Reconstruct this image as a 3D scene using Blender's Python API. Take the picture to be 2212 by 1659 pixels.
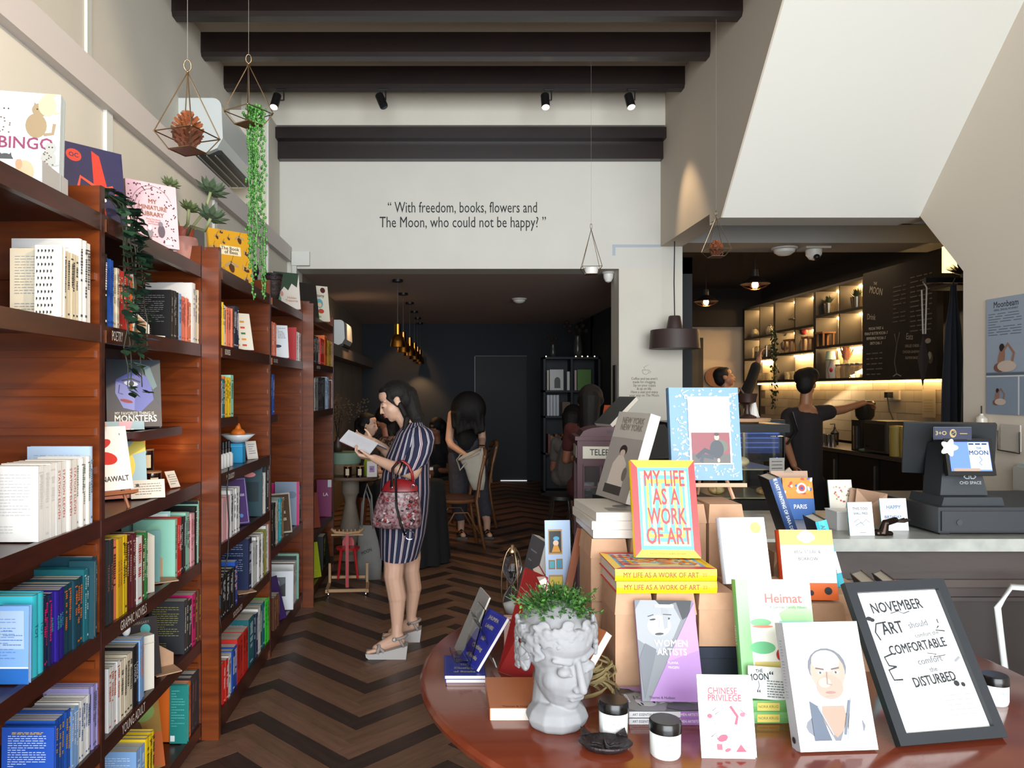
import bpy, math, random
from mathutils import Matrix, Vector
for o in list(bpy.data.objects): bpy.data.objects.remove(o)
SC = bpy.context.scene
COL = SC.collection
R = math.radians
# ------------------------------------------------------------------ camera, world, light, exposure
F, VX, VY, HC = 1650.0, 955.0, 843.0, 1.55
cam = bpy.data.cameras.new('camera'); camo = bpy.data.objects.new('camera', cam); COL.objects.link(camo)
camo.location = (0, 0, HC); camo.rotation_euler = (R(90), 0, 0)
cam.sensor_width = 36; cam.lens = 36 * F / 2212
cam.shift_x = (1106 - VX) / 2212; cam.shift_y = (VY - 829.5) / 2212
cam.clip_start = .05; cam.clip_end = 60
SC.camera = camo
wd = bpy.data.worlds.new('world'); SC.world = wd; wd.use_nodes = True
wd.node_tree.nodes['Background'].inputs[0].default_value = (.78, .86, 1, 1)
wd.node_tree.nodes['Background'].inputs[1].default_value = .35
vs = SC.view_settings; vs.view_transform = 'Standard'; vs.look = 'None'; vs.gamma = 1; vs.exposure = -.08; vs.use_curve_mapping = False
def light(kind, name, loc, power, col=(1, 1, 1), size=.1, rot=None, aim=None, sy=None, spot=60, blend=.6):
    l = bpy.data.lights.new(name, kind); l.energy = power; l.color = col
    if kind == 'AREA':
        l.size = size
        if sy: l.shape = 'RECTANGLE'; l.size_y = sy
    else: l.shadow_soft_size = size
    if kind == 'SPOT': l.spot_size = R(spot); l.spot_blend = blend
    o = bpy.data.objects.new(name, l); COL.objects.link(o); o.location = loc
    if rot: o.rotation_euler = [R(a) for a in rot]
    if aim: o.rotation_euler = (Vector(aim) - Vector(loc)).to_track_quat('-Z', 'Y').to_euler()
    return o
# daylight through the open shopfront behind the camera
light('AREA', 'shopfront_daylight', (.8, -4.2, 2.3), 1250, (.93, .97, 1), 7.0, rot=(90, 0, 0), sy=4.6)
light('SPOT', 'shopfront_sun_bounce', (1.9, .2, 3.5), 420, (1, .80, .56), .12, aim=(-1.6, 2.3, 2.6), spot=46, blend=.25)
light('AREA', 'cafe_led', (4.4, 9.3, 2.95), 16, (1, .72, .42), 4.0, rot=(0, 0, 90), sy=.3)
# ------------------------------------------------------------------ materials
def lin(c): return c / 12.92 if c <= .04045 else ((c + .055) / 1.055) ** 2.4
def hexc(h):
    h = h.lstrip('#'); h = ''.join(c * 2 for c in h) if len(h) == 3 else h; return tuple(lin(int(h[i:i + 2], 16) / 255) for i in (0, 2, 4)) + (1,)
_M = {}
def C(h, rough=.5, metal=0, emit=0, trans=0, alpha=1, coat=0, spec=.5, kind=None, h2=None, scale=8, bump=0, sv=(1, 1, 1)):
    """a procedural material: plain, or two colours mixed by noise / wood grain"""
    key = (h, rough, metal, emit, trans, alpha, coat, spec, kind, h2, scale, bump, sv)
    if key in _M: return _M[key]
    m = bpy.data.materials.new('mat_' + h.lstrip('#') + (('_' + kind) if kind else '')); m.use_nodes = True
    nt = m.node_tree; b = nt.nodes['Principled BSDF']
    b.inputs['Base Color'].default_value = hexc(h); b.inputs['Roughness'].default_value = rough
    b.inputs['Metallic'].default_value = metal
    b.inputs['Specular IOR Level'].default_value = spec
    if coat: b.inputs['Coat Weight'].default_value = coat; b.inputs['Coat Roughness'].default_value = .15
    if trans: b.inputs['Transmission Weight'].default_value = trans; b.inputs['IOR'].default_value = 1.25
    if alpha < 1: b.inputs['Alpha'].default_value = alpha
    if emit: b.inputs['Emission Color'].default_value = hexc(h); b.inputs['Emission Strength'].default_value = emit
    if kind:
        tc = nt.nodes.new('ShaderNodeTexCoord'); mp = nt.nodes.new('ShaderNodeMapping'); mp.inputs['Scale'].default_value = sv
        nt.links.new(tc.outputs['Object'], mp.inputs[0])
        if kind == 'stripe':
            mp2 = nt.nodes.new('ShaderNodeSeparateXYZ'); nt.links.new(tc.outputs['UV'], mp2.inputs[0])
            fr = nt.nodes.new('ShaderNodeMath'); fr.operation = 'MULTIPLY'; fr.inputs[1].default_value = scale
            f2 = nt.nodes.new('ShaderNodeMath'); f2.operation = 'FRACT'
            nt.links.new(mp2.outputs[0], fr.inputs[0]); nt.links.new(fr.outputs[0], f2.inputs[0])
            rp = nt.nodes.new('ShaderNodeValToRGB'); rp.color_ramp.interpolation = 'CONSTANT'
            stops = [(0, h), (.30, h2), (.36, h), (.40, '#c9a3a6'), (.46, h), (.80, h2), (.86, h), (.90, h2), (.94, h)]
            e = rp.color_ramp.elements; e[0].position = 0; e[0].color = hexc(h); e[1].position = .30; e[1].color = hexc(h2)
            for p, c in stops[2:]:
                n = e.new(p); n.color = hexc(c)
            nt.links.new(f2.outputs[0], rp.inputs[0]); nt.links.new(rp.outputs[0], b.inputs['Base Color'])
        else:
            if kind == 'vor':
                n = nt.nodes.new('ShaderNodeTexVoronoi'); n.feature = 'DISTANCE_TO_EDGE'; out = n.outputs['Distance']
                nz = nt.nodes.new('ShaderNodeTexNoise'); nz.inputs['Scale'].default_value = scale * .6
                ad = nt.nodes.new('ShaderNodeVectorMath'); ad.operation = 'MULTIPLY_ADD'; ad.inputs[1].default_value = (.06,) * 3
                nt.links.new(nz.outputs['Color'], ad.inputs[0]); nt.links.new(mp.outputs[0], ad.inputs[2]); nt.links.new(ad.outputs[0], n.inputs['Vector'])
            else:
                n = nt.nodes.new('ShaderNodeTexNoise'); n.inputs['Detail'].default_value = 6 if kind == 'wood' else 4
                if kind == 'wood': n.inputs['Distortion'].default_value = .6
                out = n.outputs['Fac']; nt.links.new(mp.outputs[0], n.inputs['Vector'])
            n.inputs['Scale'].default_value = scale
            rp = nt.nodes.new('ShaderNodeValToRGB'); e = rp.color_ramp.elements
            lo, hi = {'wood': (.35, .7), 'noise': (.35, .65), 'blot': (.47, .53), 'vor': (.0, .09), 'soft': (.2, .8)}[kind]
            e[0].position = lo; e[1].position = hi; e[0].color = hexc(h); e[1].color = hexc(h2 or h)
            nt.links.new(out, rp.inputs[0]); nt.links.new(rp.outputs[0], b.inputs['Base Color'])
            if bump:
                bp = nt.nodes.new('ShaderNodeBump'); bp.inputs['Strength'].default_value = bump; bp.inputs['Distance'].default_value = .01
                nt.links.new(out, bp.inputs['Height']); nt.links.new(bp.outputs[0], b.inputs['Normal'])
    _M[key] = m; return m
PAPER = '#d8d0c2'
def paper(h, r=.45): return C(h, r)
WOOD = C('#5c2607', .3, coat=.2, kind='wood', h2='#7b390f', scale=3, sv=(1, 1, 9))
WOODD = C('#2e120c', .34, coat=.15, kind='wood', h2='#42190f', scale=4, sv=(1, 1, 9))
KRAFT = C('#b08a6c', .8, kind='soft', h2='#bd9778', scale=30)
WALL = C('#d3cec2', .85, kind='soft', h2='#dad5c9', scale=3)
BRASS = C('#9a8468', .3, 1)
BLACK = C('#0d0d0e', .45)
CHROME = C('#b9bcc0', .15, 1)
GLASS = C('#f4f8f8', .02, trans=1, spec=.5)
BEAM = C('#1b1211', .32, kind='soft', h2='#231716', scale=4, sv=(1, 6, 6))
SKIN = C('#bf977f', .5, kind='soft', h2='#c9a28b', scale=5)
SKIND = C('#8a5a44', .5)
HAIR = C('#0b0909', .6, spec=.25, kind='wood', h2='#171210', scale=40, sv=(7, 7, .6), bump=.4)
CLOTHB = C('#0b0b0d', .9)
# ------------------------------------------------------------------ mesh builder
def W(x, y, Y): return Vector(((x - VX) * Y / F, Y, HC + (VY - y) * Y / F))
def on(x, y, z):
    Y = F * (HC - z) / (y - VY); return Vector(((x - VX) * Y / F, Y, z))
def fr(o, u, v):
    u = Vector(u).normalized(); v = Vector(v).normalized(); n = u.cross(v)
    m = Matrix((u, v, n)).transposed().to_4x4(); m.translation = Vector(o); return m
T = Matrix.Translation
def RX(a): return Matrix.Rotation(R(a), 4, 'X')
def RY(a): return Matrix.Rotation(R(a), 4, 'Y')
def RZ(a): return Matrix.Rotation(R(a), 4, 'Z')
class MB:
    def __init__(s): s.v = []; s.f = []; s.mi = []; s.sl = []; s.uv = None; s.mk = 0
    def slot(s, m):
        if m not in s.sl: s.sl.append(m)
        return s.sl.index(m)
    def add(s, vs, fs, m):
        k = len(s.v); s.v += [Vector(a) for a in vs]; s.f += [tuple(i + k for i in f) for f in fs]; s.mi += [s.slot(m)] * len(fs); return s
    def mark(s): s.mk = len(s.v); return s
    def xf(s, M):
        for i in range(s.mk, len(s.v)): s.v[i] = M @ s.v[i]
        return s
    def box(s, a, b, m, M=None):
        x0, y0, z0 = a; x1, y1, z1 = b
        vs = [Vector(p) for p in ((x0, y0, z0), (x1, y0, z0), (x1, y1, z0), (x0, y1, z0), (x0, y0, z1), (x1, y0, z1), (x1, y1, z1), (x0, y1, z1))]
        if M: vs = [M @ p for p in vs]
        return s.add(vs, [(3, 2, 1, 0), (4, 5, 6, 7), (0, 1, 5, 4), (1, 2, 6, 5), (2, 3, 7, 6), (3, 0, 4, 7)], m)
    def prism(s, pts, y0, y1, m, M=None):
        """outline in x,z extruded along y"""
        n = len(pts); vs = [Vector((p[0], y0, p[1])) for p in pts] + [Vector((p[0], y1, p[1])) for p in pts]
        if M: vs = [M @ p for p in vs]
        return s.add(vs, [tuple(range(n)), tuple(range(2 * n - 1, n - 1, -1))] + [(i, i + n, (i + 1) % n + n, (i + 1) % n) for i in range(n)], m)
    def lathe(s, prof, m, c=(0, 0, 0), seg=20, M=None, sx=1, sy=1):
        vs = []; fs = []; n = len(prof)
        for r, z in prof:
            for k in range(seg):
                a = 2 * math.pi * k / seg; p = Vector((c[0] + r * sx * math.cos(a), c[1] + r * sy * math.sin(a), c[2] + z)); vs.append(M @ p if M else p)
        for i in range(n - 1):
            for k in range(seg): fs.append((i * seg + k, i * seg + (k + 1) % seg, (i + 1) * seg + (k + 1) % seg, (i + 1) * seg + k))
        if prof[0][0] > 1e-5: fs.append(tuple(range(seg - 1, -1, -1)))
        if prof[-1][0] > 1e-5: fs.append(tuple((n - 1) * seg + k for k in range(seg)))
        return s.add(vs, fs, m)
    def cone(s, p0, p1, r0, r1, m, seg=10, caps=True):
        p0 = Vector(p0); p1 = Vector(p1); d = (p1 - p0)
        q = d.to_track_quat('Z', 'Y'); vs = []
        for p, r in ((p0, r0), (p1, r1)):
            for k in range(seg):
                a = 2 * math.pi * k / seg; vs.append(p + q @ Vector((r * math.cos(a), r * math.sin(a), 0)))
        fs = [(k, (k + 1) % seg, (k + 1) % seg + seg, k + seg) for k in range(seg)]
        if caps: fs += [tuple(range(seg - 1, -1, -1)), tuple(range(seg, 2 * seg))]
        return s.add(vs, fs, m)
    def cyl(s, p0, p1, r, m, seg=12): return s.cone(p0, p1, r, r, m, seg)
    def tube(s, pts, r, m, seg=6, closed=False):
        pts = [Vector(p) for p in pts]; n = len(pts); vs = []; fs = []
        rr = r if isinstance(r, (list, tuple)) else [r] * n
        up = Vector((.13, .21, .97))
        for i, p in enumerate(pts):
            t = (pts[(i + 1) % n] - pts[i - 1]) if closed else (pts[min(i + 1, n - 1)] - pts[max(i - 1, 0)])
            t = t.normalized() if t.length > 1e-9 else Vector((0, 0, 1))
            u = t.cross(up)
            if u.length < .05: u = t.cross(Vector((1, 0, 0)))
            u.normalize(); w = t.cross(u)
            for k in range(seg):
                a = 2 * math.pi * k / seg; vs.append(p + (u * math.cos(a) + w * math.sin(a)) * rr[i])
        for i in range(n if closed else n - 1):
            j = (i + 1) % n
            for k in range(seg): fs.append((i * seg + k, i * seg + (k + 1) % seg, j * seg + (k + 1) % seg, j * seg + k))
        if not closed: fs += [tuple(range(seg - 1, -1, -1)), tuple((n - 1) * seg + k for k in range(seg))]
        return s.add(vs, fs, m)
    def ell(s, c, r, m, M=None, seg=14, ring=8):
        c = Vector(c); vs = []; fs = []
        if isinstance(r, (int, float)): r = (r, r, r)
        for i in range(ring + 1):
            ph = math.pi * i / ring - math.pi / 2
            for k in range(seg):
                a = 2 * math.pi * k / seg; p = Vector((r[0] * math.cos(ph) * math.cos(a), r[1] * math.cos(ph) * math.sin(a), r[2] * math.sin(ph)))
                vs.append(c + (M @ p if M else p))
        for i in range(ring):
            for k in range(seg): fs.append((i * seg + k, i * seg + (k + 1) % seg, (i + 1) * seg + (k + 1) % seg, (i + 1) * seg + k))
        return s.add(vs, fs, m)
    def cap(s, p0, p1, r0, r1, m, seg=12):
        """capsule with two radii (closed, for voxel union)"""
        p0 = Vector(p0); p1 = Vector(p1); q = (p1 - p0).to_track_quat('Z', 'Y') if (p1 - p0).length > 1e-6 else Matrix.Identity(3).to_quaternion()
        vs = []; fs = []; rings = []
        for i in range(4): a = -math.pi / 2 + (i + .25) * math.pi / 8 * 1.06; rings.append((p0, r0 * math.cos(a), r0 * math.sin(a)))
        for i in range(4): a = (i + .2) * math.pi / 8 * 1.05; rings.append((p1, r1 * math.cos(a), r1 * math.sin(a)))
        for p, r, z in rings:
            for k in range(seg):
                a = 2 * math.pi * k / seg; vs.append(p + q @ Vector((r * math.cos(a), r * math.sin(a), z)))
        for i in range(7):
            for k in range(seg): fs.append((i * seg + k, i * seg + (k + 1) % seg, (i + 1) * seg + (k + 1) % seg, (i + 1) * seg + k))
        fs += [tuple(range(seg - 1, -1, -1)), tuple(7 * seg + k for k in range(seg))]
        return s.add(vs, fs, m)
    def loft(s, rings, m, seg=28, cap0=False, cap1=False, uvscale=1):
        """rings: (centre, ax vector, ay vector) ellipse; keeps uv (u = arc metres)"""
        k0 = len(s.f); vs = []; fs = []; uvs = []
        if s.uv is None: s.uv = {}
        tot = 0
        for i, (c, ax, ay) in enumerate(rings):
            c = Vector(c); ax = Vector(ax); ay = Vector(ay)
            for k in range(seg):
                a = 2 * math.pi * k / seg; vs.append(c + ax * math.cos(a) + ay * math.sin(a))
        for i in range(len(rings) - 1):
            for k in range(seg):
                fs.append((i * seg + k, i * seg + (k + 1) % seg, (i + 1) * seg + (k + 1) % seg, (i + 1) * seg + k))
                s.uv[k0 + len(fs) - 1] = [(k / seg * uvscale, i), ((k + 1) / seg * uvscale, i), ((k + 1) / seg * uvscale, i + 1), (k / seg * uvscale, i + 1)]
        if cap0: fs.append(tuple(range(seg - 1, -1, -1)))
        if cap1: fs.append(tuple((len(rings) - 1) * seg + k for k in range(seg)))
        return s.add(vs, fs, m)
    def mesh(s, name):
        me = bpy.data.meshes.new(name); me.from_pydata([tuple(v) for v in s.v], [], s.f)
        for m in s.sl: me.materials.append(m)
        me.polygons.foreach_set('material_index', s.mi)
        if s.uv is not None:
            ul = me.uv_layers.new(name='UVMap')
            for fi, c in s.uv.items():
                p = me.polygons[fi]
                for li, q in zip(p.loop_indices, c): ul.data[li].uv = q
        me.update(); return me
    def obj(s, name, parent=None, smooth=False, M=None, auto=None):
        me = s.mesh(name)
        if smooth: me.polygons.foreach_set('use_smooth', [True] * len(me.polygons))
        if auto: me.set_sharp_from_angle(angle=R(auto))
        o = bpy.data.objects.new(name, me); COL.objects.link(o)
        if parent is not None: o.parent = parent
        if M is not None: o.matrix_local = M
        return o
def tag(o, label, cat, group=None, kind=None):
    o['label'] = label; o['category'] = cat
    if group: o['group'] = group
    if kind: o['kind'] = kind
    return o
def thing(name, label, cat, loc=(0, 0, 0), rz=0, group=None, M=None):
    o = bpy.data.objects.new(name, None); o.empty_display_size = .05; COL.objects.link(o)
    o.matrix_world = M if M is not None else T(Vector(loc)) @ RZ(rz)
    return tag(o, label, cat, group)
def struct(o): o['kind'] = 'structure'; return o
def part(name, parent, fn, smooth=False, auto=None):
    b = MB(); fn(b); return b.obj(name, parent, smooth, auto=auto)
def fuse(b, name, parent, vox, mat, smooth=6, fac=.6, M=None):
    """voxel union of overlapping closed shapes into one continuous surface"""
    o = b.obj(name, None)
    m = o.modifiers.new('r', 'REMESH'); m.mode = 'VOXEL'; m.voxel_size = vox; m.use_smooth_shade = True
    if smooth: k = o.modifiers.new('s', 'SMOOTH'); k.iterations = smooth; k.factor = fac
    dg = bpy.context.evaluated_depsgraph_get(); me = bpy.data.meshes.new_from_object(o.evaluated_get(dg)); me.name = name
    bpy.data.objects.remove(o)
    me.materials.clear(); me.materials.append(mat); me.polygons.foreach_set('use_smooth', [True] * len(me.polygons))
    o = bpy.data.objects.new(name, me); COL.objects.link(o)
    if parent is not None: o.parent = parent
    if M is not None: o.matrix_local = M
    return o
_TG = {}
def text_geo(s, bold=0):
    if (s, bold) in _TG: return _TG[(s, bold)]
    c = bpy.data.curves.new('t', 'FONT'); c.body = s; c.size = 1; c.align_x = 'CENTER'; c.align_y = 'CENTER'; c.resolution_u = 2; c.offset = bold
    o = bpy.data.objects.new('t', c); COL.objects.link(o)
    bpy.context.view_layer.update()
    me = bpy.data.meshes.new_from_object(o.evaluated_get(bpy.context.evaluated_depsgraph_get()))
    r = ([Vector(v.co) for v in me.vertices], [tuple(p.vertices) for p in me.polygons])
    bpy.data.objects.remove(o); bpy.data.meshes.remove(me); _TG[(s, bold)] = r; return r
def art(parent, name, frame, w, h, items, rough=.45, d0=.0004):
    """flat print: items in fractions of w,h; sizes in fractions of w"""
    b = MB(); z = d0; st = min(.00012, .0025 / max(1, len(items)))
    for it in items:
        k = it[0]; z += st; b.mark(); k0 = len(b.v)
        if k == 'r': _, x, y, a, c, col = it; b.add([(x * w, y * h, z), ((x + a) * w, y * h, z), ((x + a) * w, (y + c) * h, z), (x * w, (y + c) * h, z)], [(0, 1, 2, 3)], paper(col, rough))
        elif k == 'e':
            x, y, rx, ry, col = it[1:6]; rot = R(it[6]) if len(it) > 6 else 0; n = 18; vs = []
            for i in range(n):
                a = 2 * math.pi * i / n; px, py = rx * w * math.cos(a), ry * w * math.sin(a)
                vs.append((x * w + px * math.cos(rot) - py * math.sin(rot), y * h + px * math.sin(rot) + py * math.cos(rot), z))
            b.add(vs, [tuple(range(n))], paper(col, rough))
        elif k == 'p': b.add([(x * w, y * h, z) for x, y in it[1]], [tuple(range(len(it[1])))], paper(it[2], rough))
        elif k == 'l':
            pts = [Vector((x * w, y * h, z)) for x, y in it[1]]; hw = it[2] * w / 2; vs = []
            for i, p in enumerate(pts):
                t = (pts[min(i + 1, len(pts) - 1)] - pts[max(i - 1, 0)]).normalized(); n = Vector((-t.y, t.x, 0)) * hw; vs += [p + n, p - n]
            b.add(vs, [(2 * i, 2 * i + 1, 2 * i + 3, 2 * i + 2) for i in range(len(pts) - 1)], paper(it[3], rough))
        elif k in 'tv':
            s, x, y, sz, col = it[1:6]; sx = it[6] if len(it) > 6 else 1; ang = it[7] if len(it) > 7 else (-90 if k == 'v' else 0)
            vs, fs = text_geo(s); M = T(Vector((x * w, y * h, z))) @ RZ(ang) @ Matrix.Diagonal((sz * w * sx, sz * w, 1, 1))
            bd = .014 if sz >= .1 else .006
            for n_, (ox, oy) in enumerate(((-bd, -bd), (bd, -bd), (bd, bd), (-bd, bd)) if w > .03 else ((0, 0),)): b.add([M @ (v + Vector((ox, oy, n_ * .00003))) for v in vs], fs, paper(col, rough))
            z += .0001
        for q in b.v[k0:]: q.x = min(max(q.x, 0), w); q.y = min(max(q.y, 0), h)
    return b.obj(name, parent, M=frame)
def lines(x0, x1, y0, y1, n, col, th=.012, seed=1):
    """rows of small print too fine to read"""
    rg = random.Random(seed); out = []
    for i in range(n):
        y = y0 + (y1 - y0) * i / max(1, n - 1); x = x0
        while x < x1 - .03:
            a = rg.uniform(.04, .12); a = min(a, x1 - x); out.append(('r', x, y, a, th, col)); x += a + .02
            if rg.random() < .04: break
    return out
# ------------------------------------------------------------------ books
def book(M, w, h, t, col, label, front=None, back=None, spine=None, hard=True, name='book', group=None, spinecol=None, pages='#d9d1c3', cat='book', rough=.4, backcol=None):
    """spine at x=0 facing -x, front cover facing -y, stands on z=0"""
    c = .0022 if hard else .0008; b = MB(); m = paper(col, rough); ms = paper(spinecol, rough) if spinecol else m; mbk = paper(backcol, rough) if backcol else m
    b.box((0, -t / 2, 0), (w, -t / 2 + c, h), m); b.box((0, t / 2 - c, 0), (w, t / 2, h), mbk)
    n = 4; bul = min(.003, t * .12) if hard else 0
    pts = [(-bul * math.sin(math.pi * i / n), -t / 2 + t * i / n) for i in range(n + 1)]
    vs = [(p[0], p[1], 0) for p in pts] + [(p[0], p[1], h) for p in pts] + [(.002, t / 2, 0), (.002, -t / 2, 0), (.002, t / 2, h), (.002, -t / 2, h)]
    k = n + 1
    fs = [(i + 1, i, i + k, i + 1 + k) for i in range(n)] + [tuple(range(k)) + (2 * k, 2 * k + 1), tuple(range(2 * k - 1, k - 1, -1)) + (2 * k + 3, 2 * k + 2)]
    b.add(vs, fs, ms)
    o = b.obj(('hardback' if hard else 'paperback') if name == 'book' else name); o.matrix_world = M; tag(o, label, cat, group)
    e = .004 if hard else .0006
    p = MB(); p.box((.002, -t / 2 + c, e), (w - e, t / 2 - c, h - e), C(pages, .8, kind='soft', h2='#c9c0b0', scale=1, sv=(1, 900, 1))); p.obj('pages', o)
    if front: art(o, 'front_print', fr((0, -t / 2, 0), (1, 0, 0), (0, 0, 1)), w, h, front, rough)
    if back: art(o, 'back_print', fr((w, t / 2, 0), (-1, 0, 0), (0, 0, 1)), w, h, back, rough)
    if spine: art(o, 'spine_print', fr((-bul, t / 2, 0), (0, -1, 0), (0, 0, 1)), t, h, spine, rough)
    return o
CN = {'white': '#dcdcda', 'cream': '#d9cdb4', 'black': '#141416', 'charcoal': '#2e3034', 'navy': '#1a2547', 'blue': '#1c4fa8', 'sky blue': '#7fa6d6', 'pale blue': '#a9c0dc', 'cyan': '#39b6c4',
      'teal': '#17606a', 'deep teal': '#123c4b', 'mint': '#8fc9b4', 'green': '#2f7a3f', 'lime': '#37c23a', 'olive': '#8d8b2c', 'yellow': '#e0bd1c', 'mustard': '#c79a1e', 'orange': '#dd6a22', 'salmon': '#d9745c',
      'red': '#c3281f', 'maroon': '#561a20', 'brown': '#5b3521', 'tan': '#b08d63', 'pink': '#d8a2a6', 'magenta': '#c21f66', 'purple': '#3c2170', 'lavender': '#8d86b5', 'grey': '#8d8f92', 'violet': '#2a1a86'}
ORD = 'first second third fourth fifth sixth seventh eighth ninth tenth eleventh twelfth thirteenth fourteenth fifteenth sixteenth seventeenth eighteenth nineteenth twentieth twenty-first twenty-second twenty-third twenty-fourth twenty-fifth twenty-sixth twenty-seventh twenty-eighth twenty-ninth thirtieth thirty-first thirty-second thirty-third thirty-fourth thirty-fifth'.split()
def row(XA, z, rowname, ents):
    """a run of books, spines to the aisle: (px0, px1, n, height, depth, colour, print colour, title or None, cover facing camera shows blurb)"""
    rg = random.Random(rowname); k = 0
    for e in ents:
        x0, x1, n, h, d, col, pc = e[:7]; title = e[7] if len(e) > 7 else None; blurb = e[8] if len(e) > 8 else None
        Y0 = F * XA / (VX - x0); Y1 = F * XA / (VX - x1); t = (Y1 - Y0) / n
        for i in range(n):
            yc = Y0 + t * (i + .5); hh = h * (1 if title else rg.uniform(.985, 1.01)); tt = t * .95
            sp = []
            if title: sp = [('v', title, .5, .55, min(.72, hh * .75 / tt / max(1, len(title)) / .62 * 1.0), pc, 1)]
            else:
                y = rg.uniform(.3, .5)
                sp.append(('r', .12, .9, .76, .02, pc) if rg.random() < .3 else ('r', .25, .06, .5, .03, pc))
                while y < .88:
                    a = rg.uniform(.012, .03); wv = rg.uniform(.35, .55); sp.append(('r', .5 - wv / 2, y, wv, a, pc)); y += a + .01
                    if rg.random() < .12: y += .05
            bk = None
            if blurb and i == 0: bk = lines(.1, .85, .88, .35, 14, blurb, .008, k) + lines(.1, .5, .2, .12, 3, blurb, .008, k)
            xo = rg.uniform(0, .006)
            book(T((-XA - .006 - xo, yc, z)) @ RZ(180), d, hh, tt, CN[col], '%s book, %s on the %s' % (col, ORD[k], rowname), back=bk, spine=sp, hard=rg.random() < .3, group='books on the ' + rowname)
            k += 1
def lean(pos, w, h, t, yaw, tilt, col, label, front=None, roll=0, **kw):
    """face-out book: pos is the middle of its lower edge, yaw 0 faces the camera, +yaw turns towards the right-hand side of the shop"""
    return book(T(Vector(pos)) @ RZ(yaw) @ RX(-tilt) @ RY(roll) @ T((-w / 2, 0, 0)), w, h, t, col, label, front=front, **kw)
def flat(pos, w, h, t, rz, col, label, **kw):
    """lies flat, front up; rz 90 turns the spine to the camera; pos is the middle of its underside"""
    return book(T(Vector(pos)) @ RZ(rz) @ RX(-90) @ T((-w / 2, -t / 2, -h / 2)), w, h, t, col, label, **kw)
# ================================================================== the room
XR = 2.045
rng = random.Random(4)
fl = MB(); fl.box((-2, -1.4, -.1), (5.2, 13.3, -.008), C('#2c1e16', .8)); floor = struct(fl.obj('floor'))
PL = [C('#705142', .42, kind='wood', h2='#83624d', scale=5, sv=(1, 9, 1)), C('#664a3a', .42, kind='wood', h2='#7a5b46', scale=5, sv=(1, 9, 1)), C('#32251f', .42, kind='wood', h2='#42312a', scale=5, sv=(1, 9, 1))]
n, wd_ = 7, .098; s2 = math.sqrt(2); cand = []
for c in range(-60, 260):
    for kk in range(-12, 12):
        # two families of the herringbone
        cand.append((c + 2 * n * kk, c, n, 1, c + kk)); cand.append((c, c - 2 * n + 1 + 2 * n * kk, 1, n, c - kk + 1))
keep = []
for (u, v, a, b_, idx) in cand:
    uc, vc = u + a / 2, v + b_ / 2; X = (uc - vc) / s2 * wd_ - .393 - 2.91; Y = (uc + vc) / s2 * wd_ - 4
    if -1.55 < X < 4.9 and .6 < Y < 13.2 and not (Y < 7.3 and X < -1.2): keep.append((X, Y, a > b_, idx))
vis = lambda k: (-1.0 < k[0] < 1.0 and k[1] > 2.5 and k[0] / k[1] < .2) or (1.0 <= k[0] < 2.2 and k[1] > 7)
keep.sort(key=lambda k: (not vis(k), k[1]))
pm = {}
for j, mt in enumerate(PL):
    q = MB(); L, Wd, g = n * wd_, wd_, .0012
    q.box((-L / 2 + g, -Wd / 2 + g, -.008), (L / 2 - g, Wd / 2 - g, 0), mt); pm[j] = q.mesh('plank')
rest = MB()
for i, (X, Y, hz, idx) in enumerate(keep):
    j = 2 if idx % 3 == 0 else (idx % 3 - 1 if rng.random() < .8 else rng.randint(0, 1)); a = 45 if hz else 135; dz = rng.uniform(-.0006, .0004)
    if i < 290:
        o = bpy.data.objects.new('plank', pm[j]); COL.objects.link(o); o.parent = floor; o.location = (X, Y, dz); o.rotation_euler = (0, 0, R(a))
    else: rest.box((-L / 2 + g, -Wd / 2 + g, -.008), (L / 2 - g, Wd / 2 - g, 0), PL[j], M=T((X, Y, dz)) @ RZ(a))
o = rest.obj('plank_field', floor); o['kind'] = 'stuff'
def wall(name, *boxes, m=WALL):
    b = MB()
    for a, c in boxes: b.box(a, c, m)
    return struct(b.obj(name))
wall('wall_left', ((-1.95, -1.4, 2.885), (-1.84, 7.5, 4.5)), ((-1.95, -1.4, 0), (-1.45, 7.2, 2.885)), ((-1.84, 6.62, 2.885), (-1.52, 7.15, 3.98)))
wall('trim_1', ((-1.45, -1.4, 2.75), (-1.405, 7.15, 2.885)), m=C('#cdc6c3', .6))
def strip(name, a, c): return wall(name, (a, c), m=C('#d9dcd6', .4))
strip('trim_2', (-1.84, 3.93, 2.885), (-1.825, 3.98, 4.28)); strip('trim_3', (-1.45, 3.27, 2.0), (-1.435, 3.33, 2.75))
strip('trim_4', (-1.45, 4.82, 2.0), (-1.435, 4.88, 2.75)); strip('trim_5', (-1.52, 6.60, 2.885), (-1.50, 6.63, 3.95)); strip('trim_6', (-1.45, 6.3, 2.0), (-1.435, 6.34, 2.75))
wb = wall('wall_back', ((-1.95, 7.15, 2.687), (XR + .205, 7.48, 4.5)), ((-1.95, 7.15, 0), (-1.37, 7.48, 2.687)), m=C('#cfcec6', .85, kind='soft', h2='#d6d4cc', scale=3))
wall('wall_pillar', ((1.655, 7.15, 0), (2.25, 7.48, 2.687)), m=WALL)
wall('wall_bulkhead_front', ((-1.84, 7.0, 3.98), (XR, 7.15, 4.28)), m=WALL)
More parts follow.
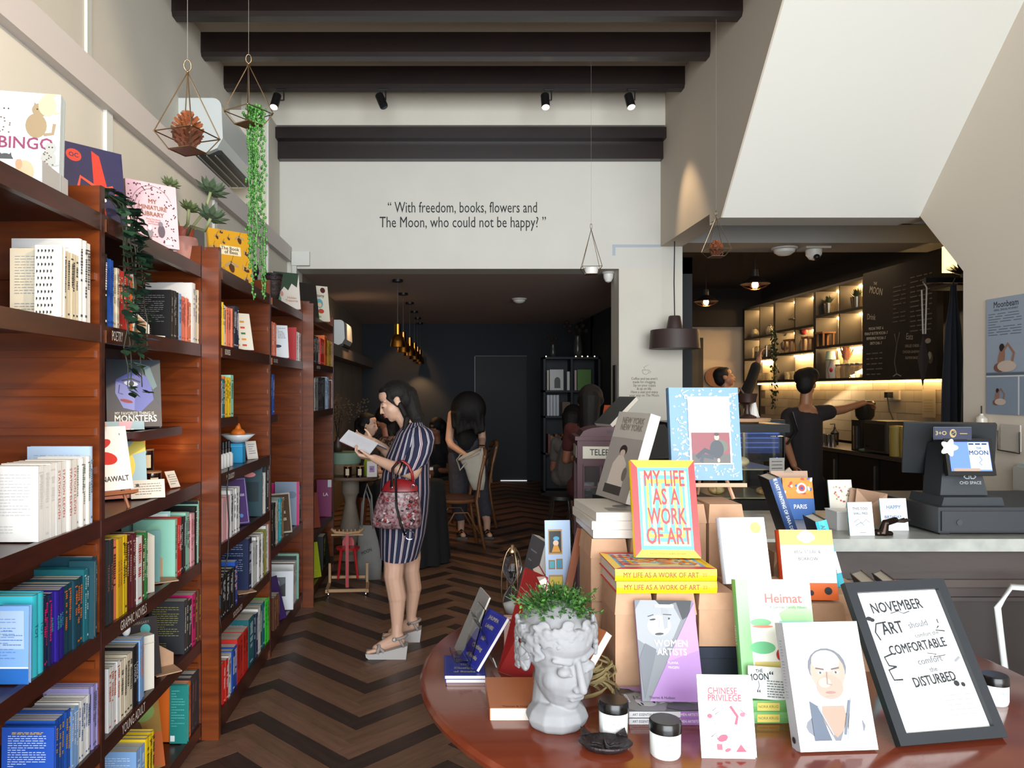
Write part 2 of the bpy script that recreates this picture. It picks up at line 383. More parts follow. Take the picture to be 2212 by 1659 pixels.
# quotation painted on the wall
def label_text(parent, name, s, frame, size, col, sx=1, rough=.7):
    vs, fs = text_geo(s); b = MB(); M = Matrix.Diagonal((size * sx, size, 1, 1)); b.add([M @ v for v in vs], fs, C(col, rough)); return b.obj(name, parent, M=frame)
q = W(999, 449, 7.147); label_text(wb, 'lettering', '“ With freedom, books, flowers and', fr(q, (1, 0, 0), (0, 0, 1)), .145, '#1d1f20', .66)
q = W(1000, 481, 7.147); label_text(wb, 'lettering', 'The Moon, who could not be happy? ”', fr(q, (1, 0, 0), (0, 0, 1)), .145, '#1d1f20', .69)
# ceiling: front room, rear room, cafe
wall('ceiling', ((-1.95, -1.4, 4.28), (3.7, 7.2, 4.45)), m=C('#b5a999', .9))
wall('ceiling_rear', ((-1.5, 7.48, 2.69), (2.45, 13.3, 2.85)), m=C('#b5a398', .9))
wall('ceiling_cafe', ((XR+.2, 5.9, 3.1), (5.1, 12.2, 3.2)), m=C('#221a16', .9))
for (y0, y1) in ((5.19, 5.31), (5.82, 5.94), (6.43, 6.55), (4.56, 4.68), (3.93, 4.05), (3.3, 3.42), (2.67, 2.79)):
    b = MB(); c = .018
    b.prism([(y0, 4.28), (y0, 4.10 + c * 1.6), (y0 + c, 4.10), (y1 - c, 4.10), (y1, 4.10 + c * 1.6), (y1, 4.28)], -1.84, XR, BEAM, M=Matrix(((0, 1, 0, 0), (1, 0, 0, 0), (0, 0, 1, 0), (0, 0, 0, 1))))
    o = struct(b.obj('ceiling_beam'))
for nm, a, c in (('ceiling_beam', (-1.64, 6.96, 3.85), (XR, 7.06, 3.95)), ('ceiling_beam', (-1.52, 7.06, 3.69), (XR, 7.15, 3.86))):
    b = MB(); b.box(a, c, BEAM); struct(b.obj(nm))
# bulkhead on the stair side, stair soffit, right wall
Msw = Matrix(((0, 1, 0, 0), (1, 0, 0, 0), (0, 0, 1, 0), (0, 0, 0, 1))); bk2 = C('#c4b8aa', .85)
b = MB(); b.prism([(5.84, 2.895), (7.2, 2.895), (7.2, 4.4), (5.84, 4.4)], XR, XR + .2, bk2, M=Msw); b.prism([(5.84, 2.83), (5.84, 4.4), (3.0, 4.4), (3.0, 4.28), (4.59, 3.895), (5.605, 2.817)], XR, XR + .012, bk2, M=Msw); struct(b.obj('wall_bulkhead'))
b = MB(); b.prism([(5.605, 2.817), (5.87, 2.817), (5.87, 3.0), (5.72, 3.0), (4.0, 4.83), (3.9, 4.63)], XR + .012, 3.5, C('#d9d8d0', .85), M=Msw); struct(b.obj('ceiling_stair'))
b = MB(); b.prism([(-1.4, 0), (5.13, 0), (5.13, 2.35), (5.6, 2.83), (5.9, 2.83), (5.9, 5.0), (-1.4, 5.0)], 3.5, 3.62, C('#ddd2c3', .85), M=Msw); wr = struct(b.obj('wall_right'))
wall('wall_header', ((2.25, 7.15, 2.93), (5.1, 7.64, 3.1)), ((XR+.2, 5.87, 2.83), (5.1, 5.9, 3.1)), m=C('#a9a7a2', .85))
# rear room
wall('wall_rear', ((-1.6, 13.1, 0), (2.5, 13.2, 2.85)), m=C('#2e3338', .9))
wall('wall_rear_left', ((-1.5, 7.48, 0), (-1.37, 13.2, 2.85)), m=C('#7d6f5f', .9, kind='soft', h2='#92826f', scale=2, bump=.3))
wall('trim_7', ((-1.37, 7.9, 1.93), (-1.17, 13.0, 2.06)), m=C('#6f6255', .9, kind='soft', h2='#84766a', scale=3))
wall('wall_rear_right', ((2.3, 7.48, 0), (2.45, 13.2, 2.85)), m=C('#2b2d30', .9))
b = MB(); b.box((.57, 13.07, 0), (1.45, 13.1, 2.13), C('#2a2e32', .7)); d = struct(b.obj('door_1'))
part('door_edge', d, lambda b: (b.box((.553, 13.06, 0), (.567, 13.1, 2.14), C('#73787c', .5)), b.box((.553, 13.06, 2.13), (1.45, 13.1, 2.142), C('#4c5054', .5))))
part('glowing_door_sill', d, lambda b: b.box((1.0, 13.05, 0), (1.45, 13.1, .012), C('#cfd4d8', .4, emit=1.2)))  # pale sill with brightness put in as emission, no lamp here
# cafe
XC = 4.85
wall('wall_cafe', ((XC, 5.0, 0), (XC + .1, 12.2, 3.1)), m=C('#1b1512', .9))
wall('wall_cafe_end', ((2.3, 11.7, 0), (5.0, 11.85, 2.52)), m=C('#a89a8a', .9)); wall('wall_cafe_end_top', ((2.3, 11.6, 2.52), (5.0, 11.85, 3.1)), m=C('#15100e', .9))
b = MB(); b.box((2.9, 11.64, 0), (3.98, 11.7, 2.35), C('#0f0f12', .7)); d = struct(b.obj('door_2'))
for i in range(2):
    part('door_panel', d, lambda b: b.box((3.08 + i * .45, 11.625, 1.2), (3.45 + i * .45, 11.64, 2.2), C('#17171b', .6)))
wall('wall_cafe_front', ((3.62, 5.0, 0), (5.1, 5.1, 3.1)), m=C('#3a322c', .9))
wall('wall_facade_side', ((3.5, -1.4, 4.28), (3.6, 6, 5)), m=WALL)
# grey tile courses behind the work counter: each tile its own piece
tw = struct(MB().box((XC - .02, 6.0, .95), (XC - .005, 11.6, 1.66), C('#5f564a', .9)).obj('wall_tiling'))
tm = [C('#9a8f7e', .5, kind='soft', h2='#a89d8b', scale=4), C('#8e8373', .5, kind='soft', h2='#a1957f', scale=4)]
tme = [MB().box((-.008, -.148, -.058), (0, .148, .058), m).mesh('tile') for m in tm]
for r_ in range(6):
    for c_ in range(19):
        y = 6.15 + c_ * .3 + (r_ % 2) * .15
        if y > 11.5: continue
        o = bpy.data.objects.new('tile', tme[rng.randint(0, 1)]); COL.objects.link(o); o.parent = tw; o.location = (XC - .02 - rng.uniform(0, .002), y, 1.01 + r_ * .12)
# small fixtures
b = MB(); b.box((-.083, -.05, -.065), (.083, 0, .065), C('#d8d9d3', .5)); o = b.obj('junction_box'); o.location = W(651, 560, 7.145); tag(o, 'white plastic junction box on the wall beside the opening, above the shelves', 'junction box')
part('conduit', o, lambda b: b.box((-.083, -.03, -.45), (-.04, 0, -.065), C('#cfd0ca', .5)))
b = MB(); b.box((-.225, -.003, -.012), (.225, 0, .012), C('#a9b6c0', .6)); b.box((-.225, -.003, -.09), (-.198, 0, -.012), C('#a9b6c0', .6)); o = b.obj('masking_tape'); o.location = W(1375, 531, 7.148); tag(o, 'pale blue strip of tape turned down at one end above the pillar', 'tape')
def dome(name, label, pos, r, flat_=.5):
    o = thing(name, label, 'detector' if 'smoke' in name else 'camera', pos)
    part('base', o, lambda b: b.lathe([(r * 1.1, 0), (r * 1.1, -.012), (r * .95, -.02)], C('#cfcdc8', .5)), True, 40)
    part('cover', o, lambda b: b.lathe([(r * .9, -.018), (r * .85, -r * flat_ * .8), (r * .5, -r * flat_ * 1.3), (0.0001, -r * flat_ * 1.45)], C('#e2e0da', .4)), True, 40)
    return o
dome('smoke_detector', 'white round smoke detector on the low rear ceiling', (.96, 1650 * 1.14 / 198, 2.69), .085)
dome('smoke_detector', 'white smoke detector at the dark cafe ceiling beside the camera dome', (XR + 1.17 + .1, 7.4, 2.93), .11)
o = dome('security_camera', 'white dome security camera hanging under the cafe header', (3.6, 7.4, 2.93), .085, 1)
part('mount', o, lambda b: b.box((-.12, -.1, -.02), (.12, .1, 0), C('#b9b7b0', .5)))
part('lens', o, lambda b: b.ell((0, -.06, -.10), (.03, .03, .03), BLACK), True)
o = dome('security_camera', 'small white globe camera at the corner of the lintel beside the pillar', (1.60, 7.35, 2.687), .055, 1.3)
# wall air conditioners
def aircon(label, M, s=1):
    o = thing('air_conditioner', label, 'air conditioner', M=M)
    body = C('#d5dbd9', .35); n_ = 8; prof = [(0, 0), (0, .38), (.24, .38)] + [(.24 + .06 * math.sin(a), .32 + .06 * math.cos(a)) for a in [math.pi / 2 * i / 4 for i in range(5)]] + [(.31, .1), (.27, .03), (.2, 0)]
    def f(b): b.prism([(p[0] * s, p[1] * s) for p in prof], 0, .95 * s, body)
    part('housing', o, f, False)
    part('outlet', o, lambda b: b.box((.10 * s, .05 * s, -.004), (.285 * s, .9 * s, .03 * s), BLACK, M=None))
    for i in range(3): part('louver', o, lambda b: b.box((.12 * s + i * .06 * s, .05 * s, -.012 * s), (.125 * s + i * .06 * s, .9 * s, .004), C('#aab0ae', .4), M=None))
    for y in (.02, .93): part('seam', o, lambda b: b.box((.02 * s, y * s - .002, .381 * s), (.24 * s, y * s + .002, .383 * s), C('#8e9694', .5)))
    return o
aircon('white wall air conditioner above the bookcases behind the hanging planters', T((-1.84, 5.33, 3.21)))
aircon('small white air conditioner on the concrete wall of the rear room', T((-1.37, 8.85, 2.07)) @ RZ(0), .78)
# track spot lamps under the third beam
def spotlamp(px, lit, label, tilt, aim=None):
    p = W(px, 200, 6.48); p.z = 4.1
    o = thing('spot_lamp', label, 'spotlight', p)
    part('mount', o, lambda b: (b.box((-.04, -.015, -.012), (.04, .015, 0), BLACK), b.cyl((0.02, 0, 0), (.02, 0, -.09), .006, BLACK), b.cyl((.02, 0, -.09), (-.03, 0, -.09), .006, BLACK)))
    Mh = T((-.035, 0, -.05)) @ RX(-24) @ RY(tilt)
    part('head', o, lambda b: b.lathe([(.034, -.13), (.036, -.12), (.036, 0), (.03, .005)], C('#121213', .4), M=Mh), True, 40)
    part('lens', o, lambda b: b.lathe([(.031, -.131), (.001, -.134)], C('#ffe3b0', .4, emit=14 if lit else 0) if lit else C('#22262c', .1), M=Mh), True, 40)
    if aim: light('SPOT', 'spot_lamp_light', p + Vector((-.035, 0, -.2)), 55, (1, .72, .42), .03, aim=aim, spot=50, blend=.8)
spotlamp(608, True, 'black cylinder spotlight shining beside the trailing green plant', 8, (-1.3, 5.9, 1.0))
spotlamp(828, False, 'unlit black spotlight turned aside under the dark ceiling beam', -20)
spotlamp(1186, True, 'black cylinder spotlight lit, pointing straight down under the beam', 0, (.9, 5.9, 0))
spotlamp(1366, True, 'brightly lit black spotlight nearest the stair bulkhead', -6, (2.05, 6.25, 2.7))
# poster on the right wall
ps = MB().box((0, 0, 0), (.006, 1, .73), C('#7f8da0', .6)).obj('poster')
ps.matrix_world = T((3.492, 3.9, 1.40)); tag(ps, 'blue-grey studio poster headed Moonbeam with photographs of a posing figure', 'poster')
PF = fr((-.001, 1, 0), (0, -1, 0), (0, 0, 1))
def pose(x, y, s, sk='#9b6f5b'):
    return [('e', x, y, .05 * s, .03 * s, '#7a5546'), ('e', x + .015 * s, y + .075 * s, .028 * s, .07 * s, sk, -12), ('e', x + .02 * s, y + .17 * s, .022 * s, .025 * s, '#2a1c18'), ('l', [(x + .02 * s, y + .12 * s), (x + .07 * s, y + .2 * s), (x + .12 * s, y + .12 * s), (x + .1 * s, y + .02 * s)], .018 * s, sk), ('e', x + .06 * s, y + .01 * s, .08 * s, .035 * s, '#c9b7a8')]
art(ps, 'poster_print', PF, 1, .73, [('r', .0, .36, 1, .64, '#9aa6b6'), ('r', 0, .0, 1, .33, '#8794a6'), ('r', 0, .335, 1, .02, '#5d6672'), ('r', 0, .32, 1, .012, '#d3d6d8'), ('r', .27, 0, .012, .32, '#d3d6d8'), ('t', 'Moonbeam', .17, .94, .055, '#20242c', .85), ('t', 'AERIAL, SENSUAL MOVEMENT', .17, .895, .017, '#30343c', .9)]
    + lines(.02, .3, .86, .68, 9, '#5f6877', .006, 3) + lines(.36, .6, .95, .6, 20, '#5f6877', .006, 5) + pose(.12, .40, 1) + pose(.09, .1, .6) + pose(.38, .1, .6), .6)
# column text under the pendant
y0 = 7.147
for i, s in enumerate(["Coffee and tea aren't", 'made for chugging.', 'Sip on your cuppa', '& up on life.', 'Have a seat and enjoy', 'your stay on The Moon.']):
    label_text(wb, 'lettering', s, fr(W(1392, 818 + i * 7.2, y0), (1, 0, 0), (0, 0, 1)), .036, '#6f6255', .8)
art(wb, 'cup_drawing', fr(W(1384, 812, y0), (1, 0, 0), (0, 0, 1)), .1, .1, [('l', [(.15, .55), (.2, .25), (.45, .12), (.7, .25), (.78, .55), (.15, .55)], .03, '#6f6255'), ('l', [(.78, .5), (.95, .4), (.8, .25)], .03, '#6f6255'), ('l', [(.4, .6), (.3, .8), (.6, 1.0), (.9, 1.1)], .03, '#6f6255')])
b = MB(); b.box((0, 0, 0), (.015, .11, .42), C('#2a2622', .6)); o = b.obj('switch_plate'); o.matrix_world = T((1.641, 7.24, 1.37)); tag(o, 'narrow black panel on the inner face of the pillar', 'wall panel')
# ================================================================== bookcases
def bookcase(label, XA, divs, levels, xb=-1.43, endcol=WOOD, marks=()):
    """divs: y of side panels; levels: per bay list of shelf heights"""
    o = thing('bookcase', label, 'bookcase', (0, divs[0], 0)); oy = divs[0]; th = .024
    bk = MB(); bk.box((xb, 0, 0), (xb + .012, divs[-1] - oy + th, 2.14), WOODD); bk.obj('back_panel', o)
    for i, y in enumerate(divs):
        y -= oy; b = MB(); top = 2.30 if i else 2.2
        pw = .075 if i == len(divs) - 1 and marks else 0
        b.box((xb, y - th, 0), (-XA + .0, y, 2.14 + .05), WOOD); b.box((-XA, y - th, 0), (-XA + .006, y, 2.19), WOODD)
        b.obj('side_panel', o)
        if pw: part('end_post', o, lambda b: b.box((-XA + .006, y - th - .005, 0), (-XA + .006 + pw, y, 2.17), WOOD))
        if i:
            z = .2
            while z < 2.0:
                if min(abs(z - l) for l in levels[i - 1]) > .04:
                    part('shelf_cleat', o, lambda b: b.box((xb + .02, y - th - .012, z), (-XA - .012, y - th, z + .022), WOOD))
                z += .121
    for i in range(len(divs) - 1):
        a, c = divs[i] - oy, divs[i + 1] - oy - th
        for z in levels[i]:
            part('shelf_board', o, lambda b: (b.box((xb + .012, a, z - .022), (-XA - .018, c, z), WOODD), b.box((-XA - .018, a, z - .05), (-XA + .004, c, z + .004), WOODD)))
        part('plinth', o, lambda b: b.box((-XA - .03, a, 0), (-XA - .008, c, levels[i][0] - .05), WOODD))
        for z in (levels[i][-1], levels[i][-2]):
            part('bracket', o, lambda b: b.box((-XA + .004, a + .004, z - .05), (-XA + .009, a + .02, z - .01), C('#8c5a43', .4, 1)))
    return o
def shelftext(o, oy, s, XA, px, z, size=.036, sx=.6):
    Y = F * XA / (VX - px); label_text(o, 'lettering', s, fr((-XA + .0045, Y - oy, z - .025), (0, 1, 0), (0, 0, 1)), size, '#d8cfc6', sx)
XA, XB, XD = 1.07, 1.0, .957
LA = [.07, .44, .79, 1.14, 1.75, 2.10]; LB = [.10, .50, .85, 1.17, 1.75, 2.10]
ca = bookcase('tall dark-red wooden bookcase nearest the shopfront, with the poetry shelf', XA, [1.25, 2.41, 3.41], [LA, LA], marks=(1,))
cb = bookcase('second dark-red wooden bookcase, with the business shelf', XB, [3.438, 4.45, 5.48], [LB, [.10, .61, 1.75, 2.10]], marks=(1,))
cc = bookcase('farthest dark-red wooden bookcase at the end of the aisle wall', XD, [5.51, 6.72], [[.09, .48, 1.39, 1.75, 2.10]])
shelftext(ca, 1.25, 'POETRY', XA, 251, 1.75, .046, .5); shelftext(ca, 1.25, 'GRAPHIC NOVELS', XA, 287, .79, .046, .6); shelftext(ca, 1.25, 'YOUNG ADULT', XA, 287, .44, .046, .6)
shelftext(cb, 3.438, 'BUSINESS', XB, 490, 1.75, .036, .6); shelftext(cb, 3.438, 'MIND & BODY', XB, 496, 1.17, .036, .6); shelftext(cb, 3.438, 'SOCIOLOGY', XB, 512, .50, .036, .8)
shelftext(cb, 3.438, 'SOCIAL SCIENCE', XB, 594, 1.75, .03, .5); shelftext(cc, 5.51, 'SCIENCE & CULTURE', XD, 687, 1.75, .03, .6)
def halfshelf(o, oy, y0, y1, z, XA, xb=-1.41):
    part('half_shelf', o, lambda b: (b.box((xb, y0 - oy, z - .02), (-XA - .01, y1 - oy, z), WOODD), b.box((-XA - .02, y0 - oy, z - .04), (-XA, y1 - oy, z + .002), WOODD)))
halfshelf(cb, 3.438, 3.43, 3.74, 1.42, XB); halfshelf(cb, 3.438, 4.46, 4.64, 1.40, XB)
part('small_ledge', ca, lambda b: b.box((-1.41, 1.4, 1.375), (-1.12, 1.79, 1.40), WOODD)); 
part('small_ledge', ca, lambda b: b.box((-1.41, 2.76 - 1.25, 1.365), (-1.09, 3.2 - 1.25, 1.40), WOODD))
PXA, PXB, PXD = XA - .002, XB - .002, XD - .002
row(PXA, 1.754, 'white design shelf nearest the shopfront', [(136, 178, 6, .195, .14, 'cream', '#3a3a3c', None, '#8d8d90'), (178, 202, 3, .245, .2, 'white', '#4a4a4c', None, '#c0c0c0')])
row(PXA, 1.144, 'shelf of white novels below the empty bay', [(92, 128, 3, .203, .135, 'white', '#c8c8c8', None, '#b9b9bd'), (128, 172, 4, .204, .135, 'white', '#b5322a', 'STATION ELEVEN'), (172, 199, 4, .205, .135, 'white', '#6d7f6d'), (199, 206, 1, .235, .19, 'pale blue', '#5d6d80', None, '#8aa0b8')])
row(PXA, .794, 'blue novels shelf behind the carved ornament', [(58, 76, 3, .19, .14, 'pale blue', '#5b78a8', None, '#5b84c0'), (76, 100, 2, .215, .14, 'cyan', '#115a66', 'TOT', None), (100, 118, 3, .195, .14, 'navy', '#d81c6a', None), (118, 147, 4, .195, .14, 'violet', '#37c0a0', 'ALIENS', None), (147, 187, 5, .198, .14, 'deep teal', '#c8682c'), (187, 205, 4, .215, .15, 'teal', '#c0ccd0'), (205, 222, 3, .24, .16, 'deep teal', '#c0ccd0')])
row(PXA, .444, 'lowest visible shelf of blue paperbacks', [(127, 160, 5, .185, .14, 'blue', '#c79a3c', None, '#a8c4e8'), (160, 176, 3, .175, .13, 'sky blue', '#e0e0e0'), (176, 200, 5, .18, .13, 'white', '#2b4f8f'), (200, 219, 4, .195, .14, 'lavender', '#3b3b55'), (219, 226, 1, .225, .16, 'navy', '#e0e0e0')])
row(PXA, 1.754, 'poetry shelf', [(225, 236, 2, .235, .16, 'black', '#e8e8e8'), (236, 252, 4, .22, .14, 'blue', '#0f2f78'), (252, 262, 2, .2, .13, 'cream', '#a08060'), (262, 288, 5, .2, .13, 'red', '#e8c8a0'), (288, 292, 1, .19, .12, 'orange', '#306030'), (292, 299, 1, .2, .13, 'white', '#709090')])
row(PXA, 1.754, 'far end of the poetry shelf', [(372, 390, 4, .195, .15, 'black', '#8d8d90', None, '#7f7f86'), (390, 395, 1, .19, .13, 'sky blue', '#405080'), (395, 411, 6, .185, .13, 'salmon', '#7a3040'), (411, 418, 2, .17, .12, 'orange', '#f0e0c0'), (418, 426, 1, .262, .2, 'white', '#a0a8b0'), (426, 434, 2, .235, .16, 'cream', '#505050')])
row(PXA, .794, 'graphic novels shelf', [(236, 250, 2, .27, .17, 'charcoal', '#a86a50', 'TECHNICAL'), (250, 258, 1, .265, .16, 'salmon', '#3a2a20'), (258, 270, 2, .262, .16, 'mustard', '#a03020', 'KATE EVANS'), (270, 281, 2, .262, .16, 'yellow', '#3a3010'), (281, 300, 4, .255, .16, 'maroon', '#b9a090'), (300, 311, 1, .24, .15, 'white', '#c3281f'), (311, 317, 1, .235, .15, 'brown', '#e0d0b0'), (317, 324, 2, .24, .15, 'green', '#c0e0c0')])
row(PXA, .794, 'far end of the graphic novels shelf', [(383, 387, 1, .235, .17, 'mint', '#406050'), (387, 397, 3, .235, .14, 'red', '#e8d0d0'), (397, 405, 2, .23, .17, 'black', '#b0b0b0'), (405, 413, 2, .24, .17, 'mint', '#304040'), (413, 424, 3, .225, .15, 'pink', '#a02040'), (424, 438, 3, .25, .18, 'black', '#e8e8e8')])
row(PXA, .444, 'young adult books under the lettering', [(239, 265, 4, .205, .14, 'white', '#c0532e'), (265, 292, 4, .2, .14, 'cream', '#3a342c'), (292, 306, 2, .21, .14, 'black', '#e8e8e8', 'LOGUE'), (306, 317, 2, .215, .14, 'sky blue', '#d09070')])
row(PXA, .444, 'far end of the young adult shelf', [(404, 412, 2, .22, .15, 'charcoal', '#d0d0c0', None, '#a9a24a'), (412, 420, 2, .21, .15, 'black', '#c0c0c0'), (420, 427, 1, .22, .15, 'magenta', '#1a1a1a'), (427, 436, 2, .225, .15, 'brown', '#d8b040'), (436, 438.5, 1, .235, .16, 'olive', '#303020')])
row(PXA, .074, 'bottom shelf of the first bookcase', [(300, 318, 2, .2, .15, 'sky blue', '#f0f0f0', None, '#e8eef8'), (318, 338, 3, .21, .15, 'yellow', '#202020')])
row(PXA, .074, 'far end of the bottom shelf', [(405, 417, 4, .235, .17, 'orange', '#801818', None, None), (417, 438, 3, .24, .17, 'charcoal', '#705050')])
row(PXB, 1.754, 'business shelf', [(473, 478, 1, .2, .14, 'cream', '#606060'), (478, 486, 4, .2, .14, 'yellow', '#403000'), (486, 492, 2, .19, .13, 'cream', '#404040'), (492, 506, 5, .185, .13, 'salmon', '#703020'), (506, 510, 1, .2, .15, 'charcoal', '#c0c0c0'), (510, 520, 3, .205, .16, 'navy', '#e0e0e0', None, None)])
row(PXB, 1.424, 'short shelf of the second bookcase', [(473, 483, 4, .17, .13, 'white', '#909090'), (483, 489, 2, .18, .13, 'teal', '#e0e0e0'), (489, 492, 1, .19, .14, 'orange', '#404040'), (492, 502, 3, .185, .14, 'yellow', '#404010'), (502, 508, 1, .2, .16, 'mint', '#406050')])
row(PXB, .854, 'shelf of pale journals', [(475, 481, 2, .2, .14, 'white', '#b0a0a0'), (481, 500, 6, .2, .14, 'pink', '#d0c0c0'), (500, 522, 5, .22, .15, 'white', '#404444')])
row(PXB, .854, 'far end of the pale journals shelf', [(566, 570, 1, .25, .18, 'purple', '#d0c8e8', None, '#d8d0f0'), (570, 577, 2, .23, .16, 'white', '#909090'), (577, 586, 2, .27, .2, 'charcoal', '#e0e0e0')])
row(PXB, .504, 'shelf of black classics', [(480, 512, 8, .19, .13, 'black', '#c8c8c8'), (512, 518, 1, .21, .14, 'blue', '#f0a0a0'), (541, 548, 1, .27, .2, 'navy', '#c8d0e0', None, '#a0b4d0'), (548, 556, 2, .235, .17, 'white', '#b0b0b0'), (556, 572, 4, .25, .18, 'white', '#585858'), (572, 578, 2, .25, .18, 'olive', '#e8e8c0'), (578, 587, 2, .27, .2, 'white', '#8898a8')])
row(PXB, .104, 'bottom shelf of the second bookcase', [(486, 496, 2, .19, .14, 'red', '#f0e0e0', None, None), (496, 504, 2, .195, .14, 'white', '#803030'), (504, 516, 2, .2, .14, 'blue', '#e8e8e8'), (516, 541, 4, .22, .15, 'red', '#8a1410', None, '#f0c0b8'), (541, 553, 1, .25, .18, 'teal', '#b0c8d0', None, '#b0c8d0'), (553, 560, 2, .24, .16, 'navy', '#e0e0e0'), (560, 566, 1, .25, .17, 'white', '#a0b0c0'), (566, 576, 2, .25, .17, 'teal', '#d0e0e0'), (576, 587, 4, .25, .17, 'lime', '#104010')])
row(PXB, 1.754, 'red shelf beyond the business books', [(587, 600, 5, .2, .14, 'salmon', '#f0e0d0'), (640, 643, 1, .22, .17, 'red', '#f0e0e0', None, None), (643, 652, 4, .2, .14, 'white', '#705858')])
row(PXB, 1.404, 'short shelf with four blue volumes', [(587, 597, 4, .24, .16, 'blue', '#a0b8e0')])
row(PXB, .614, 'shelf above the lowest books of the second bookcase', [(590, 600, 3, .26, .18, 'black', '#b0a890'), (600, 604, 1, .26, .18, 'white', '#c8a060'), (604, 612, 2, .265, .18, 'cyan', '#e8e8e8'), (612, 617, 1, .25, .17, 'tan', '#604830'), (646, 650, 1, .28, .2, 'magenta', '#f0f0f0', None, None), (650, 655, 2, .26, .18, 'black', '#c0c0b0')])
row(PXB, .104, 'bottom shelf near the farthest bookcase', [(596, 606, 4, .2, .14, 'brown', '#d09040'), (636, 643, 2, .27, .18, 'white', '#808080'), (643, 650, 2, .3, .2, 'charcoal', '#8090a0')])
row(PXD, 1.754, 'top book row of the farthest bookcase', [(668, 675, 2, .225, .15, 'green', '#c0e0c0'), (675, 680, 2, .22, .15, 'mint', '#305040'), (680, 690, 4, .21, .14, 'charcoal', '#c0c0c0'), (690, 694, 1, .2, .14, 'pink', '#702030'), (694, 703, 3, .21, .14, 'red', '#f0c0a0'), (703, 708, 1, .25, .18, 'orange', '#802000', None, None), (708, 715, 3, .22, .15, 'mustard', '#503000'), (715, 722, 3, .22, .15, 'yellow', '#504000')])
row(PXD, 1.394, 'second book row of the farthest bookcase', [(671, 683, 5, .24, .16, 'white', '#808080'), (683, 690, 3, .25, .16, 'grey', '#303030'), (690, 705, 5, .26, .18, 'charcoal', '#909090', None, None), (705, 712, 3, .265, .18, 'pale blue', '#405060'), (712, 717, 2, .24, .16, 'maroon', '#d0c0c0'), (717, 721, 2, .245, .16, 'white', '#606060')])
row(PXD, .094, 'bottom row of the farthest bookcase', [(700, 706, 1, .27, .2, 'black', '#a0b050')])
# covers standing behind the rows, facing the camera
def facing(x0, x1, Y, z, h, t, col, label, items=None, dx=0, **kw):
    w = (x1 - x0) * Y / F; X = (x0 + x1) / 2; X = (X - VX) * Y / F
    return lean((X, Y, z), w, h, t, 0, 1.2, col, label, front=items, **kw)
dots = []
for i in range(7):
    for j in range(10):
        dots += [('r', .06 + i * .135 + (j % 2) * .05, .05 + j * .095, .05, .03, '#1d1d1f'), ('r', .065 + i * .135 + (j % 2) * .05, .037 + j * .095, .014, .05, '#1d1d1f')]
wreath = lambda cx, cy, r: [('e', cx, cy, r, r, '#e2dfd6')] + [('e', cx + r * math.cos(a), cy + r * .72 * math.sin(a), .03, .012, '#33352f', math.degrees(a) + 60) for a in [2 * math.pi * i / 22 for i in range(22)]] + lines(cx - r * .6, cx + r * .6, cy + .05, cy - .05, 3, '#8a8478', .012)
lean((-1.25, 1.93, 1.757), .165, .225, .02, 22, 9, '#dedbd2', 'white paperback with black block pattern and leaf wreath, leaning outward', dots + wreath(.5, .5, .26), cat='book')
facing(78, 136, 2.13, 1.754, .2, .02, '#dedbd2', 'second white patterned paperback behind the leaning one', dots[:100])
facing(60, 172, 2.30, 1.754, .245, .02, '#dcdcda', 'tall white book with fine striped top edge behind the patterned paperbacks', [('r', 0, .86 + .02 * i, 1, .006, '#4a4a4c') for i in range(6)])
lean((-1.20, 1.86, 1.147), .15, .22, .02, 30, 14, '#5b6066', 'grey photographic paperback leaning before the white novels, red round sticker', [('r', 0, .62, 1, .38, '#9aa0a6'), ('p', [(0, .25), (.5, .35), (1, .2), (1, .65), (.6, .7), (0, .6)], '#c4c2bd'), ('e', .75, .18, .1, .1, '#c3342a'), ('t', 'WHERE IT', .5, .74, .13, '#d9dce0')])
facing(80, 190, 2.37, 1.144, .232, .015, '#b9c6d2', 'tall pale blue hardback standing at the end behind the white novels', [('l', [(.5, .6), (.42, .5), (.58, .5), (.5, .6)], .01, '#8a9cb0')])
lean((-1.30, 1.70, 1.405), .17, .19, .02, 20, 16, '#c9a41c', 'mustard yellow book with pineapple drawing on the little ledge', [('e', .8, .35, .08, .12, '#2a3a20'), ('r', .2, .12, .6, .1, '#a07c10'), ('t', 'SS', .55, .36, .2, '#2a2a10')])
facing(150, 205, 2.33, .794, .235, .015, '#17424d', 'dark teal hardback cover behind the blue novels', lines(.1, .8, .9, .6, 5, '#87a5ac', .01))
facing(0, 64, 1.97, .794, .2, .014, '#7fa8dc', 'light blue book cover behind the carved ornament', [('r', 0, 0, 1, .2, '#2767b5'), ('r', 0, .2, 1, .02, '#e8eef8')] + lines(.15, .8, .8, .5, 6, '#4d7fc0', .01))
facing(5, 118, 2.10, .444, .18, .012, '#2450b0', 'royal blue cover with lines of small white print, nearest on the lowest row', lines(.12, .85, .86, .2, 20, '#b9c9ec', .012, 4) + lines(.2, .8, .92, .9, 2, '#c9a850', .012, 5))
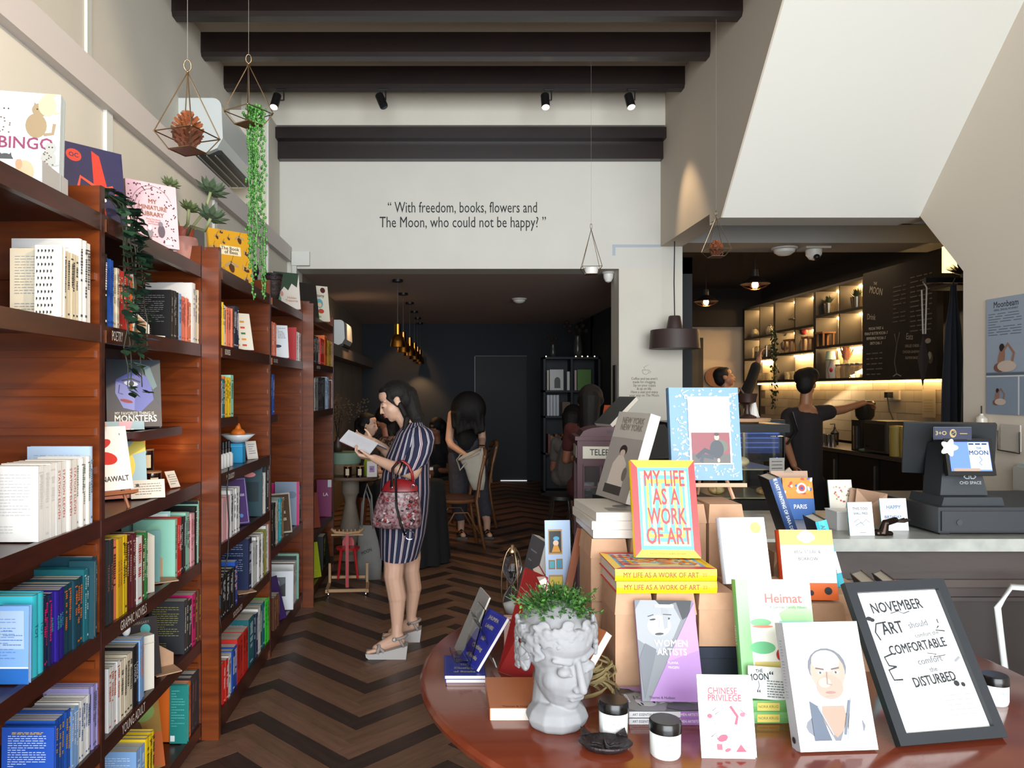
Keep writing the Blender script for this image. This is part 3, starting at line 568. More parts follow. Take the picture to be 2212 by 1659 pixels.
lean((-1.20, 2.98, 1.405), .2, .27, .025, 28, 13, '#33323f', 'large graphic novel with a blue painted face, on a small wooden ledge', [('r', 0, 0, 1, .24, '#3a302f'), ('p', [(.3, .28), (.62, .22), (.86, .4), (.8, .72), (.5, .84), (.18, .7), (.16, .5)], '#5a62b0'), ('p', [(.3, .28), (.5, .24), (.52, .5), (.34, .62), (.17, .68), (.16, .5)], '#7d83c8'), ('p', [(.1, .98), (.15, .72), (.5, .84), (.78, .76), (.86, .45), (.98, .3), (1, .98)], '#28343c'), ('p', [(.5, .97), (.7, .8), (.85, .55), (.93, .6), (.8, .9)], '#5d7a80'), ('e', .45, .64, .13, .05, '#c9cfe6', -8), ('e', .46, .64, .045, .05, '#12131c'), ('l', [(.28, .68), (.45, .715), (.62, .66)], .03, '#12131c'), ('l', [(.24, .62), (.22, .5), (.3, .48)], .02, '#343a78'), ('e', .36, .38, .12, .035, '#a02036', -14), ('l', [(.26, .395), (.36, .38), (.46, .36)], .012, '#3a0c18'),
     ('t', 'MY FAVORITE THING IS', .5, .195, .085, '#e6e2d8', .8), ('t', 'MONSTERS', .52, .115, .19, '#f0ece2', .82), ('t', 'BOOK ONE', .5, .045, .045, '#c8c4ba')], name='graphic_novel')
lean((-1.20, 2.84, 1.147), .2, .29, .012, 34, 12, '#8fb0bd', 'colourful picture book with a yellow-haired girl, behind the white easel book', [('p', [(.5, .5), (0, .9), (0, 1), (.3, 1)], '#d98a4a'), ('p', [(.5, .5), (.55, 1), (.8, 1)], '#d9a0b0'), ('p', [(.5, .5), (1, .9), (1, .6)], '#d9c44a'), ('e', .5, .42, .3, .36, '#e0c21c'), ('e', .5, .4, .2, .26, '#e6b896'), ('e', .43, .43, .03, .015, '#203050'), ('e', .57, .43, .03, .015, '#203050'), ('e', .5, .33, .05, .015, '#b03030'), ('r', .25, .0, .5, .18, '#b0563a'), ('t', 'PATIENCE', .5, .85, .17, '#f4f0e0', .8)])
hb = lean((-1.125, 2.58, 1.21), .17, .22, .012, 52, 14, '#e6e2dc', 'white book with red sausage drawing on a small wooden easel', [('e', .45, .72, .2, .09, '#c02a22', 20), ('e', .5, .5, .24, .13, '#c8281f', -10), ('t', 'HANAWALT', .55, .17, .15, '#26221f', .9)])
def easel(pos, yaw, w, h, label, m=None, tilt=14):
    m = m or C('#8a4f2c', .5); o = thing('display_easel', label, 'easel', M=T(Vector(pos)) @ RZ(yaw))
    Mt = RX(-tilt)
    for s in (-1, 1):
        part('leg', o, lambda b: b.cone(Mt @ Vector((s * w * .35, .006, 0)) * 1, Mt @ Vector((s * w * .06, .006, h)), .006, .006, m, 6))
    part('rear_leg', o, lambda b: b.cone((0, h * .55, 0), Mt @ Vector((0, .01, h * .95)), .005, .005, m, 6))
    part('ledge', o, lambda b: b.box((-w / 2, -.022, h * .18), (w / 2, .01, h * .18 + .012), m, M=Mt))
    return o
easel((-1.12, 2.585, 1.145), 52, .19, .26, 'small brown wooden easel on the candle shelf', tilt=14)
facing(340, 396, 3.30, 1.754, .262, .012, '#c4ced8', 'large pale blue hardback standing at the end of the poetry books', [('l', [(.08, .05), (.08, .93), (.95, .93)], .01, '#7f90a0')])
facing(296, 374, 3.05, 1.754, .195, .014, '#1b1d22', 'black paperback back cover with rows of print, beside the white bookend', lines(.1, .9, .88, .3, 16, '#7f828c', .01) + lines(.1, .9, .26, .2, 3, '#a39a3c', .01))
def bookend(pos, yaw, label, m, s=1, group=None):
    o = thing('bookend', label, 'bookend', M=T(Vector(pos)) @ RZ(yaw), group=group)
    part('foot', o, lambda b: b.box((-.05 * s, -.06 * s, 0), (.05 * s, .04 * s, .004), m)); part('upright', o, lambda b: b.prism([(-.05 * s, 0), (.05 * s, 0), (.05 * s, .05 * s), (-.02 * s, .1 * s), (-.05 * s, .1 * s)], .03 * s, .04 * s, m)); return o
bookend((-1.14, 2.80, 1.754), 20, 'brown card bookend on the poetry shelf', KRAFT)
bookend((-1.14, 2.92, 1.754), 60, 'white folded card bookend beside the black back cover', C('#d6d2c8', .7))
lean((-1.17, 2.98, .797), .13, .2, .02, 20, 8, '#11706a', 'dark green paperback standing out before the mint picture book', lines(.2, .7, .85, .8, 2, '#60a8a0', .012))
lean((-1.22, 3.14, .797), .19, .25, .01, 12, 5, '#9bd0c6', 'mint green picture book with a pink creature', [('e', .45, .45, .16, .16, '#d88cae'), ('e', .38, .62, .1, .1, '#e0b870'), ('e', .42, .47, .025, .025, '#302030'), ('e', .52, .47, .025, .025, '#302030'), ('e', .6, .8, .05, .05, '#c0486a'), ('r', .05, .88, .9, .08, '#e8f0ee')])
facing(345, 428, 3.35, .794, .27, .012, '#7fae98', 'tall green picture book cover at the far end of the graphic novels', [('r', 0, .95, 1, .05, '#101418'), ('p', [(.1, .7), (.5, .92), (.9, .7)], '#b8dccb')])
bookend((-1.12, 3.05, .794), 35, 'brown folded card stand before the mint picture book', KRAFT)
b = MB(); b.box((-.045, -.02, 0), (.045, .02, .21), C('#cfc6b8', .6)); o = b.obj('white_box'); o.matrix_world = T((-1.12, 2.84, .794)) @ RZ(60); tag(o, 'slim white carton standing between graphic novels', 'box'); part('flap', o, lambda b: b.prism([(-.045, .21), (.045, .21), (0, .235)], -.02, .02, C('#c4bbad', .6)))
lean((-1.155, 2.93, .447), .15, .22, .03, 42, 14, '#251c1f', 'dark horror novel with red spine and teal sticker leaning by the young adult books', [('e', .5, .45, .22, .3, '#5a2a24'), ('e', .45, .5, .06, .2, '#8a3b30'), ('e', .6, .48, .05, .2, '#803a30'), ('e', .68, .8, .13, .13, '#52b8b8'), ('t', 'ANNIVERSARY', .5, .92, .09, '#9a8a80')], spinecol='#7a1f1d')
facing(335, 404, 3.25, .444, .22, .012, '#565a5c', 'grey back cover standing behind the dark horror novel', lines(.2, .6, .8, .6, 6, '#c9c04a', .014))
bookend((-1.10, 3.02, .444), 40, 'brown folded card stand before the grey cover', KRAFT)
b = MB(); b.box((-.035, -.03, 0), (.035, .03, .2), C('#d4cdc0', .6)); o = b.obj('white_box'); o.matrix_world = T((-1.115, 2.83, .444)) @ RZ(50); tag(o, 'plain white box at the end of the row marked young adult', 'box'); part('lid_edge', o, lambda b: b.box((-.036, -.031, .17), (.036, .031, .172), C('#b0a898', .6)))
facing(245, 302, 2.75, .074, .2, .012, '#4f6fa8', 'blue and lilac book cover on the bottom shelf', [('r', .1, .1, .35, .5, '#8a6aa8'), ('p', [(.5, .1), (.9, .3), (.6, .8)], '#a0b8d8')])
lean((-1.16, 2.92, .077), .21, .29, .02, 50, 12, '#8a6a30', 'large picture book painted in ochre, green and brown, on the bottom shelf', [('p', [(0, 0), (.5, .1), (1, 0), (1, .45), (.6, .5), (0, .4)], '#b0582a'), ('p', [(.2, .4), (.5, .95), (.65, .5), (.5, .2)], '#4a2c1c'), ('e', .7, .75, .2, .15, '#6f8a4a'), ('e', .3, .85, .15, .12, '#c8b060'), ('e', .55, .32, .12, .12, '#7a2f1e')], spinecol='#a0281f')
facing(368, 406, 3.20, .074, .24, .02, '#1d7a74', 'teal back cover beside the orange spines on the bottom shelf', lines(.1, .85, .9, .3, 14, '#5fb0a8', .014) + [('r', .05, .04, .25, .1, '#e0e6e6')])
# small white owl and candles
o = thing('owl_figurine', 'tiny white owl figurine standing on the young adult books', 'figurine', (-1.15, 2.78, .655)); 
part('body', o, lambda b: b.ell((0, 0, .025), (.016, .014, .027), C('#e0e2e0', .5)), True); part('head', o, lambda b: (b.ell((0, 0, .052), (.012, .012, .012), C('#e6e8e6', .5)), b.cone((-.008, 0, .06), (-.01, 0, .068), .003, .0005, C('#e6e8e6', .5), 6), b.cone((.008, 0, .06), (.01, 0, .068), .003, .0005, C('#e6e8e6', .5), 6)), True)
def candle_jar(pos, label, r=.033, h=.085, col='#1c0a08', group='amber candle jars on the shelf', rz=25):
    o = thing('candle_jar', label, 'candle', pos, rz, group)
    part('jar', o, lambda b: b.lathe([(r * .9, 0), (r, .004), (r, h), (r * .92, h), (r * .9, h * .7), (.001, h * .68)], C(col, .12, spec=.8)), True, 40)
    part('paper_label', o, lambda b: b.add([(r * 1.01 * math.sin(a), -r * 1.01 * math.cos(a), z) for z in (h * .2, h * .8) for a in [(-.45 + .9 * i / 5) for i in range(6)]], [(i, i + 1, i + 7, i + 6) for i in range(5)], C('#cdbd9c', .7)), True)
    part('lid', o, lambda b: b.lathe([(r * 1.02, h), (r * 1.02, h + .006), (.001, h + .006)], C('#9a6b42', .6)), True, 40)
    return o
WH = ['beside the picture book', 'in the middle', 'before the glowing lamp']
b = MB(); b.box((-.13, -.04, 0), (.13, .04, .082), C('#4a1c10', .4)); o = b.obj('wooden_riser'); o.matrix_world = T((-1.24, 2.98, 1.144)) @ RZ(40); tag(o, 'dark wooden riser block under the upper candles', 'riser')
dx = Vector((math.cos(R(40)), math.sin(R(40)), 0)); dn = Vector((math.sin(R(40)), -math.cos(R(40)), 0))
for i in range(3):
    candle_jar(Vector((-1.24, 2.98, 1.227)) + dx * (i * .08 - .08), 'dark amber candle jar on the riser, ' + WH[i], rz=35)
    candle_jar(Vector((-1.24, 2.98, 1.145)) + dx * (i * .08 - .08) + dn * .082, 'dark amber candle jar in the lower row, ' + WH[i], rz=35)
o = thing('glow_lamp', 'square lamp glowing red-orange behind the amber candle jars', 'lamp', (-1.30, 3.16, 1.144), 30)
part('glass_block', o, lambda b: b.box((-.065, -.02, .05), (.065, .02, .2), C('#ff4a14', .4, emit=1.6))); part('foot', o, lambda b: b.box((-.07, -.03, 0), (.07, .03, .05), C('#2a1008', .4)))
light('POINT', 'glow_lamp_light', (-1.27, 3.10, 1.28), 1.0, (1, .25, .06), .04)
for i, (p, lb, yw) in enumerate([((-1.10, 2.86, 1.146), 'small white card with handwriting propped before the candles', 25), ((-1.11, 3.18, 1.146), 'narrow white card standing on the shelf beyond the candles', 60)]):
    w_ = .12 if i == 0 else .05; b = MB(); b.box((-w_ / 2, -.001, 0), (w_ / 2, .001, .075), C('#d9cfc2', .7)); o = b.obj('price_card'); o.matrix_world = T(p) @ RZ(yw) @ RX(-30); tag(o, lb, 'card')
    art(o, 'card_print', fr((-w_ / 2, -.001, 0), (1, 0, 0), (0, 0, 1)), w_, .075, lines(.12, .9, .75, .2, 5, '#6b6258', .03, 8) + [('e', .2, .7, .05, .05, '#4a4440')])
# MIND & BODY shelf goods
for i in range(8):
    p = Vector((-1.07, 3.47 + i * .052, 1.171)); o = thing('dropper_bottle', 'white labelled dropper bottle, %s from the near end of the body-care shelf' % ORD[i], 'bottle', p, 0, 'dropper bottles on the body-care shelf')
    part('bottle', o, lambda b: b.lathe([(.019, 0), (.02, .003), (.02, .06), (.013, .07), (.009, .072)], C('#d8d8d6', .5)), True, 40); part('cap', o, lambda b: b.lathe([(.012, .07), (.012, .09), (.008, .092), (.008, .125), (.001, .13)], C('#111113', .35)), True, 40)
for (p, s, c, lb) in (((-1.2, 3.72, 1.171), (.11, .10, .17), '#3a5f8a', 'blue carton standing behind the dropper bottles'), ((-1.08, 4.02, 1.171), (.075, .06, .1), '#1d8fc0', 'bright blue carton under the white bowl'), ((-1.2, 3.60, 1.171), (.12, .1, .11), '#5b3a6a', 'violet carton at the wall side of the body-care shelf'), ((-1.09, 4.32, 1.171), (.05, .05, .09), '#b04a4a', 'small red carton at the far end of the body-care shelf')):
    b = MB(); b.box((-s[0] / 2, -s[1] / 2, 0), (s[0] / 2, s[1] / 2, s[2]), C(c, .5)); o = b.obj('carton'); o.matrix_world = T(p); tag(o, lb, 'box'); part('flap_seam', o, lambda b: b.box((-s[0] / 2 - .001, -s[1] / 2 - .001, s[2] * .86), (s[0] / 2 + .001, s[1] / 2 + .001, s[2] * .87), C('#c0c8d0', .5)))
b = MB(); b.box((-.05, -.04, 0), (.05, .04, .13), C('#2f7fb0', .5)); o = b.obj('carton'); o.matrix_world = T((-1.2, 3.72, 1.342)); tag(o, 'light blue box stacked on the blue carton', 'box'); part('red_edge', o, lambda b: b.box((.05, -.041, 0), (.055, .041, .13), C('#b02838', .5)))
o = thing('bowl', 'shallow white bowl on the bright blue carton', 'bowl', (-1.08, 4.04, 1.272)); part('bowl_body', o, lambda b: b.lathe([(.025, 0), (.05, .012), (.09, .045), (.086, .046), (.045, .017), (.001, .012)], C('#d2d6d8', .3)), True)
b = MB(); b.ell((0, 0, .02), (.04, .035, .03), C('#d8701e', .5)); b.cone((0, 0, .04), (.005, 0, .075), .022, .004, C('#d8701e', .5)); o = b.obj('orange_soap', smooth=True); o.location = (-1.08, 4.04, 1.30); tag(o, 'orange wedge-shaped soap lying in the white bowl', 'soap')
b = MB(); b.box((-.035, -.001, 0), (.035, .001, .1), C('#cfc9c2', .7)); o = b.obj('price_card'); o.matrix_world = T((-1.04, 4.2, 1.172)) @ RZ(50) @ RX(-14); tag(o, 'white hanging price card beside the bright blue carton', 'card'); art(o, 'card_print', fr((-.035, -.001, 0), (1, 0, 0), (0, 0, 1)), .07, .1, lines(.2, .8, .8, .3, 5, '#5b5560', .03, 2))
# face-out books further down the aisle
lean((-1.06, 3.98, 1.757), .16, .2, .035, 45, 14, '#ddd6c8', 'white boxed book with pink edge and red-green bars, leaning on the business shelf', [('r', .1 + .25 * (i % 3), .1 + .16 * (i // 3), .16, .05, ['#3a7a4a', '#c8483a', '#d89040'][(i * 2 + i // 3) % 3]) for i in range(15)], spinecol='#c8206a')
o = thing('potted_plant', 'tiny potted fern between the business books and the leaning box', 'plant', (-1.07, 3.80, 1.754)); part('pot', o, lambda b: b.lathe([(.024, 0), (.032, .06), (.028, .06), (.026, .05), (.001, .05)], C('#9a8a4a', .6)), True, 40)
def tuft(b, n, r, h, m, seed, base=(0, 0, .05)):
    rg = random.Random(seed)
    for i in range(n):
        a = rg.uniform(0, 6.28); e = rg.uniform(.3, 1); p = Vector(base); d = Vector((math.cos(a) * r * e, math.sin(a) * r * e, h * rg.uniform(.5, 1))); q = p + d; s = Vector((-math.sin(a), math.cos(a), 0)) * r * .12
        b.add([p + d * .3, p + d * .65 + s, q, p + d * .65 - s], [(0, 1, 2, 3)], m)
part('foliage', o, lambda b: tuft(b, 60, .05, .07, C('#1e3a20', .6), 3))
lean((-1.06, 3.93, .857), .14, .24, .03, 40, 13, '#3d1f62', 'purple hardback leaning out on the pale journals shelf', [('t', 'MINDFULNESS', .5, .62, .12, '#d8d0e8'), ('e', .7, .18, .07, .07, '#4a80c0'), ('l', [(.05, .03), (.05, .97), (.95, .97), (.95, .03), (.05, .03)], .02, '#b0a8c8')])
facing(498, 566, 4.22, .854, .27, .012, '#28424a', 'dark teal cover with coral leaf behind the purple hardback', [('e', .6, .85, .2, .08, '#d08080'), ('r', .2, .3, .7, .4, '#1b2c33')])
facing(482, 541, 4.05, .504, .27, .012, '#35506f', 'big slate-blue book cover between the black classics and white spines', [('p', [(.4, 0), (1, .05), (1, .3), (.6, .3)], '#b0bcc8')] + lines(.1, .5, .8, .7, 4, '#8fa4bc', .01))
bookend((-1.04, 3.98, .504), 40, 'brown card stand beside the slate-blue cover', KRAFT)
lean((-1.05, 4.86, 1.757), .15, .21, .02, 30, 9, '#d5d9de', 'pale book with handwritten title and dark blot, leaning on the red shelf', [('e', .5, .35, .2, .07, '#26304a'), ('t', 'Tides', .3, .8, .2, '#3a4250')] + lines(.55, .9, .9, .6, 7, '#5a6270', .015))
facing(600, 640, 5.15, 1.754, .22, .012, '#b02428', 'red cover standing behind the pale handwritten book')
lean((-1.05, 4.98, .617), .15, .26, .02, 36, 10, '#a9a294', 'dark photographic book with large pale capitals leaning out', [('r', .06, .04, .88, .92, '#4a3526')] + [('t', s, .5, .85 - .17 * i, .15, '#e6dfd0', 1) for i, s in enumerate(['IN THE', 'FIELD', 'WHERE', 'STONES', 'LIE'])])
facing(594, 646, 5.3, .614, .3, .012, '#8493a8', 'blue-grey clouded cover with pink edge behind the photographic book', [('e', .3, .5, .25, .2, '#a8b4c4'), ('e', .7, .7, .2, .15, '#6a7a92'), ('r', .9, 0, .1, 1, '#c8286a')])
lean((-1.08, 5.02, .107), .2, .25, .02, 6, 4, '#cfd3d8', 'white book with black and white portrait on the bottom shelf', [('r', .25, .35, .5, .5, '#50545a'), ('e', .45, .68, .1, .14, '#b0b4b8'), ('p', [(.5, .36), (.75, .36), (.75, .7), (.55, .6)], '#17181b')])
facing(600, 645, 5.3, .104, .31, .012, '#7fae9a', 'green marbled cover behind the portrait book', [('l', [(.1, .6), (.4, .9), (.8, .7)], .08, '#a8d0b8')])
lean((-1.02, 4.80, .107), .12, .27, .015, 62, 18, '#33205c', 'plain violet book leaning aslant on the bottom shelf')
lean((-1.02, 5.86, .487), .2, .27, .02, 45, 10, '#7a3a2a', 'orange and brown illustrated book leaning in the farthest bookcase', [('e', .5, .55, .3, .3, '#5a2a40'), ('e', .4, .75, .14, .12, '#d08a5a'), ('e', .6, .3, .14, .14, '#c0603a')])
facing(684, 716, 6.45, .484, .31, .012, '#7a2258', 'magenta cover in a pale frame in the farthest bookcase', [('r', .75, .8, .25, .2, '#c0c4c8'), ('t', 'LA', .6, .6, .3, '#d8c8d4')])
lean((-1.02, 5.88, .097), .21, .27, .02, 45, 12, '#9aa820', 'lime green book leaning on the bottom of the farthest bookcase', lines(.15, .8, .4, .2, 4, '#c8d060', .012))
lean((-1.0, 6.3, .097), .19, .27, .02, 45, 12, '#14180f', 'black book with yellow-green grass blades beside the lime one', [('l', [(.3, .2), (.4, .5), (.35, .8)], .03, '#7a8a30'), ('l', [(.5, .2), (.55, .45), (.7, .7)], .02, '#7a8a30')])
# power switch on a cord at the post
o = thing('cord_switch', 'small black inline switch hanging on its cord from the bookcase post', 'switch', W(463, 1299, 3.40) + Vector((.02, 0, 0)))
part('switch_body', o, lambda b: b.box((-.012, -.012, -.03), (.012, .008, .03), C('#15171a', .5)))
part('cord', o, lambda b: b.tube([(0, 0, .03), (.004, 0, .25), (-.004, 0, .5)], .003, BLACK)); part('cord', o, lambda b: b.tube([(0, 0, -.03), (.01, 0, -.12), (-.01, 0, -.25), (.0, 0, -.5)], .003, BLACK))
o = MB().tube([W(494, 1010, 3.5), W(490, 1060, 3.5), W(495, 1130, 3.5), W(492, 1200, 3.5), W(470, 1310, 3.42)], .0035, BLACK).obj('cable', smooth=True); tag(o, 'thin black cable hanging down across the second bookcase shelves', 'cable')
# carved black finial ornament
o = thing('finial_ornament', 'carved black scroll ornament standing before the light blue novels', 'ornament', (-1.16, 1.74, .794)); om = C('#1f1b16', .3, kind='noise', h2='#3a3226', scale=40, metal=.4)
part('base', o, lambda b: b.lathe([(.07, 0), (.07, .012), (.058, .02), (.06, .032), (.035, .05), (.022, .06)], om, seg=18), True, 45)
for k in range(10):
    a = k * .628; part('bead', o, lambda b: b.ell((.062 * math.cos(a), .062 * math.sin(a), .026), (.012, .012, .014), om, seg=8, ring=6), True)
def scroll(b, s):
    pts = []
    for i in range(22):
        a = i * .42; r = .034 * (1 - i / 26); pts.append((s * (.03 + r * math.cos(a + 2.4)), .0, .125 + r * 1.1 * math.sin(a + 2.4)))
    b.tube(pts, [.013 - .0004 * i for i in range(22)], om, 8)
part('scroll', o, lambda b: scroll(b, 1), True); part('scroll', o, lambda b: scroll(b, -1), True)
part('stem', o, lambda b: b.lathe([(.02, .055), (.014, .07), (.022, .085), (.016, .1), (.026, .13), (.014, .16), (.02, .185), (.011, .21), (.004, .24)], om), True)
part('leaf', o, lambda b: b.tube([(0, 0, .06), (.04, -.005, .065), (.06, -.01, .085)], [.016, .012, .002], om, 8), True); part('leaf', o, lambda b: b.tube([(0, 0, .06), (-.04, -.005, .065), (-.06, -.01, .085)], [.016, .012, .002], om, 8), True)
# ================================================================== on top of the bookcases
def cat_(x, y, s, c, d='#5a4a44', spots=False, sit=True):
    o = [('e', x, y, .07 * s, .09 * s, c), ('e', x + .02 * s, y + .11 * s, .05 * s, .05 * s, c), ('p', [(x - .02 * s, y + .12 * s), (x - .015 * s, y + .165 * s), (x + .012 * s, y + .135 * s)], c), ('p', [(x + .03 * s, y + .135 * s), (x + .055 * s, y + .165 * s), (x + .06 * s, y + .12 * s)], c), ('l', [(x + .05 * s, y - .06 * s), (x + .11 * s, y - .05 * s), (x + .12 * s, y + .02 * s)], .022 * s, c), ('e', x + .005 * s, y + .115 * s, .008, .008, '#1c1a18'), ('e', x + .035 * s, y + .115 * s, .008, .008, '#1c1a18')]
    if spots: o += [('e', x + random.Random(i + int(x * 99)).uniform(-.05, .05) * s, y + random.Random(i * 7).uniform(-.07, .07) * s, .008, .008, d) for i in range(14)]
    return o
def solidbox(M, w, h, t, col, label, front=None, cat='box', name='game_box', extra=None):
    b = MB(); b.box((0, -t / 2, 0), (w, t / 2, h), C(col, .4)); o = b.obj(name); o.matrix_world = M; tag(o, label, cat)
    part('lid_seam', o, lambda b: b.box((-.0008, t * .18, -.0008), (w + .0008, t * .2, h + .0008), C('#9aa4a8', .6)))
    if front: art(o, 'front_print', fr((0, -t / 2, 0), (1, 0, 0), (0, 0, 1)), w, h, front)
    if extra: art(o, 'side_print', *extra)
    return o
def LM(pos, w, yaw, tilt, roll=0): return T(Vector(pos)) @ RZ(yaw) @ RX(-tilt) @ RY(roll) @ T((-w / 2, 0, 0))
cats = cat_(.12, .82, 1.5, '#b8733c') + cat_(.48, .68, 1.3, '#c9c6bf', spots=True) + cat_(.78, .68, 1.4, '#8c7a5c') + cat_(.88, .88, 1.2, '#c9a68c') + cat_(.16, .28, 1.2, '#9a7a58') + cat_(.48, .16, 1.5, '#3a3c42') + cat_(.82, .14, 1.4, '#cfd0cc', spots=True) + cat_(.9, .36, 1.0, '#9a9c98', spots=True)
solidbox(LM((-1.25, 2.19, 2.103), .29, 12, 5), .29, .305, .05, '#c9d6db', 'large pale game box printed with cats and the word BINGO', [('t', 'BINGO', .69, .5, .17, '#7a2a52', .95)] + cats)
solidbox(T((-1.37, 2.10, 2.103)) @ RZ(8), .29, .062, .2, '#b9b9bb', 'second pale cat game box lying flat before the upright one', [('t', 'BINGO', .56, .3, .07, '#8a6a7a', 1)] + [('e', .45, .5, .06, .1, '#3a2c2c'), ('e', .47, .7, .04, .06, '#c8b8a8'), ('e', .85, .5, .08, .1, '#c4a283'), ('e', .8, .8, .03, .05, '#b08a6a')])
lean((-1.19, 2.62, 2.103), .22, .29, .025, 50, 9, '#2c2a4e', 'dark violet ocean book with a large red squid, behind the trailing ivy', [('e', .22, .85, .12, .1, '#c8402e'), ('t', 'OC', .22, .85, .1, '#2c2a4e'), ('p', [(.5, .95), (.62, .9), (.72, .5), (.6, .3), (.5, .5)], '#c23a2c'), ('l', [(.55, .5), (.3, .6), (.25, .45), (.4, .3), (.6, .25)], .05, '#d0503a'), ('l', [(.65, .5), (.8, .55), (.85, .45)], .03, '#d0503a'), ('l', [(.6, .35), (.65, .15), (.8, .05)], .06, '#c23a2c'), ('e', .66, .36, .03, .03, '#f0e8e0')], spinecol='#222040', spine=[('v', 'OCEAN', .5, .35, .55, '#d8d8e8')])
rg = random.Random(5); deco = []
for i in range(150):
    a = rg.random(); c_ = rg.random()
    if .24 < a < .76 and .3 < c_ < .78: continue
    deco.append(('e', .04 + .92 * a, .03 + .94 * c_, .012, .018, rg.choice(['#4a3038', '#5a3a42', '#3a2a30']), rg.uniform(0, 180)))
for k in range(3): deco.append(('l', [(.5 + (.44 - .07 * k) * math.cos(t_ / 9), .5 + (.45 - .05 * k) * math.sin(t_ / 9)) for t_ in range(5 + k * 9, 36 + k * 6)], .006, '#4a3038'))
lean((-1.12, 2.96, 2.103), .2, .255, .03, 44, 8, '#e2b7c0', 'pink hardback titled My Miniature Library with dark vine ornament', deco + [('t', 'MY', .5, .7, .12, '#8a6048'), ('t', 'MINIATURE', .5, .6, .12, '#8a6048', .9), ('t', 'LIBRARY', .5, .5, .12, '#8a6048', .95), ('t', 'Thirty Tiny Books', .5, .42, .04, '#a06a60'), ('t', 'to Make, Read', .5, .385, .04, '#a06a60'), ('t', 'and Treasure', .5, .35, .04, '#a06a60'), ('e', .42, .2, .06, .1, '#8a8088'), ('e', .42, .28, .04, .05, '#d8d4d8'), ('e', .65, .25, .07, .13, '#5a505c'), ('e', .64, .36, .045, .05, '#77707a'), ('p', [(.7, .04), (.85, .06), (.85, .14), (.72, .12)], '#f2eef0')], spinecol='#6a4a3c', spine=[('v', 'MINIATURE LIBRARY', .5, .5, .5, '#a88a78')])
lean((-1.24, 3.66, 2.103), .2, .23, .02, 24, 10, '#23242a', 'dark book with a pale fish shape behind the pink pot', [('e', .5, .45, .22, .28, '#8a8270'), ('e', .55, .3, .12, .1, '#b8bcc0'), ('e', .45, .6, .06, .06, '#30302c')])
bee = lambda x, y, s, a=0: [('e', x, y, .03 * s, .06 * s, '#4a2a12', a), ('e', x - .04 * s, y + .02 * s, .045 * s, .015 * s, '#a8906a', 30 + a), ('e', x + .04 * s, y + .02 * s, .045 * s, .015 * s, '#a8906a', -30 + a), ('l', [(x, y + .04 * s), (x + .03 * s, y + .1 * s)], .006, '#2a1a10')]
lean((-1.10, 4.0, 2.103), .24, .29, .02, 46, 9, '#cf9a1e', 'mustard book of bees covered in dark insects, under the trailing pearls plant', [('r', .26, .54, .5, .17, '#e6dcc0'), ('t', 'The Book', .5, .66, .11, '#33281a'), ('t', 'of Bees', .52, .59, .11, '#33281a')] + sum([bee(x, y, s, a) for x, y, s, a in ((.75, .85, 1.6, 10), (.1, .62, 1.5, -30), (.9, .6, 1.3, 50), (.2, .85, 1, 20), (.48, .85, .8, 30), (.5, .32, 2.2, 10), (.85, .3, 1.6, 60), (.2, .35, 1, 40), (.1, .12, 1, 0), (.85, .1, 1.2, 20), (.3, .95, .9, 70), (.35, .76, .7, 45))], []) + [('l', [(.1, .2), (.3, .3), (.4, .15), (.6, .1)], .008, '#4a3a20')])
# ivy: every leaf is a piece
o = thing('trailing_ivy', 'dark green ivy trailing from the bookcase top over the poetry shelf', 'plant', (-1.08, 2.50, 2.10)); LV = [C('#20392a', .35), C('#2c4a35', .35), C('#182b22', .35)]
def leafmesh(m, L=.05, wd=.022):
    b = MB(); b.add([(0, 0, 0), (wd * .8, L * .3, .002), (wd, L * .55, .001), (0, L, -.004), (-wd, L * .55, .001), (-wd * .8, L * .3, .002), (0, L * .5, -.004)], [(0, 1, 6), (1, 2, 6), (2, 3, 6), (3, 4, 6), (4, 5, 6), (5, 0, 6)], m); return b.mesh('leaf')
lm = [leafmesh(m) for m in LV]; rg = random.Random(8)
part('pot', o, lambda b: b.lathe([(.045, 0), (.06, .09), (.055, .09), (.05, .08), (.001, .075)], C('#3a2a20', .6), c=(-.1, 0, 0)), True, 40)
stems = []
for s in range(9):
    y0 = rg.uniform(-.06, .14); ln = rg.choice([.28, .38, .5, .62]); pts = []; dxx = rg.uniform(-.03, .10)
    for i in range(12):
        t_ = i / 11; pts.append(Vector((-.06 + min(1, t_ * 5) * .10 + rg.uniform(-.008, .008) + .02 * t_, y0 * (1 - t_ * .3) + dxx * t_ * 1.1 + rg.uniform(-.01, .01), .10 - max(0, t_ - .08) * ln * 1.12)))
    stems.append(pts)
part('stem', o, lambda b: [b.tube(p, .002, C('#2a3320', .6), 4) for p in stems])
for pts in stems:
    for i in range(1, 12):
        for k in range(2 if len(pts) else 1):
            l = bpy.data.objects.new('leaf', rg.choice(lm)); COL.objects.link(l); l.parent = o
            q = Vector((rg.uniform(.2, 1), rg.uniform(-1, 1), rg.uniform(-.7, .3))).to_track_quat('Y', 'Z'); l.rotation_mode = 'QUATERNION'; l.rotation_quaternion = q; sc = rg.uniform(.6, 1.05); l.scale = (sc,) * 3; l.location = pts[i] + Vector((0, 0, rg.uniform(-.02, .02)))
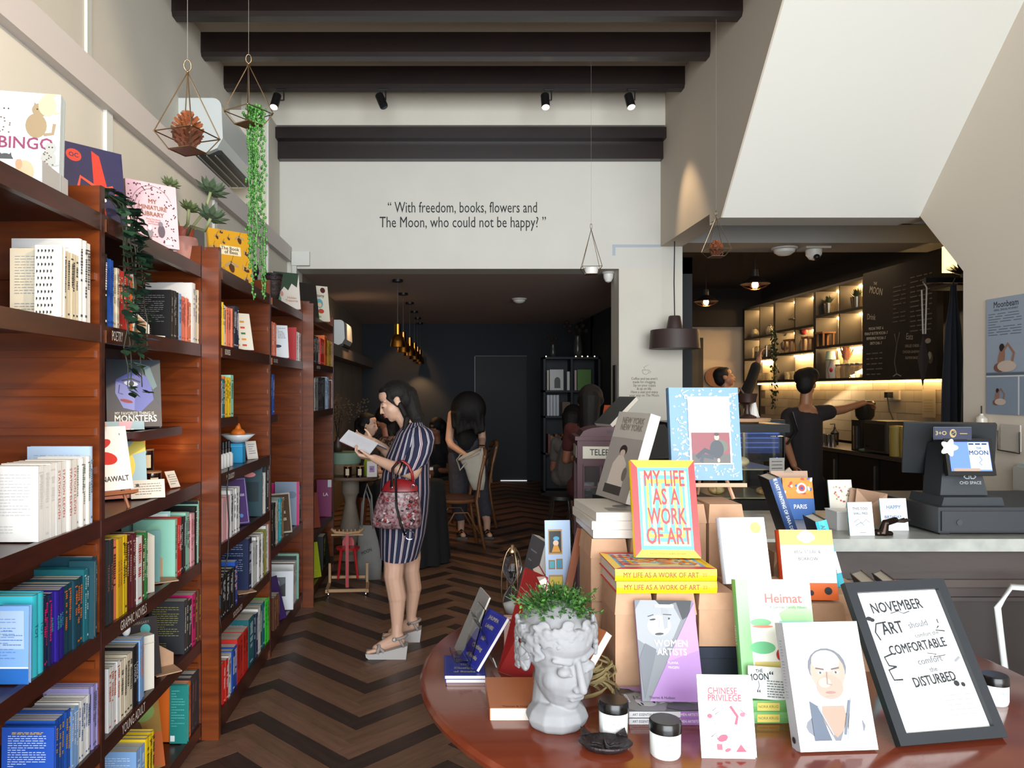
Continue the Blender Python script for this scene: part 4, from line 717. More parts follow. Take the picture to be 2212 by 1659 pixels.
# succulents
o = thing('succulent_plant', 'artificial succulent with four grey-green rosettes in a pink pot', 'plant', (-1.16, 3.42, 2.10))
part('pot', o, lambda b: b.lathe([(.05, 0), (.065, .11), (.06, .13), (.05, .13), (.045, .1), (.001, .1)], C('#b07a70', .6)), True, 40)
part('pot_rim', o, lambda b: b.lathe([(.045, .128), (.05, .175), (.046, .175), (.04, .13)], C('#8a3a28', .6)), True, 40)
SG = [C('#56663f', .5), C('#4a5c46', .5), C('#63734c', .5)]
def rosette(c, r, tilt, m):
    b = MB(); b.add([(0, 0, 0), (.2 * r, .35 * r, .02 * r), (.16 * r, .7 * r, .08 * r), (0, 1.0 * r, .16 * r), (-.16 * r, .7 * r, .08 * r), (-.2 * r, .35 * r, .02 * r), (0, .5 * r, -.06 * r)], [(0, 1, 6), (1, 2, 6), (2, 3, 6), (3, 4, 6), (4, 5, 6), (5, 0, 6), (0, 5, 4, 3, 2, 1)], m); me = b.mesh('leaf')
    for ring, (n_, el, sc) in enumerate(((9, 8, 1), (8, 32, .85), (6, 58, .62))):
        for i in range(n_):
            l = bpy.data.objects.new('leaf', me); COL.objects.link(l); l.parent = o
            l.matrix_local = T(Vector(c)) @ tilt @ RZ(360 / n_ * i + ring * 17) @ RX(el) @ Matrix.Scale(sc, 4)
cs = []
for (px, py, Y, r, m) in ((367, 400, 3.3, .05, 2), (408, 452, 3.3, .055, 0), (455, 415, 3.35, .085, 1), (455, 472, 3.2, .08, 1)):
    p = W(px, py, Y) - Vector((-1.16, 3.42, 2.10)); cs.append(p); rosette(p, r, RX(-20) @ RY(15), SG[m])
for p in cs: part('stem', o, lambda b: b.tube([(0, 0, .1), (p.x * .3, p.y * .3, .17), (p.x * .8, p.y * .8, p.z * .75), p], .007, C('#7d8560', .6)), True)
# black basket with head, leaf book, dark board, anatomy book
o = thing('basket', 'black woven basket with a small carved head behind it, on the bookcase top', 'basket', (-1.06, 4.78, 2.103)); wv = C('#1c1012', .6, kind='noise', h2='#33201f', scale=60, bump=.6)
part('weave', o, lambda b: b.lathe([(.03, 0), (.045, .05), (.062, .17), (.066, .175), (.058, .175), (.03, .02), (.001, .015)], wv, seg=24, sy=.9), True)
for k in range(6): part('hoop', o, lambda b: b.lathe([(.036 + k * .0052, .02 + k * .028), (.039 + k * .0052, .026 + k * .028), (.036 + k * .0052, .032 + k * .028)], BLACK, seg=24, sy=.9), True)
b = MB(); b.lathe([(.028, 0), (.026, .1), (.012, .13), (.012, .18)], BLACK); b.ell((0, 0, .215), (.022, .026, .035), BLACK); b.cap((0, -.024, .215), (0, -.03, .205), .006, .006, BLACK); b.ell((0, 0, .245), (.016, .016, .014), BLACK)
o = b.obj('carved_head', smooth=True); o.location = (-1.20, 4.92, 2.103); tag(o, 'slim black carved bust rising behind the woven basket', 'figurine')
lean((-1.05, 5.18, 2.103), .19, .25, .02, 36, 8, '#cfc9c0', 'pale book with hanging dark green leaves', [('p', [(0, 1), (.1, .6), (.25, .45), (.4, .6), (.55, .5), (.7, .7), (.9, .6), (1, 1)], '#27402f'), ('e', .15, .25, .12, .18, '#5a8a6a'), ('e', .3, .4, .06, .1, '#c08a80'), ('t', 'Hidden', .68, .3, .12, '#b07a60'), ('t', 'Treasures', .66, .22, .12, '#b07a60')])
lean((-1.12, 5.80, 2.103), .46, .28, .02, 48, 9, '#1d1a18', 'wide dark game board leaning on the bookcase top with a white card print', [('r', .2, .45, .3, .5, '#dcdcda'), ('t', "IT'S", .32, .88, .08, '#222', .9), ('t', 'A', .27, .8, .08, '#222'), ('e', .36, .2, .12, .12, '#8a1c44'), ('e', .38, .24, .04, .04, '#18181c'), ('l', [(.4, .5), (.42, .9)], .01, '#88888a')], cat='board game', name='game_board')
lean((-.985, 6.12, 2.103), .19, .29, .02, 38, 9, '#cfc8b8', 'cream anatomy book with colourful drawings, last on the bookcase tops', [('e', .3, .9, .1, .06, '#c07040', 20), ('e', .75, .88, .12, .12, '#4a1c1c'), ('t', 'anatomy', .52, .72, .19, '#2a2c2c', .85), ('e', .55, .5, .17, .2, '#5aa0a8'), ('e', .55, .46, .1, .1, '#d8b890'), ('e', .6, .28, .14, .1, '#b04030'), ('e', .3, .3, .1, .08, '#8ab0c0', 30), ('e', .4, .12, .2, .06, '#8aa860')])
# ================================================================== hanging wire planters
def hanger(px, py_ring, Y, label, up, rot=20, drop=.055, apex=.215, r=.108):
    p = W(px, py_ring, Y); o = thing('hanging_terrarium', label, 'hanging planter', p, rot)
    q = [Vector((r * math.cos(i * math.pi / 2), r * math.sin(i * math.pi / 2), 0)) for i in range(4)]; lo = [Vector((.062 * math.cos(i * math.pi / 2), .062 * math.sin(i * math.pi / 2), -drop)) for i in range(4)]; ap = Vector((0, 0, apex))
    def f(b):
        for i in range(4): b.cyl(q[i], q[(i + 1) % 4], .0022, BRASS, 6); b.cyl(q[i], ap, .0022, BRASS, 6); b.cyl(q[i], lo[i], .0022, BRASS, 6); b.cyl(lo[i], lo[(i + 1) % 4], .0022, BRASS, 6)
        for v in q: b.ell(v, .0032, BRASS, seg=6, ring=4)
    part('wire_frame', o, f)
    part('base_plate', o, lambda b: b.add([l + Vector((0, 0, .0)) for l in lo] + [l + Vector((0, 0, .003)) for l in lo], [(3, 2, 1, 0), (4, 5, 6, 7)] + [(i, (i + 1) % 4, (i + 1) % 4 + 4, i + 4) for i in range(4)], C('#6f4632', .5)))
    part('ring', o, lambda b: (b.tube([(.012 * math.cos(a), 0, apex + .024 + .02 * math.sin(a)) for a in [k * .524 for k in range(12)]], .0022, BRASS, 6, True), b.ell((0, 0, apex + .002), .005, BRASS, seg=8, ring=6)), True)
    part('thread', o, lambda b: b.cyl((0, 0, apex + .04), (0, 0, up - p.z), .0007, C('#8d8b85', .6), 5))
    return p
def pinecone(p, s, label, drop=.052):
    o = thing('pine_cone', label, 'pine cone', p + Vector((0, 0, -drop)), 10); m = C('#6a3a22', .6, kind='noise', h2='#4a2a1c', scale=20); m2 = C('#8a4c2a', .6)
    part('core', o, lambda b: b.ell((0, 0, .06 * s), (.03 * s, .03 * s, .055 * s), m), True)
    k = 0
    for ring in range(10):
        z = .008 + ring * .0112; rr = .043 * math.sin(math.pi * min(1, (ring + 1.6) / 11.5)) ** .7; n_ = max(4, 11 - ring // 2)
        def f(b):
            for i in range(n_):
                a = 2 * math.pi * (i + .5 * (ring % 2)) / n_; u = Vector((math.cos(a), math.sin(a), 0)); w = Vector((-u.y, u.x, 0)); c = Vector((0, 0, z * s)) + u * rr * s * .55
                t_ = c + u * rr * s * .62 + Vector((0, 0, .012 * s)); h = .0085 * s
                b.add([c - w * h, c + w * h, t_ + w * h * .7, t_ - w * h * .7, c - Vector((0, 0, h)), t_ + u * .003 * s - Vector((0, 0, h * .5))], [(0, 1, 2, 3), (1, 4, 5, 2), (4, 0, 3, 5), (2, 5, 3)], m if ring < 5 else m2)
        q = part('scale_ring', o, f)
    return o
p = hanger(405, 292, 2.62, 'brass wire terrarium holding a large pine cone, nearest the bookcases', 4.28, rot=25); pinecone(p, 1.08, 'large reddish-brown pine cone in the nearest wire terrarium')
p = hanger(537, 243, 3.40, 'brass wire terrarium with the long trailing string-of-pearls plant', 4.28, rot=12)
o = thing('trailing_pearls_plant', 'bright green string-of-pearls plant trailing from the wire terrarium', 'plant', p); GR = C('#4c8a3c', .4); GR2 = C('#356f2e', .4); rg = random.Random(3); PP = W(548, 243, 3.40) - p
st = []
for s in range(11):
    x = rg.uniform(-.035, .045); y = rg.uniform(-.03, .05); ln = rg.choice([.83, .8, .7, .45, .3, .6]); pts = [Vector((0, 0, .01)), Vector((PP.x + x, y, .02))] + [Vector((PP.x + x + rg.uniform(-.006, .006), y + rg.uniform(-.006, .006), -ln * (i + 1) / 12)) for i in range(12)]; st.append(pts)
part('stem', o, lambda b: [b.tube(q, .0013, C('#5c9a48', .5), 4) for q in st])
def pearls(b):
    for q in st:
        L_ = 0
        for a, c in zip(q[1:], q[2:]):
            n_ = max(2, int((c - a).length / .0105))
            for i in range(n_):
                pt = a.lerp(c, i / n_) + Vector((rg.uniform(-.012, .012), rg.uniform(-.012, .012), rg.uniform(-.004, .004))); b.ell(pt, (.0056, .0056, .007), rg.choice([GR, GR2]), seg=6, ring=4)
    for i in range(60): b.ell((rg.uniform(-.02, .06), rg.uniform(-.05, .05), rg.uniform(-.02, .03)), .0075, rg.choice([GR, GR2]), seg=6, ring=4)
q = part('pearls', o, pearls, True); q['kind'] = 'stuff'
p = hanger(1277, 578, 6.0, 'brass wire terrarium with a white candle before the quotation wall', 4.28, rot=40, apex=.30)
o = thing('tealight', 'white candle in a low round glass in the wire terrarium', 'candle', p + Vector((0, 0, -.052))); part('glass', o, lambda b: b.lathe([(.05, 0), (.055, .05), (.05, .05), (.001, .045)], C('#e6e4de', .3)), True, 40); part('wick', o, lambda b: b.cyl((0, 0, .045), (0, 0, .06), .002, BLACK, 6))
p = hanger(1547, 541, 5.25, 'brass wire terrarium with a small pine cone below the stair bulkhead', 4.28, rot=44, apex=.23, drop=.045); pinecone(p, .95, 'small reddish pine cone in the wire terrarium by the stairs', .045)
# ================================================================== pendant lamps
o = thing('pendant_lamp', 'large brown metal pendant lamp hanging before the white pillar', 'lamp', (2.1, 6.9, 1.925)); bm_ = C('#3b2c2a', .55); 
part('shade', o, lambda b: b.lathe([(.222, 0), (.222, .006), (.212, .165), (.207, .17), (.072, .178), (.052, .29), (.045, .297), (.001, .297)], bm_, seg=40), True, 35)
part('shade_lining', o, lambda b: b.lathe([(.219, .001), (.208, .162), (.001, .168)], C('#d9c49a', .5), seg=40), True, 40)
part('bulb', o, lambda b: b.ell((0, 0, .1), .03, C('#ffd9a0', .5, emit=12)), True)
part('cable', o, lambda b: b.tube([(0, 0, .295), (-.005, 0, .6), (0, 0, .97)], .005, BLACK)); light('POINT', 'pendant_light', (2.1, 6.9, 1.98), 34, (1, .72, .42), .04)
def cage(px, py, Y, label):
    p = W(px, py, Y); o = thing('cage_pendant', label, 'lamp', p, 0, 'caged pendant lamps over the cafe bar')
    part('shade', o, lambda b: b.lathe([(.03, .17), (.035, .10), (.10, .05), (.145, .025), (.147, .02), (.10, .04), (.001, .09)], C('#1c130e', .5), seg=24), True, 40)
    part('bulb', o, lambda b: b.ell((0, 0, .015), (.032, .032, .038), C('#ffd49a', .5, emit=22)), True)
    def f(b):
        for i in range(8): a = i * math.pi / 4; u = Vector((math.cos(a), math.sin(a), 0)); b.tube([u * .145 + Vector((0, 0, .02)), u * .11 + Vector((0, 0, -.01)), u * .04 + Vector((0, 0, -.035)), Vector((0, 0, -.037))], .002, C('#8a5a30', .4, 1), 4)
    part('wire_cage', o, f); part('cable', o, lambda b: b.cyl((0, 0, .17), (0, 0, 3.1 - p.z), .004, BLACK, 6)); light('POINT', 'cage_light', p + Vector((0, 0, -.06)), 5, (1, .62, .3), .04)
cage(1631, 618, 7.9, 'caged black pendant lamp nearest the camera dome in the cafe'); cage(1525, 655, 9.5, 'caged black pendant lamp farther back in the cafe')
BR2 = C('#a8702c', .22, 1)
for i, (px, yc) in enumerate(((859, 604), (871, 633), (885, 653), (895, 672), (902, 686), (907, 697))):
    Y = F * 1.14 / (VY - yc); X = (px - VX) * Y / F
    o = thing('brass_pendant', 'brass bottle-shaped pendant lamp, %s in the row of six, counting from the entrance' % ORD[i], 'lamp', (X, Y, 1.995), 0, 'row of six brass pendants in the rear room')
    part('shade', o, lambda b: b.lathe([(.078, 0), (.07, .055), (.062, .1), (.034, .13), (.032, .235), (.001, .24)], BR2, seg=20), True, 35)
    part('bulb', o, lambda b: b.lathe([(.001, .004), (.07, .006)], C('#ffb860', .5, emit=2.2), seg=16)); part('cable', o, lambda b: b.cyl((0, 0, .235), (0, 0, .685), .003, BLACK, 6)); part('ceiling_rose', o, lambda b: b.lathe([(.055, .695), (.055, .67), (.02, .665)], BLACK), True, 40)
    if i in (0, 2, 5): light('SPOT', 'brass_pendant_light', (X, Y, 1.98), 30, (1, .55, .22), .03, aim=(X, Y + .001, 0), spot=100)
light('SPOT', 'rear_spot_light', (-.6, 12.2, 2.6), 30, (1, .5, .22), .05, aim=(-.6, 13.1, 1.7), spot=60)
light('SPOT', 'rear_wall_light', (-.9, 9.2, 2.6), 30, (1, .6, .32), .05, aim=(-1.37, 9.6, 1.5), spot=80)
# ================================================================== round display table
TZ = .75; TW = C('#6b2c19', .16, coat=.5, kind='wood', h2='#7a3822', scale=2, sv=(1, 8, 1))
o = thing('round_table', 'large round polished red-brown wooden table carrying the book display', 'table', (.79, 2.16, 0))
part('tabletop', o, lambda b: b.lathe([(.80, TZ - .045), (.83, TZ - .04), (.85, TZ - .028), (.853, TZ - .015), (.846, TZ - .004), (.835, TZ), (.001, TZ)], TW, seg=96), False, None)
bpy.data.objects[o.children[0].name].data.polygons.foreach_set('use_smooth', [True] * len(o.children[0].data.polygons)); o.children[0].data.set_sharp_from_angle(angle=R(30))
part('pedestal', o, lambda b: b.lathe([(.10, .08), (.07, .2), (.09, .4), (.06, .55), (.14, TZ - .045)], TW, seg=24), True, 40)
for i in range(4): part('foot', o, lambda b: b.tube([(0, 0, .12), (.2 * math.cos(i * 1.571), .2 * math.sin(i * 1.571), .1), (.42 * math.cos(i * 1.571), .42 * math.sin(i * 1.571), .03)], [.05, .04, .028], TW, 8), True)
def kraft(x0, x1, y0, y1, z0, z1, label, m=KRAFT, grp='kraft archive boxes on the round table'):
    o = thing('kraft_box', label, 'box', ((x0 + x1) / 2, (y0 + y1) / 2, z0), 0, grp); w, d, h = (x1 - x0) / 2, (y1 - y0) / 2, z1 - z0; lh = min(.055, h * .3)
    part('box_body', o, lambda b: b.box((-w + .002, -d + .002, 0), (w - .002, d - .002, h - lh + .004), m))
    def f(b): k = .006; b.add([(-w, -d, h - lh), (w, -d, h - lh), (w, d, h - lh), (-w, d, h - lh), (-w + k, -d + k * 1.5, h), (w - k, -d + k * 1.5, h), (w - k, d - k, h), (-w + k, d - k, h)], [(4, 5, 6, 7), (0, 1, 5, 4), (1, 2, 6, 5), (2, 3, 7, 6), (3, 0, 4, 7)], m)
    part('lid', o, f); part('tuck_slot', o, lambda b: b.box((w - .002, -d - .0005, h * .45), (w - .0005, -d + .002, h * .62), C('#6a4a34', .9)))
    return o
kraft(.45, .552, 1.99, 2.165, TZ, 1.02, 'tall kraft box standing under the left end of the yellow art books')
kraft(.556, .664, 1.99, 2.165, TZ, 1.02, 'tall kraft box behind the purple women artists book')
kraft(.668, .772, 1.99, 2.165, .882, 1.02, 'kraft box standing on the navy box')
b = MB(); b.box((.668, 1.99, TZ), (.772, 2.165, .88), C('#1a2233', .6)); o = b.obj('navy_box'); tag(o, 'navy blue box under the short kraft box', 'box'); part('lid_seam', o, lambda b: b.box((.667, 1.9895, .85), (.773, 2.166, .852), C('#0f1520', .6)))
kraft(.776, .955, 2.03, 2.18, TZ, 1.02, 'kraft box hidden mostly behind the Heimat book'); kraft(.96, 1.1, 2.075, 2.27, TZ, .968, 'kraft box under the orange book')
kraft(1.11, 1.25, 2.17, 2.42, TZ, .968, 'kraft box under the turquoise-spined book'); kraft(1.06, 1.22, 2.44, 2.62, TZ, 1.03, 'kraft box under the tall dark blue book')
kraft(.43, .54, 2.215, 2.40, TZ, .935, 'lower kraft box of the rear stack beside the blue print card'); kraft(.43, .54, 2.215, 2.40, .937, 1.117, 'upper kraft box of the rear stack, under the pale books')
kraft(.545, .66, 2.215, 2.40, TZ, 1.117, 'kraft box behind the leaning yellow art book'); kraft(.67, .78, 2.25, 2.42, TZ, 1.213, 'tall rear kraft box under the easel, nearer the yellow book')
kraft(.785, .892, 2.25, 2.42, TZ, 1.213, 'tall rear kraft box under the easel, nearer the white book')
# my life as a work of art
def stripes():
    o = [('p', [(0, 0), (1, 0), (.9, .08), (.1, .08)], '#e8c000'), ('p', [(0, 1), (1, 1), (.9, .92), (.1, .92)], '#e8c000'), ('p', [(0, 0), (.1, .08), (.1, .92), (0, 1)], '#c8201c'), ('p', [(1, 0), (.9, .08), (.9, .92), (1, 1)], '#c8201c'), ('r', .1, .08, .8, .84, '#4fa8cf')]
    for i, c in enumerate(['#e9d38a', '#4fa8cf', '#efc53a', '#4fa8cf']): k = .04 * (i + 1); o.append(('r', .1 + k, .08 + k, .8 - 2 * k, .84 - 2 * k, c))
    for i in range(4): o.append(('r', .3 + i * .11, .26, .05, .5, ['#efd48a', '#f2cf58'][i % 2]))
    return o
myl = stripes() + [('t', 'MY LIFE', .51, .80, .36, '#bf1f1d', .53), ('t', 'AS A', .52, .61, .36, '#bf1f1d', .55), ('t', 'WORK', .52, .41, .36, '#bf1f1d', .52), ('t', 'OF ART', .53, .21, .36, '#bf1f1d', .56), ('t', 'KATYA TYLEVICH & BEN EASTHAM', .5, .04, .035, '#8a5a10')]
ms = [('v', 'MY LIFE AS A WORK OF ART', .5, .55, .62, '#8a4a14', .80), ('v', '22', .5, .12, .4, '#a8721c')]
lean((.622, 2.11, 1.086), .178, .272, .026, -3, 16, '#c8201c', 'red, yellow and blue book reading My Life As A Work Of Art, leaning upright', myl, spinecol='#e6c400', spine=[('v', 'MY LIFE AS A WORK OF ART', .5, .55, .5, '#8a5a10', .9)], group='copies of the yellow art book')
flat((.585, 2.09, 1.021), .2, .262, .031, 90, '#c8201c', 'lower of the two flat yellow-spined art books', front=myl, spine=ms, spinecol='#e6c400', group='copies of the yellow art book')
flat((.583, 2.09, 1.053), .2, .265, .031, 90, '#c8201c', 'upper of the two flat yellow-spined art books, directly under the leaning copy', front=myl, spine=ms, spinecol='#e6c400', group='copies of the yellow art book')
# pale photo books and the leaning grey one
for i in range(3): flat((.552 - .008 * (i == 1), 2.365, 1.119 + i * .0255), .225, .285, .025, 1.5 * i, '#c9c2b6', ['lowest', 'middle', 'topmost'][i] + ' of three pale photo books lying on the rear kraft boxes', hard=False, front=[('e', .6, .4, .25, .15, '#6a6a68'), ('r', .2, .1, .6, .2, '#8a8680')] if i == 2 else None, pages='#e6e4de', group='pale photo books lying flat')
grey = [('r', 0, 0, 1, .7, '#8f8a84'), ('e', .5, .56, .12, .08, '#23201f'), ('e', .5, .53, .08, .05, '#b9a799'), ('p', [(.25, .15), (.75, .15), (.7, .42), (.55, .5), (.4, .5), (.28, .4)], '#c0b5aa'), ('r', .2, .06, .55, .1, '#3a3836'), ('e', .72, .3, .07, .1, '#6a625c'), ('t', 'NEW YORK', .55, .9, .13, '#7d7468'), ('t', 'NEW YORK', .55, .82, .13, '#7d7468')]
lean((.555, 2.455, 1.196), .225, .29, .035, -78, 17, '#a9a49c', 'thick grey photo book with a seated figure, leaning on the pale books', grey, hard=False, pages='#e9e8e4', spinecol='#b9b4ac')
# marbled book on easel
rg = random.Random(12); mar = []
for i in range(230):
    x, y = rg.uniform(.03, .97), rg.uniform(.02, .98); mar.append(('e', x, y, rg.uniform(.006, .028), rg.uniform(.006, .016), rg.choice(['#d3e0ea', '#c3d3e2', '#aebfd2']), rg.uniform(0, 180)))
for i in range(26):
    x, y = rg.uniform(.05, .95), rg.uniform(.05, .95); mar.append(('l', [(x, y), (min(.99, x + rg.uniform(-.08, .08)), y + .02), (min(.99, max(.01, x + rg.uniform(-.12, .12))), min(.99, y + rg.uniform(.0, .06)))], .008, '#d7e3ec'))
mar += [('r', .26, .17, .60, .73, '#e8eae8'), ('r', .29, .18, .55, .33, '#7a3038'), ('r', .29, .18, .55, .1, '#4a4642'), ('e', .68, .36, .13, .1, '#4e5648'), ('e', .65, .33, .1, .13, '#1f2632'), ('l', [(.62, .27), (.48, .32), (.36, .24)], .07, '#1d2430'), ('l', [(.6, .24), (.45, .26), (.42, .19)], .06, '#252d3a'), ('e', .655, .46, .035, .045, '#d8a888'), ('e', .655, .49, .038, .025, '#2c1c16'), ('e', .67, .21, .02, .03, '#c8a088')]
easel((.83, 2.37, 1.213), 0, .22, .2, 'pale wooden easel holding the blue marbled book', C('#b98a6c', .5), tilt=8)
lean((.815, 2.36, 1.272), .216, .287, .03, 0, 8, '#5f86a8', 'blue marbled hardback with a white panel and a painting of a reclining man', mar, spinecol='#4f6d88')
# white book with yellow dot, orange, teal, blue
lean((.833, 2.085, 1.022), .128, .178, .024, 4, 15, '#e9e9e6', 'plain white book with a round yellow sticker standing on the kraft boxes', [('e', .78, .84, .12, .12, '#e8d060')], spinecol='#c9cfd6', spine=[('v', 'TEXT', .5, .6, .6, '#aab0b6')])
lean((1.015, 2.11, .971), .146, .19, .03, -2, 13, '#d9621e', 'orange and white book reading Beg, Steal & Borrow', [('r', 0, .78, 1, .22, '#e8964a'), ('r', 0, .24, 1, .54, '#e9e6e0'), ('e', .5, .89, .17, .085, '#f2efe8'), ('e', .5, .9, .13, .12, '#f2efe8'), ('t', 'BEG, STEAL &', .5, .68, .085, '#4a4a4a', 1), ('t', 'BORROW', .5, .58, .085, '#4a4a4a', 1), ('e', .82, .13, .07, .07, '#17181c'), ('e', .5, .1, .05, .05, '#2a201c')], spinecol='#c8441c')
lean((1.185, 2.32, .97), .13, .2, .032, 80, 15, '#1b1c1e', 'dark book with turquoise and white spine beside the orange book', None, spinecol='#2fa8bc', spine=[('r', 0, .2, 1, .32, '#d6dfe2'), ('v', 'ARTEMIS', .5, .78, .5, '#145a68'), ('v', 'ART IN FICTION', .5, .36, .3, '#4a5a60')], backcol='#1b1c1e')
lean((1.16, 2.53, 1.032), .16, .245, .034, 80, 18, '#16181f', 'tall black book with dark blue spine reading The Last Painting', None, spinecol='#1c3f74', spine=[('v', 'THE LAST PAINTING OF SARA DE VOS', .5, .62, .42, '#c9d3dc', .88), ('v', 'DOMINIC', .5, .12, .36, '#c9d3dc')], back=lines(.1, .8, .9, .3, 16, '#3a3d48', .008))
lean((1.37, 2.30, TZ), .16, .25, .035, 76, 22, '#6d6552', 'tan book with pale turquoise spine leaning behind the framed notice', None, spinecol='#8fc9d2', backcol='#5f594a')
lean((1.48, 2.38, TZ), .14, .235, .03, 76, 24, '#2c2a2c', 'patterned dark book with a pink spine behind the framed notice', [('e', .5, .5, .3, .3, '#8a8480')], spinecol='#c8485a', back=[('e', .2 + .2 * (i % 4), .1 + .2 * (i // 4), .08, .05, '#8a8480') for i in range(16)])
# acrylic stands
AC = C('#eef2f2', .03, trans=1)
def acrylic(pos, yaw, w, label, h=.13):
    o = thing('acrylic_stand', label, 'stand', M=T(Vector(pos)) @ RZ(yaw)); part('back_plate', o, lambda b: b.box((-w / 2, 0, 0), (w / 2, .003, h), AC, M=RX(-16))); part('ledge', o, lambda b: b.box((-w / 2, -.035, .02), (w / 2, 0, .023), AC)); part('lip', o, lambda b: b.box((-w / 2, -.037, .02), (w / 2, -.035, .035), AC)); part('strut', o, lambda b: b.box((-w / 2, 0, 0), (w / 2, .003, h * .9), AC, M=T((0, .08, 0)) @ RX(22))); return o
acrylic((1.12, 2.36, .97), 80, .1, 'clear acrylic stand behind the turquoise-spined book', .14); acrylic((1.02, 2.52, 1.032), 80, .1, 'clear acrylic stand under the tall dark blue book', .1)
# heimat stack, book, card
for i in range(2): flat((.842, 1.93, TZ + .0275 * i), .19, .27, .027, 90, '#6fae6a', ['lower', 'upper'][i] + ' of two flat green books with yellow spine labels', spine=[('r', .15, .62, .7, .2, '#d9c86a'), ('v', 'NORA KRUG', .5, .72, .34, '#5a6a30', .9)], spinecol='#74b06a', group='flat copies of the green book')
lean((.828, 1.875, .8055), .185, .272, .027, -1, 12, '#e9eadf', 'green-spined book titled Heimat with soft landscape shapes', [('r', 0, 0, .16, 1, '#8cc486'), ('e', .3, .62, .14, .05, '#7fc08c'), ('e', .32, .585, .14, .018, '#e08a70'), ('e', .3, .4, .17, .08, '#6fbf8a'), ('p', [(.55, .7), (.75, .78), (1, .74), (1, .6), (.6, .62)], '#a6d69a'), ('r', .55, .585, .45, .05, '#8fd0c8'), ('r', .18, 0, .82, .28, '#d8c77a'), ('e', .6, .5, .06, .05, '#8a6ab0'), ('e', .56, .34, .09, .09, '#b8322e'), ('t', 'Heimat', .62, .83, .17, '#c8584e', 1), ('t', 'A German Family Album', .68, .755, .05, '#6a9a70')], spinecol='#5fa25c', spine=[('v', 'HEIMAT', .5, .5, .5, '#d8e8c8')])
b = MB(); b.box((-.045, 0, 0), (.045, .002, .075), C('#dfe0dc', .5)); o = b.obj('shop_card'); o.matrix_world = T((.782, 1.838, .806)) @ RX(-12) @ RY(4); tag(o, 'small white card reading The Moon, leaning on the green book', 'card')
moon = [('t', 'THE', .3, .85, .13, '#23303a', .8, 8), ('t', 'MOON', .27, .66, .24, '#23303a', .75, 6), ('l', [(.27, .55), (.3, .4), (.25, .25)], .015, '#4a5a62'), ('t', '“', .62, .72, .3, '#23303a'), ('t', '“', .28, .16, .25, '#23303a')]
art(o, 'card_print', fr((-.045, 0, 0), (1, 0, 0), (0, 0, 1)), .09, .075, moon + lines(.5, .95, .55, .08, 7, '#6a7278', .03, 9))
# women artists
wa = [('p', [(0, 0), (.12, 0), (.98, .97), (.98, 1), (0, 1)], '#6a6e74'), ('p', [(0, .6), (.35, .45), (.6, .62), (.75, .8), (.6, 1), (.1, 1), (0, .9)], '#8f9398'), ('p', [(.35, 1), (.45, .93), (.7, .98), (.78, .8), (.9, .85), (.96, 1)], '#26282c'), ('e', .38, .74, .2, .17, '#c2c4c8', 14), ('e', .28, .8, .055, .016, '#1c1e22', 8), ('e', .52, .81, .055, .02, '#1c1e22', 8), ('p', [(.44, .93), (.56, .9), (.52, .72), (.46, .7)], '#8a8d92'), ('l', [(.2, .83), (.3, .85)], .014, '#2a2c30'), ('l', [(.46, .855), (.6, .85)], .014, '#2a2c30'), ('l', [(.4, .8), (.37, .72), (.42, .705)], .012, '#8a8c92'), ('e', .37, .655, .075, .022, '#2c2e33', 5), ('p', [(.05, .02), (.2, .3), (.3, .5), (.12, .56), (0, .4)], '#5a5e66'), ('p', [(.12, 0), (1, .98), (1, 0)], '#9a6fae'), ('p', [(.45, .38), (1, .98), (1, .5)], '#a77fba'), ('r', .33, .925, .32, .03, '#e0e0e4'), ('t', 'ART ESSENTIALS', .49, .94, .035, '#50525a'),
      ('t', 'WOMEN', .55, .56, .15, '#efe9ee', .95), ('t', 'ARTISTS', .55, .475, .15, '#efe9ee', .9), ('t', 'FLAVIA', .55, .37, .055, '#e0d4e6'), ('t', 'FRIGERI', .55, .325, .055, '#e0d4e6'), ('t', 'Thames & Hudson', .32, .035, .055, '#30203c', 1)]
for i in range(2): flat((.553, 1.9, TZ + .0165 * i), .148, .212, .016, 90, '#cfd0d2', ['lower', 'upper'][i] + ' of two flat purple and white art paperbacks', front=wa, spine=[('r', 0, 0, 1, .42, '#9a6fae'), ('v', 'ART ESSENTIALS', .5, .84, .55, '#3a3a40', .8), ('v', 'WOMEN ARTISTS', .5, .35, .55, '#e8e0ec', .8)], hard=False, pages='#e6e6e4', group='flat copies of the purple art paperback')
lean((.566, 1.875, .785), .15, .242, .016, -3, 24, '#9a6fae', 'purple paperback Women Artists with a black and white face, leaning upright', wa, hard=False)
# chinese privilege zines
cp = [('t', 'CHINESE', .47, .8, .17, '#b8243c', .85), ('t', 'PRIVILEGE', .5, .715, .17, '#b8243c', .85), ('e', .2, .5, .05, .04, '#c03a50'), ('l', [(.25, .56), (.33, .6), (.38, .55), (.3, .52)], .012, '#3a3a4a'), ('l', [(.6, .62), (.72, .5), (.68, .4)], .05, '#c02a4a'), ('e', .82, .52, .05, .04, '#cc5068'), ('l', [(.78, .58), (.9, .52)], .012, '#3a3a4a'), ('e', .42, .24, .1, .06, '#c03050', 20), ('r', .3, .1, .1, .07, '#d0485e'), ('e', .5, .1, .06, .03, '#d0485e', 20), ('p', [(.65, .08), (.85, .08), (.75, .17)], '#c83a54'), ('l', [(.2, .25), (.3, .3), (.32, .22)], .012, '#3a3a4a')] + [('e', .1 + .8 * random.Random(i).random(), .1 + .5 * random.Random(i + 50).random(), .01, .006, '#c0485a') for i in range(26)]
